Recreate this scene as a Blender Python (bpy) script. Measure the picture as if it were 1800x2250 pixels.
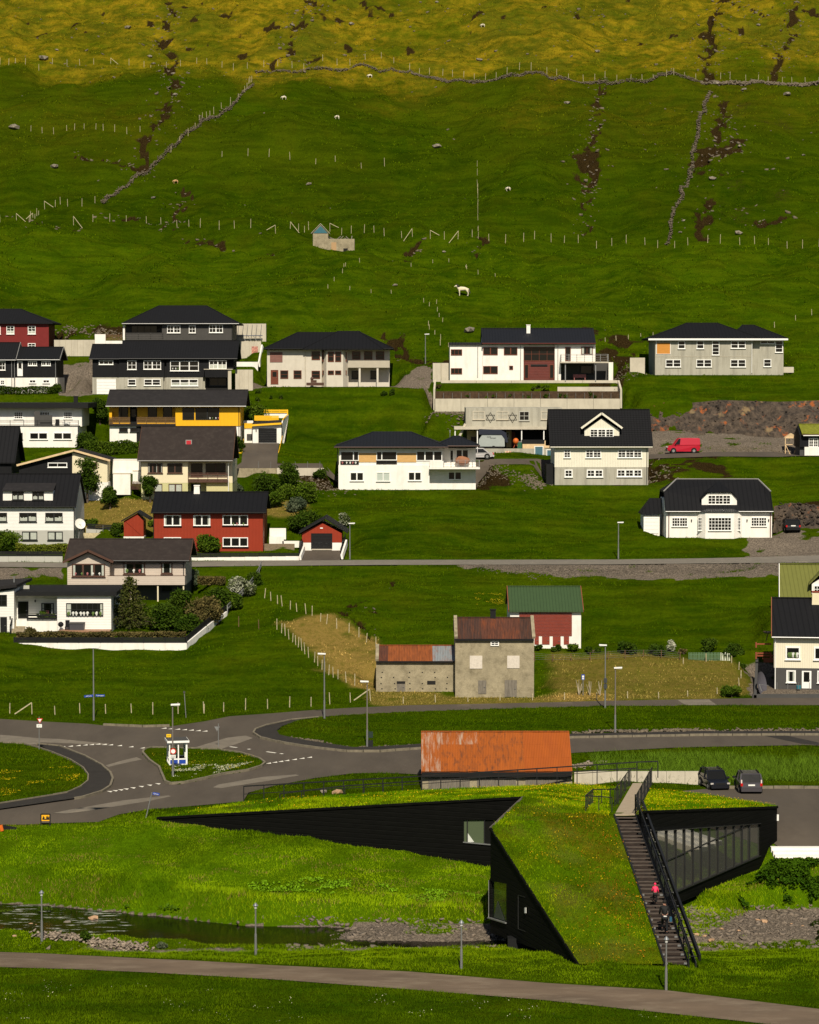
import bpy,bmesh,math,random
import numpy as np
from mathutils import Vector,Matrix
from mathutils.geometry import delaunay_2d_cdt
random.seed(7)
rng=np.random.default_rng(7)
scene=bpy.context.scene
COL=scene.collection
for o in list(bpy.data.objects):bpy.data.objects.remove(o)
                # camera, sky, sun, exposure
F=5850.0;PITCH=math.radians(3.0);ZC=34.0
cam=bpy.data.cameras.new('camera');camo=bpy.data.objects.new('camera',cam);COL.objects.link(camo)
camo.location=(0,0,ZC);camo.rotation_euler=(math.radians(90)-PITCH,0,0)
cam.sensor_fit='HORIZONTAL';cam.sensor_width=36.0;cam.lens=36.0*F/1800.0
cam.clip_start=1.0;cam.clip_end=4000.0
scene.camera=camo
SUN_EL=math.radians(44);SUN_AZ=math.radians(4.0)      # behind the camera,a little to the right
sv=Vector((math.sin(SUN_AZ)*math.cos(SUN_EL),-math.cos(SUN_AZ)*math.cos(SUN_EL),math.sin(SUN_EL)))
world=bpy.data.worlds.new('World');scene.world=world;world.use_nodes=True
wn=world.node_tree;bg=wn.nodes['Background']
sky=wn.nodes.new('ShaderNodeTexSky');sky.sky_type='NISHITA';sky.sun_disc=False
sky.sun_elevation=SUN_EL;sky.sun_rotation=math.radians(180)-SUN_AZ
wn.links.new(sky.outputs[0],bg.inputs[0]);bg.inputs[1].default_value=0.05
sl=bpy.data.lights.new('sun','SUN');sl.energy=4.9;sl.angle=math.radians(0.5);sl.color=(1.0,0.91,0.76)
slo=bpy.data.objects.new('sun',sl);COL.objects.link(slo);slo.location=(30,-60,140)
slo.rotation_euler=sv.to_track_quat('Z','Y').to_euler()
scene.view_settings.view_transform='Standard';scene.view_settings.look='None'
scene.view_settings.gamma=1.0;scene.view_settings.use_curve_mapping=False
scene.view_settings.exposure=0.15
                # photo measurements -> places
TP=math.tan
def ray(px,py):
 u=(px-900.0)/F;v=(1125.0-py)/F
 yy=math.cos(PITCH)+v*math.sin(PITCH)
 return u/yy,(-math.sin(PITCH)+v*math.cos(PITCH))/yy
def at(px,py,Y):
 a,b=ray(px,py);return Vector((a*Y,Y,ZC+b*Y))
class Reg:
 def __init__(s,ox,oy,k):s.ox,s.oy,s.k=ox,oy,k
 def __call__(s,x,y):return s.ox+x/s.k,s.oy+y/s.k
FULL=Reg(0,0,1)
rA=Reg(0,660,3.8333);rB=Reg(0,940,3.8333);rC=Reg(300,1020,3.1364);rD=Reg(0,1160,2.875)
rE=Reg(450,660,3.8333);rG=Reg(700,880,3.8333);rH=Reg(940,690,3.3824);rI=Reg(1350,680,3.8333)
rJ=Reg(1150,880,4.9286);rK=Reg(1350,1000,3.8333);rL=Reg(780,1240,3.1364);rM=Reg(1300,1200,3.45)
rN=Reg(0,1440,3.8333);rO=Reg(400,1280,3.45);rP=Reg(880,1560,3.3173);rQ=Reg(1250,1560,3.1364)
rR=Reg(0,0,1.9167);rS=Reg(900,0,1.9167);rT=Reg(500,460,2.875);rU=Reg(1200,1720,2.875)
rV=Reg(900,1720,4.3125);rW=Reg(0,1780,1.9167);rX=Reg(300,1680,2.0294);rY=Reg(1350,1780,5.39)
rZ=Reg(0,1270,6.6346);rA2=Reg(450,880,6.3889);rB2=Reg(1640,1200,5.9889);rC2=Reg(1000,930,7.8409)
rD2=Reg(340,1530,11.98);rE2=Reg(500,1040,8.625);rF2=Reg(1660,900,12.32)
                # terrain height
PR=[(40,3.2),(110,2.9),(124,2.75),(138,2.6),(141.5,2.55),(146,1.85),(150,1.1),(157,1.9),(163,2.15),(168,2.65),(174,3.95),(178,4.25),(190,4.05),
 (203,4.1),(216,4.2),(236,4.6),(240,4.9),(254.7,7.5),(270,10.2),(286,13.4),(292,13.6),(301,15.3),(312,17.5),(323.6,19.8),(338,23.4),
 (345,23.9),(356.5,25.7),(360,28.6),(362,29.9),(368.6,32.0),(380,35.2),(390,37.7),(410,45.7),(438,53.6),(448,56.8),(483,71.6),
 (528,92.4),(578,113.9),(720,187.0),(1000,340.0),(1400,520.0)]
PY_=np.array([p[0] for p in PR],float);PZ_=np.array([p[1] for p in PR],float)
_yy=np.linspace(40,1400,13601);_zz=np.interp(_yy,PY_,PZ_)
_k=np.ones(15)/15.0;_zs=np.convolve(np.pad(_zz,7,mode='edge'),_k,'valid')
def _segdist(x,y,pts):
 d=np.full(np.shape(x),1e9);tt=np.zeros(np.shape(x));n=len(pts)-1
 for i in range(n):
  ax,ay=pts[i][:2];bx,by=pts[i+1][:2]
  vx,vy=bx-ax,by-ay;L2=vx*vx+vy*vy+1e-9
  t=np.clip(((x-ax)*vx+(y-ay)*vy)/L2,0,1)
  dd=np.hypot(x-ax-t*vx,y-ay-t*vy)
  m=dd<d;d=np.where(m,dd,d);tt=np.where(m,i+t,tt)
 return d,tt
RIV=[(-95,163.5,5.0),(-45,161,5.2),(-24,159.6,4.9),(-17,157.6,3.9),(-10.7,155.3,3.1),(2.6,154,2.7),(9,154,3.2),(16,156,3.9),(24,157,4.3),(50,160,4.5),(95,163,4.5)]
def inpoly(x,y,poly):
 c=np.zeros(np.shape(x),bool);n=len(poly);j=n-1
 for i in range(n):
  xi,yi=poly[i][:2];xj,yj=poly[j][:2]
  if abs(yj-yi)>1e-9:
   c ^= ((yi>y) != (yj>y)) & (x<(xj-xi)*(y-yi)/(yj-yi)+xi)
  j=i
 return c
def polydist(x,y,poly):
 d,_=_segdist(x,y,list(poly)+[poly[0]])
 return np.where(inpoly(x,y,poly),0.0,d)
WATER_Z=0.8
PADS=[]       # (polygon,z or (z,slope data),falloff)
def gz_base(x,y):
 x=np.asarray(x,float);y=np.asarray(y,float)
 z=np.interp(y,_yy,_zs)
 d,t=_segdist(x,y,RIV)
 hw=np.interp(t,range(len(RIV)),[r[2] for r in RIV])
 bedz=WATER_Z-.35+np.clip((x-11.5)/3,0,1)*np.clip(.62-np.clip((x-21)/6,0,1)*.5-np.clip(153.6+np.clip((x-16)*.1,0,1.2)-y,0,1)*.8,-.1,1)+np.clip(1-np.abs(x-1.5)/9.5,0,1)*np.clip((y-153.3)*.6,0,.8)
 bank=np.where(d<hw,bedz,np.maximum(bedz,WATER_Z-0.1+(d-hw)*0.75))
 return np.minimum(z,bank)
def smooth(t):t=np.clip(t,0,1);return t*t*(3-2*t)
def gz(x,y):
 z=gz_base(x,y);x=np.asarray(x,float);y=np.asarray(y,float)
 for poly,pz,fo in PADS:
  xs=[p[0] for p in poly];ys=[p[1] for p in poly]
  m=(x>min(xs)-fo) & (x<max(xs)+fo) & (y>min(ys)-fo) & (y<max(ys)+fo)
  if not np.any(m):continue
  if x.ndim==0:
   d=polydist(x,y,poly);w=1-smooth(d/fo);z=z*(1-w)+pz*w
  else:
   d=polydist(x[m],y[m],poly);w=1-smooth(d/fo);z[m]=z[m]*(1-w)+pz*w
 return z
_Ys=np.concatenate([np.linspace(112,260,1200),np.linspace(260.2,900,1800)])
def hit(px,py,fn=gz_base):
 a,b=ray(px,py)
 f=ZC+b*_Ys-fn(a*_Ys,_Ys)
 idx=np.nonzero(f<0)[0]
 if len(idx)==0:Y=900.0
 else:
  i=idx[0]
  if i==0:Y=_Ys[0]
  else:Y=_Ys[i-1]+(_Ys[i]-_Ys[i-1])*f[i-1]/(f[i-1]-f[i])
 return Vector((a*Y,Y,ZC+b*Y))
def hits(pts,reg=FULL,fn=gz_base):return [hit(*reg(*p),fn=fn) for p in pts]
class Noise:
 def __init__(s,seed):r=np.random.default_rng(seed);s.g=r.random((256,256))
 def __call__(s,x,y):
  xi=np.floor(x).astype(int);yi=np.floor(y).astype(int);fx=x-xi;fy=y-yi
  fx=fx*fx*(3-2*fx);fy=fy*fy*(3-2*fy);g=s.g
  a=g[xi & 255,yi & 255];b=g[(xi+1) & 255,yi & 255];c=g[xi & 255,(yi+1) & 255];d=g[(xi+1) & 255,(yi+1) & 255]
  return (a*(1-fx)+b*fx)*(1-fy)+(c*(1-fx)+d*fx)*fy-0.5
NZ=[Noise(i) for i in range(8)]
def fbm(x,y,sc,oct=4,k=0):
 x=np.asarray(x,float);y=np.asarray(y,float)
 r=0;a=1.0
 for i in range(oct):
  r=r+a*NZ[(i+k) % 8](x/sc+17.3*i,y/sc+9.1*i);sc /= 2.03;a *= 0.55
 return r
                # object helpers
ORG={}
def tag(o,label=None,cat=None,group=None,kind=None):
 if label:o['label']=label
 if cat:o['category']=cat
 if group:o['group']=group
 if kind:o['kind']=kind
 return o
def empty(name,loc,label,cat,group=None,rz=0):
 o=bpy.data.objects.new(name,None);COL.objects.link(o);o.location=loc;o.rotation_euler=(0,0,rz)
 o.empty_display_size=0.3
 ORG[o.name]=Vector(loc) if rz==0 else Vector((0,0,0))
 return tag(o,label,cat,group)
def mesh_np(name,V,Fc,mats,parent=None,smooth_=False,attrs=None,cols=None):
 V=np.asarray(V,float)
 if parent is not None and parent.name in ORG:V=V-np.array(ORG[parent.name])
 me=bpy.data.meshes.new(name)
 Fc=np.asarray(Fc);n=len(Fc);k=Fc.shape[1]
 me.vertices.add(len(V));me.vertices.foreach_set('co',V.astype(np.float32).ravel())
 me.loops.add(n*k);me.loops.foreach_set('vertex_index',Fc.astype(np.int32).ravel())
 me.polygons.add(n);me.polygons.foreach_set('loop_start',np.arange(0,n*k,k,dtype=np.int32))
 me.polygons.foreach_set('loop_total',np.full(n,k,np.int32))
 if smooth_:me.polygons.foreach_set('use_smooth',np.ones(n,bool))
 me.update(calc_edges=True)
 for an,av in (attrs or {}).items():
  a=me.attributes.new(an,'FLOAT','POINT');a.data.foreach_set('value',np.asarray(av,np.float32))
 if cols is not None:
  a=me.attributes.new('col','FLOAT_COLOR','POINT');c=np.ones((len(V),4),np.float32);c[:,:3]=cols
  a.data.foreach_set('color',c.ravel())
 for m in (mats if isinstance(mats,(list,tuple)) else [mats]):me.materials.append(m)
 o=bpy.data.objects.new(name,me);COL.objects.link(o)
 if parent is not None:o.parent=parent;ORG[o.name]=ORG.get(parent.name,Vector())
 else:ORG[o.name]=Vector()
 return o
class MB:
 def __init__(s):s.v=[];s.f=[];s.mi=[];s.cur=0
 def add(s,vs,fs):
  b=len(s.v);s.v += [tuple(v) for v in vs]
  for f in fs:s.f.append([b+i for i in f]);s.mi.append(s.cur)
  return s
 def box(s,x0,x1,y0,y1,z0,z1):
  x0,x1=min(x0,x1),max(x0,x1);y0,y1=min(y0,y1),max(y0,y1);z0,z1=min(z0,z1),max(z0,z1)
  return s.add([(x0,y0,z0),(x1,y0,z0),(x1,y1,z0),(x0,y1,z0),(x0,y0,z1),(x1,y0,z1),(x1,y1,z1),(x0,y1,z1)],
   [(0,3,2,1),(4,5,6,7),(0,1,5,4),(1,2,6,5),(2,3,7,6),(3,0,4,7)])
 def bar(s,p,q,w,h=None,up=(0,0,1)):
  h=w if h is None else h;p=Vector(p);q=Vector(q);d=q-p
  if d.length<1e-6:return s
  d.normalize();up=Vector(up)
  if abs(d.dot(up))>0.98:up=Vector((0,1,0))
  a=d.cross(up).normalized()*w/2;b=a.cross(d).normalized()*h/2
  vs=[p-a-b,p+a-b,p+a+b,p-a+b,q-a-b,q+a-b,q+a+b,q-a+b]
  return s.add(vs,[(3,2,1,0),(4,5,6,7),(0,1,5,4),(1,2,6,5),(2,3,7,6),(3,0,4,7)])
 def tube(s,p,q,r,r2=None,n=8):
  r2=r if r2 is None else r2;p=Vector(p);q=Vector(q);d=(q-p).normalized()
  up=Vector((0,0,1)) if abs(d.z)<0.9 else Vector((0,1,0))
  a=d.cross(up).normalized();b=d.cross(a)
  vs=[]
  for c,rr in ((p,r),(q,r2)):
   for i in range(n):
    t=2*math.pi*i/n;vs.append(c+(a*math.cos(t)+b*math.sin(t))*rr)
  fs=[(i,(i+1) % n,n+(i+1) % n,n+i) for i in range(n)]+[tuple(range(n))[::-1],tuple(range(n,2*n))]
  return s.add(vs,fs)
 def prism(s,pts,vec):
  """polygon pts (3-D,planar) swept by vec"""
  n=len(pts);vec=Vector(vec);a=[Vector(p) for p in pts];b=[p+vec for p in a]
  return s.add(a+b,[tuple(range(n))[::-1],tuple(range(n,2*n))]+[(i,(i+1) % n,n+(i+1) % n,n+i) for i in range(n)])
 def slab(s,pts,th):
  return s.prism(pts,(0,0,-th))
 def poly(s,pts):return s.add(pts,[tuple(range(len(pts)))])
 def ball(s,c,r,sx=1,sy=1,sz=1,nu=8,nv=5,jit=0):
  vs=[];fs=[]
  for j in range(nv+1):
   ph=math.pi*j/nv
   for i in range(nu):
    t=2*math.pi*i/nu;k=1+(random.uniform(-jit,jit) if jit else 0)
    vs.append((c[0]+r*sx*k*math.sin(ph)*math.cos(t),c[1]+r*sy*k*math.sin(ph)*math.sin(t),c[2]+r*sz*k*math.cos(ph)))
  for j in range(nv):
   for i in range(nu):fs.append((j*nu+i,(j+1)*nu+i,(j+1)*nu+(i+1)%nu,j*nu+(i+1)%nu))
  return s.add(vs,fs)
 def build(s,name,mat,parent=None,smooth_=False):
  me=bpy.data.meshes.new(name);org=ORG.get(parent.name,Vector()) if parent is not None else Vector()
  me.from_pydata([(v[0]-org.x,v[1]-org.y,v[2]-org.z) for v in s.v],[],s.f)
  for m in (mat if isinstance(mat,(list,tuple)) else [mat]):me.materials.append(m)
  if max(s.mi,default=0)>0:me.polygons.foreach_set('material_index',s.mi)
  bm=bmesh.new();bm.from_mesh(me);bmesh.ops.recalc_face_normals(bm,faces=bm.faces);bm.to_mesh(me);bm.free()
  if smooth_:me.polygons.foreach_set('use_smooth',[True]*len(me.polygons))
  me.update()
  o=bpy.data.objects.new(name,me);COL.objects.link(o)
  if parent is not None:o.parent=parent
  ORG[o.name]=org
  return o
                # materials
MATS={}
def newmat(name):
 m=bpy.data.materials.new(name);m.use_nodes=True;nt=m.node_tree
 return m,nt,nt.nodes['Principled BSDF']
def mix(nt,fac,a,b):
 n=nt.nodes.new('ShaderNodeMix');n.data_type='RGBA'
 for k,v in ((0,fac),(6,a),(7,b)):
  if isinstance(v,(int,float)):n.inputs[k].default_value=v
  elif isinstance(v,tuple):n.inputs[k].default_value=(*v,1)
  else:nt.links.new(v,n.inputs[k])
 return n.outputs[2]
def noise(nt,co,scale,detail=4,rough=0.6):
 n=nt.nodes.new('ShaderNodeTexNoise');n.inputs['Scale'].default_value=scale;n.inputs['Detail'].default_value=detail
 n.inputs['Roughness'].default_value=rough;nt.links.new(co,n.inputs['Vector']);return n.outputs[0]
def ramp(nt,v,a,b):
 n=nt.nodes.new('ShaderNodeMapRange');n.inputs[1].default_value=a;n.inputs[2].default_value=b;nt.links.new(v,n.inputs[0]);return n.outputs[0]
def mth(nt,op,a,b=None):
 n=nt.nodes.new('ShaderNodeMath');n.operation=op
 for k,v in ((0,a),(1,b)):
  if v is None:continue
  if isinstance(v,(int,float)):n.inputs[k].default_value=v
  else:nt.links.new(v,n.inputs[k])
 return n.outputs[0]
def coords(nt,stretch=None):
 g=nt.nodes.new('ShaderNodeNewGeometry');out=g.outputs['Position']
 if stretch:
  mp=nt.nodes.new('ShaderNodeMapping');mp.inputs['Scale'].default_value=stretch;nt.links.new(out,mp.inputs[0]);out=mp.outputs[0]
 return out
def bump(nt,b,h,dist,strength=1.0):
 n=nt.nodes.new('ShaderNodeBump');n.inputs['Distance'].default_value=dist;n.inputs['Strength'].default_value=strength
 nt.links.new(h,n.inputs['Height']);nt.links.new(n.outputs[0],b.inputs['Normal']);return n
def attr(nt,name):
 n=nt.nodes.new('ShaderNodeAttribute');n.attribute_name=name;return n
def M(name,col,rough=0.7,var=0.12,sc=1.5,stretch=None,metal=0.0,spec=0.35,lines=None,stain=None,bmp=0.0):
 if name in MATS:return MATS[name]
 m,nt,b=newmat(name);co=coords(nt,stretch)
 c2=tuple(max(0,c*(1-var)) for c in col);c3=tuple(min(1,c*(1+var)) for c in col)
 nv=noise(nt,co,sc,5);out=mix(nt,ramp(nt,nv,0.3,0.7),c2,c3)
 if stain:
  sco=coords(nt,stain[2] if len(stain)>2 else (1.2,1.2,0.25));sn=noise(nt,sco,1.3,6,0.7)
  out=mix(nt,mth(nt,'MULTIPLY',ramp(nt,sn,0.48,0.72),stain[1]),out,stain[0])
 h=None
 if lines:# (axis,period,depth):boards or corrugation as relief
  sep=nt.nodes.new('ShaderNodeSeparateXYZ');nt.links.new(coords(nt),sep.inputs[0])
  ax=sep.outputs['XYZ'.index(lines[0])]
  fr=mth(nt,'FRACT',mth(nt,'MULTIPLY',ax,1.0/lines[1]))
  h=ramp(nt,mth(nt,'ABSOLUTE',mth(nt,'SUBTRACT',fr,0.5)),0.5,0.36)
  bump(nt,b,h,lines[2])
  out=mix(nt,mth(nt,'MULTIPLY',mth(nt,'SUBTRACT',1.0,h),0.35),out,tuple(c*0.4 for c in col))
 elif bmp:bump(nt,b,noise(nt,co,sc*8,4),bmp)
 nt.links.new(out,b.inputs['Base Color']);b.inputs['Roughness'].default_value=rough
 b.inputs['Metallic'].default_value=metal;b.inputs['Specular IOR Level'].default_value=spec
 MATS[name]=m;return m
WHITE=M('white_render',(0.80,0.77,0.70),0.8,0.04,stain=((0.5,0.44,0.34),0.32),bmp=0.004)
WBOARD=M('white_boarding',(0.80,0.78,0.72),0.6,0.03,lines=('Z',0.16,0.015))
WVBOARD=M('cream_vertical_boarding',(0.74,0.70,0.56),0.7,0.04,lines=('X',0.2,0.015))
WFRAME=M('white_window_paint',(0.82,0.81,0.76),0.45,0.03)
BFRAME=M('black_window_paint',(0.012,0.012,0.012),0.5,0.2)
BRFRAME=M('brown_window_paint',(0.075,0.035,0.022),0.5,0.15)
RDFRAME=M('red_brown_window_paint',(0.14,0.035,0.015),0.5,0.15)
CREAM=M('cream_render',(0.70,0.62,0.42),0.8,0.04,stain=((0.45,0.4,0.28),0.15))
OLIVEW=M('olive_render',(0.50,0.48,0.24),0.8,0.05)
BEIGE=M('pale_beige_render',(0.56,0.51,0.42),0.85,0.05,stain=((0.33,0.29,0.22),0.2))
TAUPE=M('taupe_boarding',(0.52,0.44,0.36),0.7,0.04,lines=('Z',0.2,0.012))
GREYW=M('pale_grey_render',(0.42,0.41,0.36),0.85,0.05)
YELLOW=M('yellow_boarding',(0.80,0.42,0.006),0.55,0.04,lines=('X',0.18,0.01))
YELP=M('yellow_paint',(0.80,0.45,0.01),0.5,0.05)
RED=M('red_boarding',(0.27,0.027,0.006),0.6,0.06,lines=('X',0.16,0.012))
DRED=M('dark_red_boarding',(0.17,0.012,0.010),0.6,0.08,lines=('X',0.16,0.012))
REDH=M('red_horizontal_cladding',(0.22,0.035,0.018),0.6,0.08)
MAROON=M('maroon_cladding',(0.12,0.022,0.014),0.6,0.12,lines=('Z',0.22,0.015))
BLACKB=M('black_boarding',(0.008,0.008,0.009),0.75,0.15,lines=('X',0.2,0.012),spec=0.2)
BLACK=M('black_paint',(0.010,0.010,0.010),0.7,0.15,spec=0.2)
DGREY=M('dark_grey_boarding',(0.058,0.054,0.048),0.7,0.08,lines=('X',0.2,0.01))
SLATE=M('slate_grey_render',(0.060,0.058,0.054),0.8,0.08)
CONC=M('pale_concrete',(0.50,0.45,0.35),0.9,0.08,0.8,stain=((0.26,0.23,0.17),0.35),bmp=0.01)
CONCW=M('house_concrete',(0.38,0.36,0.29),0.9,0.06,0.7,stain=((0.20,0.18,0.13),0.55,(1.6,1.6,0.22)),lines=('X',2.4,0.012))
CONCD=M('weathered_concrete',(0.30,0.255,0.165),0.95,0.22,1.1,stain=((0.11,0.09,0.05),0.7,(1,1,0.8)),bmp=0.03)
ROOFB=M('black_sheet_roof',(0.006,0.006,0.007),0.75,0.1,lines=('X',0.35,0.02),spec=0.22)
ROOFBS=M('black_steel_roof',(0.005,0.005,0.006),0.75,0.1,lines=('X',0.5,0.03),spec=0.22)
ROOFG=M('charcoal_felt_roof',(0.019,0.017,0.017),0.85,0.12,0.5,stain=((0.05,0.045,0.04),0.3),spec=0.2)
ROOFBR=M('brown_felt_roof',(0.028,0.021,0.018),0.85,0.12,0.5,stain=((0.075,0.062,0.05),0.3),spec=0.2)
ROOFN=M('navy_steel_roof',(0.008,0.009,0.012),0.65,0.1,lines=('X',0.4,0.03),spec=0.3)
GREENR=M('green_steel_roof',(0.040,0.072,0.026),0.55,0.05,lines=('X',0.3,0.02))
OLIVER=M('olive_steel_roof',(0.13,0.135,0.028),0.55,0.05,lines=('X',0.4,0.02))
WOOD=M('grey_weathered_wood',(0.16,0.14,0.11),0.9,0.3,3,(4,4,0.6))
POSTW=M('fence_post_wood',(0.42,0.36,0.22),0.9,0.3,6)
POSTB=M('brown_post_wood',(0.13,0.075,0.035),0.9,0.3,6)
TIMBER=M('fresh_timber',(0.60,0.36,0.13),0.7,0.12,2,(0.6,1,7),lines=('Z',0.12,0.01))
ORANGEB=M('orange_board',(0.55,0.23,0.035),0.7,0.1,2,(0.6,1,7),lines=('Z',0.12,0.008))
PALEW=M('pale_timber',(0.62,0.45,0.25),0.75,0.15,2)
METAL=M('galvanised_steel',(0.30,0.30,0.29),0.45,0.1,metal=0.6)
DMETAL=M('black_steel',(0.012,0.012,0.012),0.45,0.2,spec=0.4)
CURT=M('curtain_cloth',(0.40,0.42,0.36),0.9,0.15,5)
DARKIN=M('painted_interior_shade',(0.012,0.011,0.010),0.9,0.2)  # flat near-black, paints the shade inside openings
ASPH=M('asphalt',(0.080,0.064,0.047),0.9,0.16,0.6,(0.5,0.15,1),stain=((0.05,0.038,0.028),0.55,(0.25,0.06,1)),bmp=0.01)
ASPHD=M('dark_asphalt',(0.024,0.020,0.016),0.9,0.18,1.2,bmp=0.01)
ASPHL=M('patched_asphalt',(0.17,0.145,0.11),0.9,0.14,1.0,stain=((0.12,0.10,0.08),0.4,(0.6,0.3,1)))
ASPHU=M('pale_road_asphalt',(0.165,0.145,0.115),0.9,0.12,0.8)
PATHM=M('path_asphalt',(0.130,0.092,0.060),0.92,0.22,0.5,(0.4,1,1),stain=((0.23,0.18,0.125),0.6,(0.3,0.8,1)),bmp=0.01)
KERB=M('kerb_stone',(0.17,0.145,0.10),0.9,0.25,3)
ROADP=M('white_road_paint',(0.74,0.70,0.60),0.8,0.15,4)
GRAVEL=M('gravel',(0.17,0.145,0.11),0.95,0.5,9,bmp=0.05)
ROCKM=M('grey_rock',(0.21,0.18,0.135),0.95,0.4,2.2,stain=((0.10,0.085,0.06),0.6,(1,1,1)),bmp=0.04)
ROCKP=M('pinkish_rock',(0.40,0.25,0.14),0.95,0.3,3,bmp=0.03)
SOIL=M('bare_soil',(0.060,0.035,0.018),0.98,0.4,3,bmp=0.05)
def glassmat(name,col,rough=0.06,spec=0.6):
 m,nt,b=newmat(name);b.inputs['Base Color'].default_value=(*col,1);b.inputs['Roughness'].default_value=rough
 b.inputs['Specular IOR Level'].default_value=spec
 co=coords(nt);bump(nt,b,noise(nt,co,0.9,2),0.004);MATS[name]=m;return m
GLASS=glassmat('window_glass',(0.010,0.010,0.009),0.08,0.35)
GLASSP=glassmat('pale_blind_glass',(0.45,0.50,0.44),0.2,0.5)
GLASSB=glassmat('blue_film_glass',(0.07,0.15,0.19),0.15,0.5)
def C(name,col,rough=0.55,metal=0.0):return M(name,col,rough,0.05,2,metal=metal)
                # buildings
class House:
 def __init__(s,name,label,cat,reg,xc,yb,d,x0=None,x1=None,Y=None,group=None,pad=True,ybz=None):
  s.reg=reg;s.d=d
  px,py=reg(xc,yb)
  h=hit(px,py) if Y is None else at(px,py,Y)
  s.Y=h.y;s.zb=h.z
  s.root=empty(name,h,label,cat,group)
  if pad and x0 is not None:
   X0=s.X(x0)-0.4;X1=s.X(x1)+0.4
   PADS.append(([(X0,s.Y-0.3),(X1,s.Y-0.3),(X1,s.Y+d+0.5),(X0,s.Y+d+0.5)],s.zb,2.2))
 def p(s,x,y,off=0):return at(*s.reg(x,y),s.Y+off)
 def X(s,x,off=0):return s.p(x,0,off).x if False else ray(*s.reg(x,0))[0]*(s.Y+off)
 def XX(s,x,y,off=0):return s.p(x,y,off).x
 def Z(s,y,off=0):return s.p(0,y,off).z
 def box(s,name,x0,y0,x1,y1,mat,d,off=0,ext=0.0,parent=None):
  a=s.p(x0,y0,off);b=s.p(x1,y1,off)
  return MB().box(a.x,b.x,s.Y+off,s.Y+off+d,b.z-ext,a.z).build(name,mat,parent or s.root)
 def wall(s,x0,y0,x1,y1,mat,d=None,off=0,ext=0.8,name='wall'):
  return s.box(name,x0,y0,x1,y1,mat,d or s.d,off,ext)
 def wallg(s,x0,x1,ye,yb,yr,mat,d=None,off=0,ext=0.8,name='wall',drop=0.22):
  d=d or s.d;a=s.p(x0,ye,off);b=s.p(x1,yb,off);zr=s.Z(yr,off+d/2)-drop;y=s.Y+off
  pts=[(a.x,y,b.z-ext),(a.x,y,a.z),(a.x,y+d/2,zr),(a.x,y+d,a.z),(a.x,y+d,b.z-ext)]
  return MB().prism(pts,(b.x-a.x,0,0)).build(name,mat,s.root)
 def gable(s,x0,x1,ye,yr,mat,d=None,off=0,ov=0.4,th=0.16,trim=None,gut=None,name='roof'):
  d=d or s.d;a=s.p(x0,ye,off-ov);b=s.p(x1,ye,off-ov);zr=s.Z(yr,off+d/2);y0=a.y;yr_=s.Y+off+d/2;y1=s.Y+off+d+ov
  mb=MB()
  mb.slab([(a.x,y0,a.z),(b.x,y0,a.z),(b.x,yr_,zr),(a.x,yr_,zr)],th)
  mb.slab([(a.x,yr_+.002,zr),(b.x,yr_+.002,zr),(b.x,y1,a.z),(a.x,y1,a.z)],th)
  r=mb.build(name,mat,s.root)
  MB().bar((a.x,yr_,zr+0.02),(b.x,yr_,zr+0.02),0.3,0.07).build('ridge_cap',mat,r)
  if gut:MB().tube((a.x,y0-0.07,a.z-0.08),(b.x,y0-0.07,a.z-0.08),0.07,n=6).build('gutter',gut,r)
  if trim:
   for xx in (a.x-0.03,b.x+0.03):
    MB().bar((xx,y0,a.z-.05),(xx,yr_,zr-.05),0.06,0.26).bar((xx,yr_,zr-.05),(xx,y1,a.z-.05),0.06,0.26).build('bargeboard',trim,r)
  s.last=(a,b,zr,yr_);return r
 def hip(s,x0,x1,ye,rx0,rx1,yr,mat,d=None,off=0,ov=0.5,fascia=None,gut=None,name='roof',ridge=None):
  d=d or s.d;a=s.p(x0,ye,off-ov);b=s.p(x1,ye,off-ov);r0=s.p(rx0,yr,off+d/2);r1=s.p(rx1,yr,off+d/2)
  y0=a.y;y1=s.Y+off+d+ov;z=a.z;th=0.18;ym=r0.y
  A=(a.x,y0,z);B=(b.x,y0,z);Cc=(b.x,y1,z);D=(a.x,y1,z);R0=(r0.x,ym,r0.z);R1=(r1.x,ym,r0.z)
  lo=[(p[0],p[1],p[2]-th) for p in (A,B,Cc,D)]
  mb=MB();mb.add([A,B,Cc,D,R0,R1]+lo,[(0,1,5,4),(1,2,5),(2,3,4,5),(3,0,4),(0,6,7,1),(1,7,8,2),(2,8,9,3),(3,9,6,0),(6,9,8,7)])
  r=mb.build(name,mat,s.root)
  for P,Q in ((A,R0),(B,R1),(R0,R1)):
   MB().bar(P,Q,0.16,0.08).build('ridge_cap',ridge or mat,r)
  if fascia:MB().box(a.x-.01,b.x+.01,y0-0.03,y0+0.02,z-0.26,z-0.01).build('fascia',fascia,r)
  if gut:MB().tube((a.x,y0-0.1,z-0.08),(b.x,y0-0.1,z-0.08),0.06,n=6).build('gutter',gut,r)
  return r
 def gfront(s,x0,x1,yb,ye,xm,yp,mat,d,off=0,ext=0.5,name='wall'):
  a=s.p(x0,ye,off);b=s.p(x1,ye,off);m=s.p(xm,yp,off);zb=s.Z(yb,off)-ext;y=s.Y+off
  return MB().prism([(a.x,y,zb),(b.x,y,zb),(b.x,y,b.z),(m.x,y,m.z),(a.x,y,a.z)],(0,d,0)).build(name,mat,s.root)
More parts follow.
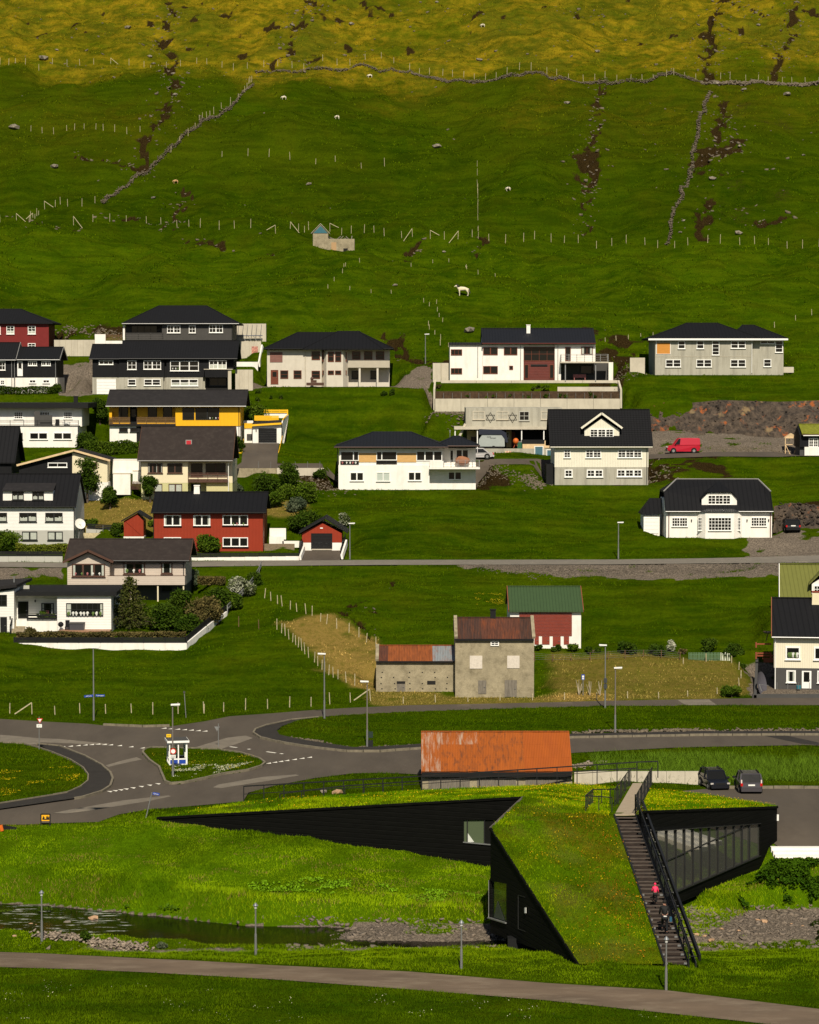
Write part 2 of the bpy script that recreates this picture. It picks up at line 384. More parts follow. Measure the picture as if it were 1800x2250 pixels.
 def rfront(s,xa,ya,xm,yp,xb,yb_,mat,d,off=0,ov=0.35,th=0.14,trim=None,name='roof'):
  a=s.p(xa,ya,off-ov);m=s.p(xm,yp,off-ov);b=s.p(xb,yb_,off-ov);y0=a.y;L=d+ov
  mb=MB();mb.slab([(a.x,y0,a.z),(m.x,y0,m.z),(m.x,y0+L,m.z),(a.x,y0+L,a.z)],th)
  mb.slab([(m.x,y0,m.z),(b.x,y0,b.z),(b.x,y0+L,b.z),(m.x,y0+L,m.z)],th)
  r=mb.build(name,mat,s.root)
  if trim:
   MB().bar((a.x,y0-.04,a.z-.06),(m.x,y0-.04,m.z-.06),0.06,0.24).bar((m.x,y0-.04,m.z-.06),(b.x,y0-.04,b.z-.06),0.06,0.24).build('bargeboard',trim,r)
  return r
 def win(s,x0,y0,x1,y1,c=1,r=1,mat=None,glass=None,off=0.0,units=1,curt=0,fw=0.09,mw=0.05,sill=True,name='window',dep=0.09):
  mat=mat or WFRAME;glass=glass or GLASS
  a=s.p(x0,y0,off);b=s.p(x1,y1,off);y=s.Y+off;xl,xr,zt,zb=a.x,b.x,a.z,b.z
  f=MB();yf=y-dep
  f.box(xl,xr,yf,y,zt-fw,zt).box(xl,xr,yf,y,zb,zb+fw).box(xl,xl+fw,yf,y,zb+fw,zt-fw).box(xr-fw,xr,yf,y,zb+fw,zt-fw)
  uw=(xr-xl)/units
  for u in range(1,units):f.box(xl+uw*u-fw*.8,xl+uw*u+fw*.8,yf,y,zb+fw,zt-fw)
  for u in range(units):
   for i in range(1,c):
    xx=xl+uw*u+uw*i/c;f.box(xx-mw/2,xx+mw/2,yf+.02,y,zb+fw,zt-fw)
  for j in range(1,r):
   zz=zb+(zt-zb)*j/r;f.box(xl+fw,xr-fw,yf+.025,y,zz-mw/2,zz+mw/2)
  w=f.build(name,mat,s.root)
  if sill:MB().box(xl-.06,xr+.06,yf-.07,y,zb-.06,zb-.003).build('sill',mat,w)
  pxw=(s.reg(x1,0)[0]-s.reg(x0,0)[0])/(units*c);pxh=(s.reg(0,y1)[1]-s.reg(0,y0)[1])/r
  if pxw>=9 and pxh>=8:cx,cz=units*c,r
  elif pxw*c>=9:cx,cz=units,1
  else:cx,cz=1,1
  yg=y-0.035;g=0.004
  for i in range(cx):
   for j in range(cz):
    gx0=xl+.03+(xr-xl-.06)*i/cx;gx1=xl+.03+(xr-xl-.06)*(i+1)/cx
    gz0=zb+.03+(zt-zb-.06)*j/cz;gz1=zb+.03+(zt-zb-.06)*(j+1)/cz
    MB().box(gx0+g,gx1-g,yg,yg+.02,gz0+g,gz1-g).build('pane',glass,w)
  if curt:
   H=zt-zb-2*fw
   for u in range(units):
    ux0=xl+uw*u+fw;ux1=xl+uw*(u+1)-fw
    k=MB()
    if curt==1:# side curtains
     q=(ux1-ux0)*random.uniform(.14,.26)
     k.box(ux0,ux0+q,yg-.012,yg-.003,zb+fw,zt-fw) if u==0 else k.box(ux1-q,ux1,yg-.012,yg-.003,zb+fw,zt-fw)
     if units==1:MB().box(ux1-q,ux1,yg-.012,yg-.003,zb+fw,zt-fw).build('curtain',CURT,w)
    elif curt==2:# half curtain
     n=7;hh=H*random.uniform(.45,.65)
     for i in range(n):
      xa=ux0+(ux1-ux0)*i/n;xb=ux0+(ux1-ux0)*(i+1)/n
      k.box(xa,xb,yg-.012-.004*(i % 2),yg-.003,zb+fw,zb+fw+hh*random.uniform(.75,1.05))
    else:k.box(ux0,ux1,yg-.012,yg-.003,zb+fw,zt-fw)
    k.build('curtain',CURT,w)
  return w
 def pots(s,x0,x1,y,n,off=0.0,sz=0.16):
  w=None
  for i in range(n):
   q=s.p(x0+(x1-x0)*(i+random.uniform(.2,.8))/n,y,off)
   m=MB();m.tube((q.x,q.y-.03,q.z),(q.x,q.y-.03,q.z+sz*.5),sz*.25,sz*.3,6);m.ball((q.x,q.y-.04,q.z+sz),sz*.55,1,.2,1,6,4,.25)
   m.build('pot_plant',random.choice([C('pot_green',(.10,.16,.04)),C('pot_white',(.6,.6,.55)),C('pot_rose',(.35,.12,.12))]),s.root)
 def door(s,x0,y0,x1,y1,mat,off=0,glass=None,frame=None,name='door',gz_=(0.15,0.45)):
  a=s.p(x0,y0,off);b=s.p(x1,y1,off);y=s.Y+off
  f=MB().box(a.x,b.x,y-.05,y,b.z,a.z);dr=f.build(name,mat,s.root)
  if frame:MB().box(a.x-.07,a.x,y-.08,y,b.z,a.z+.07).box(b.x,b.x+.07,y-.08,y,b.z,a.z+.07).box(a.x,b.x,y-.08,y,a.z+.001,a.z+.07).build('frame',frame,dr)
  if glass:
   w=b.x-a.x;h=a.z-b.z
   MB().box(a.x+w*.2,b.x-w*.2,y-.07,y-.051,b.z+h*(1-gz_[1]-gz_[0]),a.z-h*gz_[0]).build('pane',glass,dr)
  MB().bar((b.x-.1,y-.1,(a.z+b.z)/2),(b.x-.24,y-.1,(a.z+b.z)/2),.03).build('handle',METAL,dr)
  return dr
 def garage(s,x0,y0,x1,y1,mat,off=0,n=5,name='garage_door'):
  a=s.p(x0,y0,off);b=s.p(x1,y1,off);y=s.Y+off;h=(a.z-b.z)/n
  g=MB()
  g.box(a.x-.06,a.x,y-.07,y,b.z,a.z+.06).box(b.x,b.x+.06,y-.07,y,b.z,a.z+.06).box(a.x,b.x,y-.07,y,a.z+.001,a.z+.06)
  gd=g.build(name,mat,s.root)
  for i in range(n):MB().box(a.x,b.x,y-.05,y-.005,b.z+h*i+.012,b.z+h*(i+1)-.012).build('panel',mat,gd)
  return gd
 def rails(s,x0,y0,x1,y1,mat,off,n=4,posts=4,bh=0.09,side=None,name='railing',post_mat=None,top=True):
  a=s.p(x0,y0,off);b=s.p(x1,y1,off);y=s.Y+off
  r=MB().box(a.x-.04,b.x+.04,y-.01,y+.08,a.z+.002,a.z+.04).build(name,post_mat or mat,s.root)
  for i in range(posts):
   xx=a.x+(b.x-a.x)*i/max(1,posts-1);MB().box(xx-.035,xx+.035,y,y+.07,b.z,a.z).build('post',post_mat or mat,r)
   if side and i in (0,posts-1):MB().box(xx-.03,xx+.03,y+side-.07,y+side,b.z,a.z).build('post',post_mat or mat,r)
  for j in range(n):
   zz=b.z+(a.z-b.z)*(j+.5)/n if n>1 else a.z
   q=MB().box(a.x-.03,b.x+.03,y-.025,y-.001,zz-bh/2,zz+bh/2)
   if side:
    for xx in (a.x,b.x):q.box(xx-.055,xx-.034,y,y+side,zz-bh/2,zz+bh/2)
   q.build('board',mat,r)
  return r
 def slab(s,x0,y0,x1,y1,mat,d,off,name='balcony_floor'):return s.box(name,x0,y0,x1,y1,mat,d,off)
 def pipe(s,x,y0,y1,mat,off=0,r=0.045):
  a=s.p(x,y0,off);b=s.p(x,y1,off)
  MB().tube((a.x,a.y-.08,a.z),(a.x,a.y-.08,b.z),r,n=6).build('downpipe',mat,s.root)
 def post(s,x0,y0,x1,y1,mat,off=0,name='post'):
  a=s.p(x0,y0,off);b=s.p(x1,y1,off);w=b.x-a.x
  MB().box(a.x,b.x,a.y,a.y+w,b.z-.2,a.z).build(name,mat,s.root)
 def chimney(s,x0,y0,x1,y1,mat,off,cap=None,taper=0.0):
  a=s.p(x0,y0,off);b=s.p(x1,y1,off);w=(b.x-a.x);y=s.Y+off;t=taper*w
  m=MB();m.add([(a.x-t,y-w/2-t,b.z-.5),(b.x+t,y-w/2-t,b.z-.5),(b.x+t,y+w/2+t,b.z-.5),(a.x-t,y+w/2+t,b.z-.5),
   (a.x,y-w/2,a.z),(b.x,y-w/2,a.z),(b.x,y+w/2,a.z),(a.x,y+w/2,a.z)],[(0,3,2,1),(4,5,6,7),(0,1,5,4),(1,2,6,5),(2,3,7,6),(3,0,4,7)])
  c=m.build('chimney',mat,s.root)
  MB().box(a.x-.05,b.x+.05,y-w/2-.05,y+w/2+.05,a.z+.002,a.z+.1).build('chimney_cap',cap or mat,c)
 def dark(s,x0,y0,x1,y1,off=0.0,mat=None,name='painted_opening',d=0.03):
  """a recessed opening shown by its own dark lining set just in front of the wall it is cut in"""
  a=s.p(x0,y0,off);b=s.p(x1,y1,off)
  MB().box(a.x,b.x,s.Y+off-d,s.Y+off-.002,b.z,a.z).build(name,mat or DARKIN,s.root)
def lamp_on(h,x,y,off=0):
 q=h.p(x,y,off);MB().box(q.x-.06,q.x+.06,q.y-.14,q.y,q.z-.12,q.z+.12).build('wall_lamp',DMETAL,h.root)
# --- red house at the top left
h=House('red_house','dark red boarded house with a black hipped roof at the top left edge','house',rA,200,430,8.5,-260,400)
h.wall(-260,192,398,430,DRED)
h.hip(-330,447,187,-200,178,72,ROOFB)
for x in (-150,55,235):h.win(x,215,x+66,284,2,3,curt=2 if x>0 else 0)
h.win(235,360,300,425,2,3);h.win(-10,215,6,285,1,3);h.win(55,360,120,425,2,3)
h.dark(396,205,412,430,0.0,DRED,'corner_board');h.pipe(438,210,400,BLACK,6)
# --- concrete retaining wall with panels
def panel_wall(name,label,reg,x0,y0,x1,y1,n,mat,th=0.3,Y=None,group=None,rows=1,cat='wall',ext=.6):
 px,py=reg((x0+x1)/2,y1);hh=hit(px,py) if Y is None else at(px,py,Y);Y_=hh.y
 a=at(*reg(x0,y0),Y_);b=at(*reg(x1,y1),Y_)
 r=empty(name,hh,label,cat,group);w=(b.x-a.x)/n;zz=b.z-ext
 for j in range(rows):
  z0=zz+(a.z-zz)*j/rows;z1=zz+(a.z-zz)*(j+1)/rows
  for i in range(n):MB().box(a.x+w*i+.012,a.x+w*(i+1)-.012,Y_,Y_+th,z0+.008,z1-.008).build('panel',mat,r)
 MB().box(a.x+.01,b.x-.01,Y_+.03,Y_+th-.03,zz,a.z-.03).build('core',CONCD,r)
 PADS.append(([(a.x,Y_-.3),(b.x,Y_-.3),(b.x,Y_+.1),(a.x,Y_+.1)],b.z,1.2))
 return r,Y_,a,b
panel_wall('retaining_wall','pale concrete retaining wall between the red house and the dark grey house',rA,455,332,800,470,7,CONC)
r,Y_,a,b=panel_wall('garden_wall','white parapet wall with wooden rails beside the dark grey house',rA,798,284,890,362,1,WHITE,Y=377.5)
a2=at(*rA(890,340),Y_);b2=at(*rA(1030,362),Y_)
MB().box(a2.x,b2.x,Y_,Y_+.3,b2.z-.5,a2.z).build('low_wall',WHITE,r)
for k in range(4):
 a3=at(*rA(885,290+k*13),Y_);b3=at(*rA(1030,296+k*13),Y_);MB().box(a3.x,b3.x,Y_+.1,Y_+.14,b3.z,a3.z).build('board',POSTB,r)
for k in range(6):
 a3=at(*rA(890+k*26,286),Y_);b3=at(*rA(895+k*26,342),Y_);MB().box(a3.x,b3.x,Y_+.14,Y_+.2,b3.z,a3.z).build('post',POSTB,r)
# --- black house with white basement, top left
h=House('black_white_house','black boarded house on a white basement with a white glazed door, below the red house','house',rA,300,782,8,-350,486)
h.wallg(-350,116,500,652,360,BLACKB,ext=0);h.wall(-350,653,118,782,WHITE)
h.wallg(126,476,500,650,398,BLACKB,off=0.5,d=7.5,ext=0,drop=.2);h.wall(128,651,484,782,WHITE,off=0.45,d=7.6)
h.gable(-420,133,498,354,ROOFB,trim=C('grey_trim',(.25,.24,.22)),gut=METAL)
h.gable(140,503,496,392,ROOFB,off=0.5,d=7.5,trim=C('grey_trim',(.25,.24,.22)),gut=METAL)
h.win(-60,513,46,588,2,2,units=2);h.door(146,514,192,637,WFRAME,off=.5,glass=GLASS,gz_=(.06,.42))
h.win(237,512,312,550,2,1,units=2,off=.5);h.win(350,512,427,550,2,1,units=2,off=.5)
h.win(-30,670,40,712,2,2,units=2);h.win(247,668,303,696,2,1,off=.45);h.win(362,668,418,696,2,1,off=.45)
h.pipe(122,500,775,METAL);h.pipe(468,500,775,METAL,.45);h.pipe(98,500,775,METAL)
# --- dark grey hipped house
h=House('dark_grey_house','large dark grey house with a black hipped roof and covered terrace, highest at left','house',FULL,390,800,10,274,511)
h.wall(356,712,511,800,DGREY);h.wall(276,712,356,800,DGREY,off=2.2,d=7.8);h.wall(276,733,356,800,DGREY,d=2.2)
h.hip(268,525,710,349.5,454,671.5,ROOFB,gut=METAL)
h.win(288,715,346,732,4,1,BFRAME,off=2.2,fw=.1)
h.win(367.3,715,396.5,731.5,2,2,units=2);h.win(415.2,715,430,731.5,2,2);h.win(459.5,713.5,490,731,2,2,units=2)
h.rails(277,731.5,358,748,DGREY,0,4,4,.13);h.post(270,711,274.5,748,WHITE);h.pipe(510,712,748,DMETAL)
# --- black house with concrete basement
h=House('black_long_house','long black boarded house on a grey concrete basement with a white garage door','house',FULL,300,866,8.5,202,512)
h.wallg(203,257,788,829,757,BLACKB,d=7,ext=0,off=.4);h.wallg(262,361,788,829,749,BLACKB,ext=0);h.wallg(366,496,788,829,749,BLACKB,ext=0)
h.wall(256,789,368,829,BLACKB,d=7,off=.5,ext=0);h.wall(496.1,789,513,812,BLACKB,d=7,off=.6,ext=0)
h.wall(203,829.3,257,866,CONCW,off=.4,d=7);h.wall(262,829.3,359,866,CONCW);h.wall(366,829.3,446,866,CONCW);h.wall(257,829.3,500,866,CONCW,off=.55,d=7)
h.gable(195.5,263,787.5,756,ROOFB,off=.4,d=7,gut=DMETAL);h.gable(262,521.5,787,748,ROOFB,gut=DMETAL)
h.win(217.5,792,249,801,3,1,off=.4);h.win(280,792,300,812,2,2);h.win(315.5,792,354,811.5,2,2,units=2)
h.win(374,793,437,815,1,2,units=3);h.pots(376,395,812,3,-.02);h.win(459.7,791.7,498,811,2,2,units=2,curt=2)
h.win(281,833,299,847,1,2);h.win(316.5,833,353,847,1,2,units=2);h.win(376,833,435.5,848,1,2,units=3,curt=2)
h.garage(213.6,833.5,254,866,WFRAME,off=.4);h.door(262.5,836,278,864,CONCW)
h.box('porch',450,812,501,829,BLACKB,1.4,-1.0);h.box('porch_top',448,810.5,511,812,CONC,1.6,-1.1)
h.post(501,812,508.5,866,CONC,-.9);h.dark(452,830,500,866,.55,DARKIN);h.win(460,830,498,848,2,1,BFRAME,off=.5)
# --- concrete walls with scaffolding right of it
r,Y_,a,b=panel_wall('retaining_wall','tall raw concrete retaining wall with props, right of the dark grey house',FULL,519,711,585,750,6,CONC,Y=392)
for k in range(6):
 p0=at(525+k*10,713,Y_-.1);p1=at(522+k*10,738,Y_-.3);MB().tube(p0,p1,.035,n=5).build('prop',METAL,r)
MB().bar(at(520,738,Y_-.6),at(577,737,Y_-.6),.25,.1).build('beam',C('blue_beam',(.05,.07,.12)),r)
for k in range(5):MB().bar(at(521+k*12,738,Y_-.5),at(528+k*12,749,Y_-.5),.06).build('brace',METAL,r)
r,Y_,a,b=panel_wall('retaining_wall','concrete wall with a printed poster beneath the propped wall',FULL,521,750,574,786,2,CONC,Y=388)
MB().box(at(553,761,Y_).x,at(564.5,0,Y_).x,Y_-.04,Y_-.005,at(0,782,Y_).z,at(0,761,Y_).z).build('poster',M('poster_print',(.45,.2,.15),.6,.8,6),r)
r,Y_,a,b=panel_wall('garden_wall','long white parapet below the poster wall, right of the black house',FULL,517,795,567,806,1,WHITE,Y=379)
MB().prism([at(567,795,379),at(569,806,379),at(576,762,389),at(574,757,389)],(.2,0,0)).build('stair_wall',WHITE,r)
r,Y_,a,b=panel_wall('retaining_wall','bulging concrete block wall beside the gravel ramp, right of the black house',FULL,517,812,556,858,4,CONC,th=.6)
# --- yellow house
h=House('yellow_house','bright yellow boarded house with a low dark roof and a slatted balcony','house',FULL,380,974,8,241,528)
h.wallg(385.5,528,893,936,858,YELLOW,ext=0);h.wall(240,893,385.5,936,YELLOW,off=1.3,d=6.5,ext=0)
h.wall(240,904,246,936,YELLOW,d=1.3,ext=0);h.wall(241,936.3,528,974,WHITE,off=.1);h.wall(300,937,510,974,BLACK,off=.05,d=1)
h.gable(232,541,891.5,856.3,ROOFG,ov=.7,gut=METAL)
for x0,x1 in ((261,281.3),(325,345),(358.5,378.5)):h.win(x0,894,x1,917,1,1,BFRAME,off=1.3,sill=False)
h.door(286,894,301.5,931,BLACK,off=1.3,glass=GLASS)
h.win(401,896,427,922,1,1,BFRAME,sill=False);h.win(429.5,896,482,922,1,1,BFRAME,units=2,sill=False);h.pots(460,482,921,4,-.1)
h.slab(240,932,386,936,BLACK,1.6,-.3);h.rails(240,917,285,933,POSTB,-.3,5,3,.1);h.rails(301,917,385,933,POSTB,-.3,5,5,.1)
h.win(262,940,281,949,1,1,BFRAME,off=.1);h.win(286,940,305,949,1,1,BFRAME,off=.1);h.pipe(525,893,966,DMETAL);h.pipe(262,893,936,DMETAL,0)
# --- yellow-trimmed garage
h=House('white_garage','white garage with a black door, yellow roof edge and yellow railings','garage',rA2,880,600,6,560,1080)
a=h.p(672,330);b=h.p(1092,300);zb=h.Z(600)-.5;y=h.Y
MB().prism([(a.x,y,zb),(b.x,y,zb),(b.x,y,h.Z(318)),(a.x,y,h.Z(338))],(0,6,0)).build('wall',WHITE,h.root)
c0=h.p(655,338,-.4);c1=h.p(1078,312,-.4)
rf=MB().slab([c0+Vector((0,0,.02)),c1+Vector((0,0,.02)),c1+Vector((0,6.2,.3)),c0+Vector((0,6.2,.3))],.1).build('roof',ROOFG,h.root)
MB().prism([c0+Vector((0,-.03,.03)),c1+Vector((0,-.03,.03)),c1+Vector((0,-.03,-.22)),c0+Vector((0,-.03,-.22))],(0,-.05,0)).build('fascia',YELP,rf)
h.garage(760,397,1005,592,BLACK,n=6);lamp_on(h,722,418)
h.wall(556,395,668,560,WHITE,d=1.5,off=1.5);h.garage(597,476,665,562,SLATE,off=1.5,n=4)
h.rails(560,322,668,392,YELP,1.4,4,2,.14)
h.box('terrace_wall',540,282,680,320,WHITE,.2,5);h.rails(700,215,1035,282,YELP,7,4,3,.14);h.rails(830,130,1160,176,YELP,9,2,4,.16)
h.box('terrace_wall',820,176,1160,275,WHITE,.2,9.1,ext=1)
MB().prism([h.p(1078,300,0),h.p(1095,262,2),h.p(1160,200,9),h.p(1160,232,9),h.p(1098,600,0),h.p(1075,600,0)],(.15,0,0)).build('side_wall',WHITE,h.root)
MB().bar(h.p(1163,128,9),h.p(1163,205,9),.15).bar(h.p(1163,205,9),h.p(1098,268,1),.15).build('side_rail',YELP,h.root)
HG=h
# --- left flat roofed white house
h=House('white_flat_house','white two-storey house with a flat black roof and grey balcony screens, left edge','house',rB,380,165,9,-260,655)
def ab(y):return (y-280*3.8333)     # region A row in region B rows
h.wall(-260,ab(900),690,ab(1062),WHITE,off=1.8,d=8,ext=0);h.wall(97,ab(1062),655,165,WHITE,d=9.7);h.wall(-260,ab(1062),97,165,WHITE,d=9,off=.6)
h.box('roof',-330,ab(866),742,ab(908),BLACK,10.4,0.6)
for x0,x1 in ((118,194),(335,420),(536,610)):h.win(x0,ab(938),x1,ab(999),4,3,off=1.8)
h.box('screen',288,ab(935),338,ab(1060),SLATE,.1,.9);h.box('screen',338,ab(966),440,ab(1060),SLATE,.1,.4)
h.rails(-260,ab(1012),660,ab(1060),DMETAL,0,2,9,.06);h.box('balcony_floor',-260,ab(1056),662,ab(1063),SLATE,1.9,-.05)
h.win(120,42,192,98,1,1,BFRAME);h.win(250,40,402,98,1,1,WFRAME,units=2);h.win(452,40,604,98,1,1,WFRAME,units=2)
h.chimney(622,ab(812),655,ab(862),BLACK,5);h.pipe(660,ab(1062),160,DMETAL)
q=h.p(560,ab(1022),1);MB().tube((q.x,q.y,q.z-.35),(q.x,q.y,q.z),.5,.5,10).build('patio_table',WFRAME,h.root)
q=h.p(480,ab(1040),1);MB().box(q.x-.25,q.x+.25,q.y,q.y+.5,q.z-.3,q.z+.1).box(q.x-.25,q.x+.25,q.y+.45,q.y+.5,q.z+.1,q.z+.6).build('patio_chair',BLACK,h.root)
# --- black roof house, far left
h=House('black_gabled_house','plain black house with a steep black roof cut by the left edge of the picture','house',rB,40,390,8,-200,100)
h.wallg(-200,98,292,390,ab(1062),BLACKB);h.gable(-260,128,290,ab(1060),ROOFBS)
# --- black and cream mono pitched house
h=House('black_cream_house','half black, half cream house with a shallow asymmetric gable','house',rB,600,612,7,158,912)
y=h.Y
def polywall(h,pts,mat,d,off=0,name='wall'):
 return MB().prism([h.p(x,yy,off) for x,yy in pts],(0,d,0)).build(name,mat,h.root)
polywall(h,[(160,318),(608,208),(608,640),(160,640)],BLACKB,7);polywall(h,[(608.5,208),(905,280),(905,457),(608.5,457)],CREAM,7);polywall(h,[(608.5,458),(912,458),(912,640),(608.5,640)],WHITE,7,-.03)
h.rfront(140,312,622,186,928,272,ROOFG,7,ov=.45,trim=PALEW);h.win(403,293,567,333,2,1);h.win(690,288,818,333,2,1,BRFRAME);h.win(775,468,815,530,1,1,BRFRAME)
h.box('side_wall',912,285,948,560,GREYW,.2,6.8)
h.win(925,282,943,320,1,1,off=6.7)
# --- cream house with brown roof
h=House('cream_house','cream and olive house with a dark brown roof, tiny red skylight and brown balcony','house',FULL,400,1098,10,310.5,511)
h.wallg(310.5,413,1012,1061,938,CREAM,ext=0);h.wall(413,1012,511,1061,CREAM,off=1.2,d=8.6,ext=0)
h.wall(310.5,1061.3,413,1098,OLIVEW);h.wall(413,1061.3,511,1098,OLIVEW,off=1.2,d=8.6);h.wall(453.7,1059,502.5,1083,M('yellow_horizontal_boards',(.55,.5,.25),.7,.05,lines=('Z',.14,.01)),d=1.2,off=.1)
h.gable(302.5,511.5,1011,936.8,ROOFBR,ov=.6,trim=BRFRAME,gut=C('grey_trim',(.25,.24,.22)))
h.win(325,1018,357.5,1039.5,1,1,BRFRAME,units=3,curt=1);h.win(368,1018,401,1039.5,1,1,BRFRAME,units=2)
h.win(420,1018,445,1046,1,1,BRFRAME,off=1.2,units=1);h.win(452,1018,496,1042,1,1,BRFRAME,off=1.2,units=2)
h.win(339,1063,357,1082,1,1,BRFRAME,units=1,curt=3);h.win(370.5,1063,400.5,1082,1,1,BRFRAME,units=2,curt=3)
h.slab(413,1056,501,1060,BRFRAME,1.6,-.4);h.rails(413.5,1039,500,1057,BRFRAME,-.4,3,5,.17);h.door(420,1063,441,1096,DARKIN,off=1.2)
h.pipe(502,1012,1095,WFRAME,0);a=h.p(410,968,3.2);fs=h.gable
rz=h.p(414,980,1.5)
MB().box(rz.x-.28,rz.x+.28,h.Y+2.0,h.Y+2.5,h.Z(983,2),h.Z(968,2)).build('skylight',C('red_panel',(.45,.02,.03)),h.root)
MB().box(rz.x-.38,rz.x+.38,h.Y+2.02,h.Y+2.6,h.Z(985,2),h.Z(966.5,2)).build('skylight_frame',C('grey_trim',(.25,.24,.22)),h.root)
# --- white boarded three storey house, left
h=House('white_boarded_house','white boarded house on a grey basement with a wide white dormer, left edge','house',rB,320,992,9,-260,628)
h.wallg(-260,628,664,864,388,WBOARD,ext=0);h.wall(-260,865,626,992,GREYW)
h.gable(-330,640,660,386,ROOFBS,ov=.4,gut=BLACK)
MB().prism([h.p(25,612,.4),h.p(445,612,.4),h.p(445,529,.4),h.p(25,529,.4)],(0,2.6,0)).build('dormer',WHITE,h.root)
MB().slab([h.p(18,526,.1),h.p(452,526,.1),h.p(476,462,3.2),h.p(55,462,3.2)],.12).build('dormer_roof',ROOFG,h.root)
for x0 in (102,272):h.win(x0,537,x0+99,608,1,1,BFRAME,off=.4,units=2,curt=2)
for x0,x1 in ((-75,60),(163,309),(382,528)):h.win(x0,715,x1,791,1,1,BFRAME,units=2,curt=2)
h.win(186,873,315,946,1,1,BFRAME,units=2,curt=3);h.win(402,873,530,946,1,1,BFRAME,units=2,curt=3);h.win(-80,873,45,946,1,1,BFRAME,units=2)
h.pipe(624,665,985,BLACK)
# --- red house with white chimney
h=House('red_house','bright red boarded house with a black roof and a tapered white chimney','house',rC,500,600,9,115,872)
h.wallg(115,872,335,600,194,RED);h.gable(99,893,330,190,ROOFBS,ov=.55,gut=BLACK)
h.win(190,350,308,424,1,1,units=2,curt=1);h.win(392,350,509,424,1,1,units=2,curt=1);h.win(594,350,769,420,1,1,units=3);h.win(594,504,769,568,1,1,units=3)
h.win(188,503,308,570,1,1,units=2)
for x0,x1,yy in ((186,312,424),(388,513,424),(590,773,420),(590,773,568)):h.box('sill_board',x0,yy+1,x1,yy+7,BLACK,.14,-.16)
h.chimney(399,150,435,204,WHITE,4.3,taper=.12);h.pipe(118,335,595,BLACK);h.pots(640,750,418,3,-.1)
# --- red shed
h=House('red_shed','small red garden shed with a black gabled roof, left of the red house','shed',rB,1125,930,3.2,1040,1215)
h.gfront(1043,1208,915,785,1150,722,RED,3,ext=0);h.wall(1041,916,1212,930,WHITE,3);h.rfront(1018,783,1155,703,1264,768,BLACK,3.1,ov=.3)
MB().bar(h.p(1060,790,-.02),h.p(1190,905,-.02),.06,.03).bar(h.p(1120,760,-.02),h.p(1120,910,-.02),.05,.03).build('door_brace',RED,h.root)
# --- red garage
h=House('red_garage','red garage with a dark open door, white base and black gabled roof beside the road','garage',rC,1278,596,6,1135,1420)
h.gfront(1141,1414,540,476,1278,405,RED,6,ext=0);h.wall(1148,541,1414,596,WHITE,6);h.rfront(1118,472,1300,368,1456,470,BLACK,6.3,ov=.4)
h.garage(1207,480,1346,584,BLACK,n=5);h.box('step',1207,585,1346,592,CONC,.4,-.4);q=h.p(1275,440);MB().box(q.x-.15,q.x+.15,q.y-.06,q.y-.004,q.z-.06,q.z+.06).build('wall_lamp',WFRAME,h.root)
# --- taupe house
h=House('taupe_house','taupe boarded house with a brown roof, a front gable and a long solid balcony','house',rD,800,462,9,430,1172)
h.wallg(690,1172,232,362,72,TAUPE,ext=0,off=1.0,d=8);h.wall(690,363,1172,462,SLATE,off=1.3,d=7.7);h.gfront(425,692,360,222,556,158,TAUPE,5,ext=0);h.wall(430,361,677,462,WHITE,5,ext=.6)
h.wallg(440,692,232,362,72,TAUPE,ext=0,off=1.2,d=7.8)
h.gable(408,1197,203,69,ROOFBR,off=1.0,d=8,ov=.7,trim=BRFRAME,gut=DMETAL);h.rfront(396,214,556,139,716,212,ROOFBR,4.5,ov=.6,trim=BRFRAME)
h.win(455,226,664,308,1,1,BRFRAME,units=3,curt=1,fw=.12);h.win(780,221,917,291,1,1,BRFRAME,off=1,units=2,fw=.12,curt=1);h.win(1018,218,1090,290,1,1,BRFRAME,off=1,fw=.12,curt=1)
h.pots(470,650,300,5,-.1,.2);h.pots(790,900,284,3,.9,.25)
h.box('balcony',681,304,1168,360,TAUPE,.12,-.6);h.box('balcony_floor',681,356,1168,361,TAUPE,1.6,-.55);h.box('balcony_side',1164,304,1168.5,360,TAUPE,1.6,-.5)
h.box('top_rail',678,301,1171,304,BRFRAME,.16,-.62)
for x in (822,993,1155):h.post(x,361,x+9,462,CREAM,-.45)
h.win(455,369,660,402,3,1,BFRAME);h.win(1018,362,1090,404,1,1,BFRAME,off=1.3);h.win(780,362,820,404,1,1,BFRAME,off=1.3);h.pipe(1160,205,300,DMETAL,1)
# --- white L-shaped flat house
h=House('white_flat_house','white boarded bungalow with a flat black roof, a wide seven-pane window and a stone stair','house',rZ,900,790,8,-300,1640)
h.wall(832,240,1622,790,WBOARD,8);h.wall(228,240,832.5,790,WBOARD,6,off=1.7)
polywall(h,[(-300,245),(205,170),(205,835),(-300,835)],WBOARD,8,off=-.2)
rf=MB().slab([h.p(232,206,-.35),h.p(1700,204,-.35),h.p(1700,204,-.35)+Vector((0,9,0)),h.p(232,206,-.35)+Vector((0,9,0))],.38).build('roof',BLACK,h.root)
MB().slab([h.p(-330,165,-.6),h.p(240,98,-.6),h.p(470,0,8.4),h.p(-330,40,8.4)],.25).build('roof',ROOFG,h.root)
h.box('clerestory',205,110,428,205,GREYW,.2,3.5);q=h.p(205,60,3);MB().tube((q.x,q.y,q.z-.8),(q.x,q.y,q.z+.6),.07).build('flue',METAL,h.root)
w=h.win(965,365,1507,557,7,2,BFRAME,fw=.08,sill=False,curt=0);h.win(603,365,788,521,3,2,BFRAME,off=1.7,sill=False,curt=1);h.door(262,343,415,603,BLACK,off=1.7,glass=GLASS,gz_=(.05,.8))
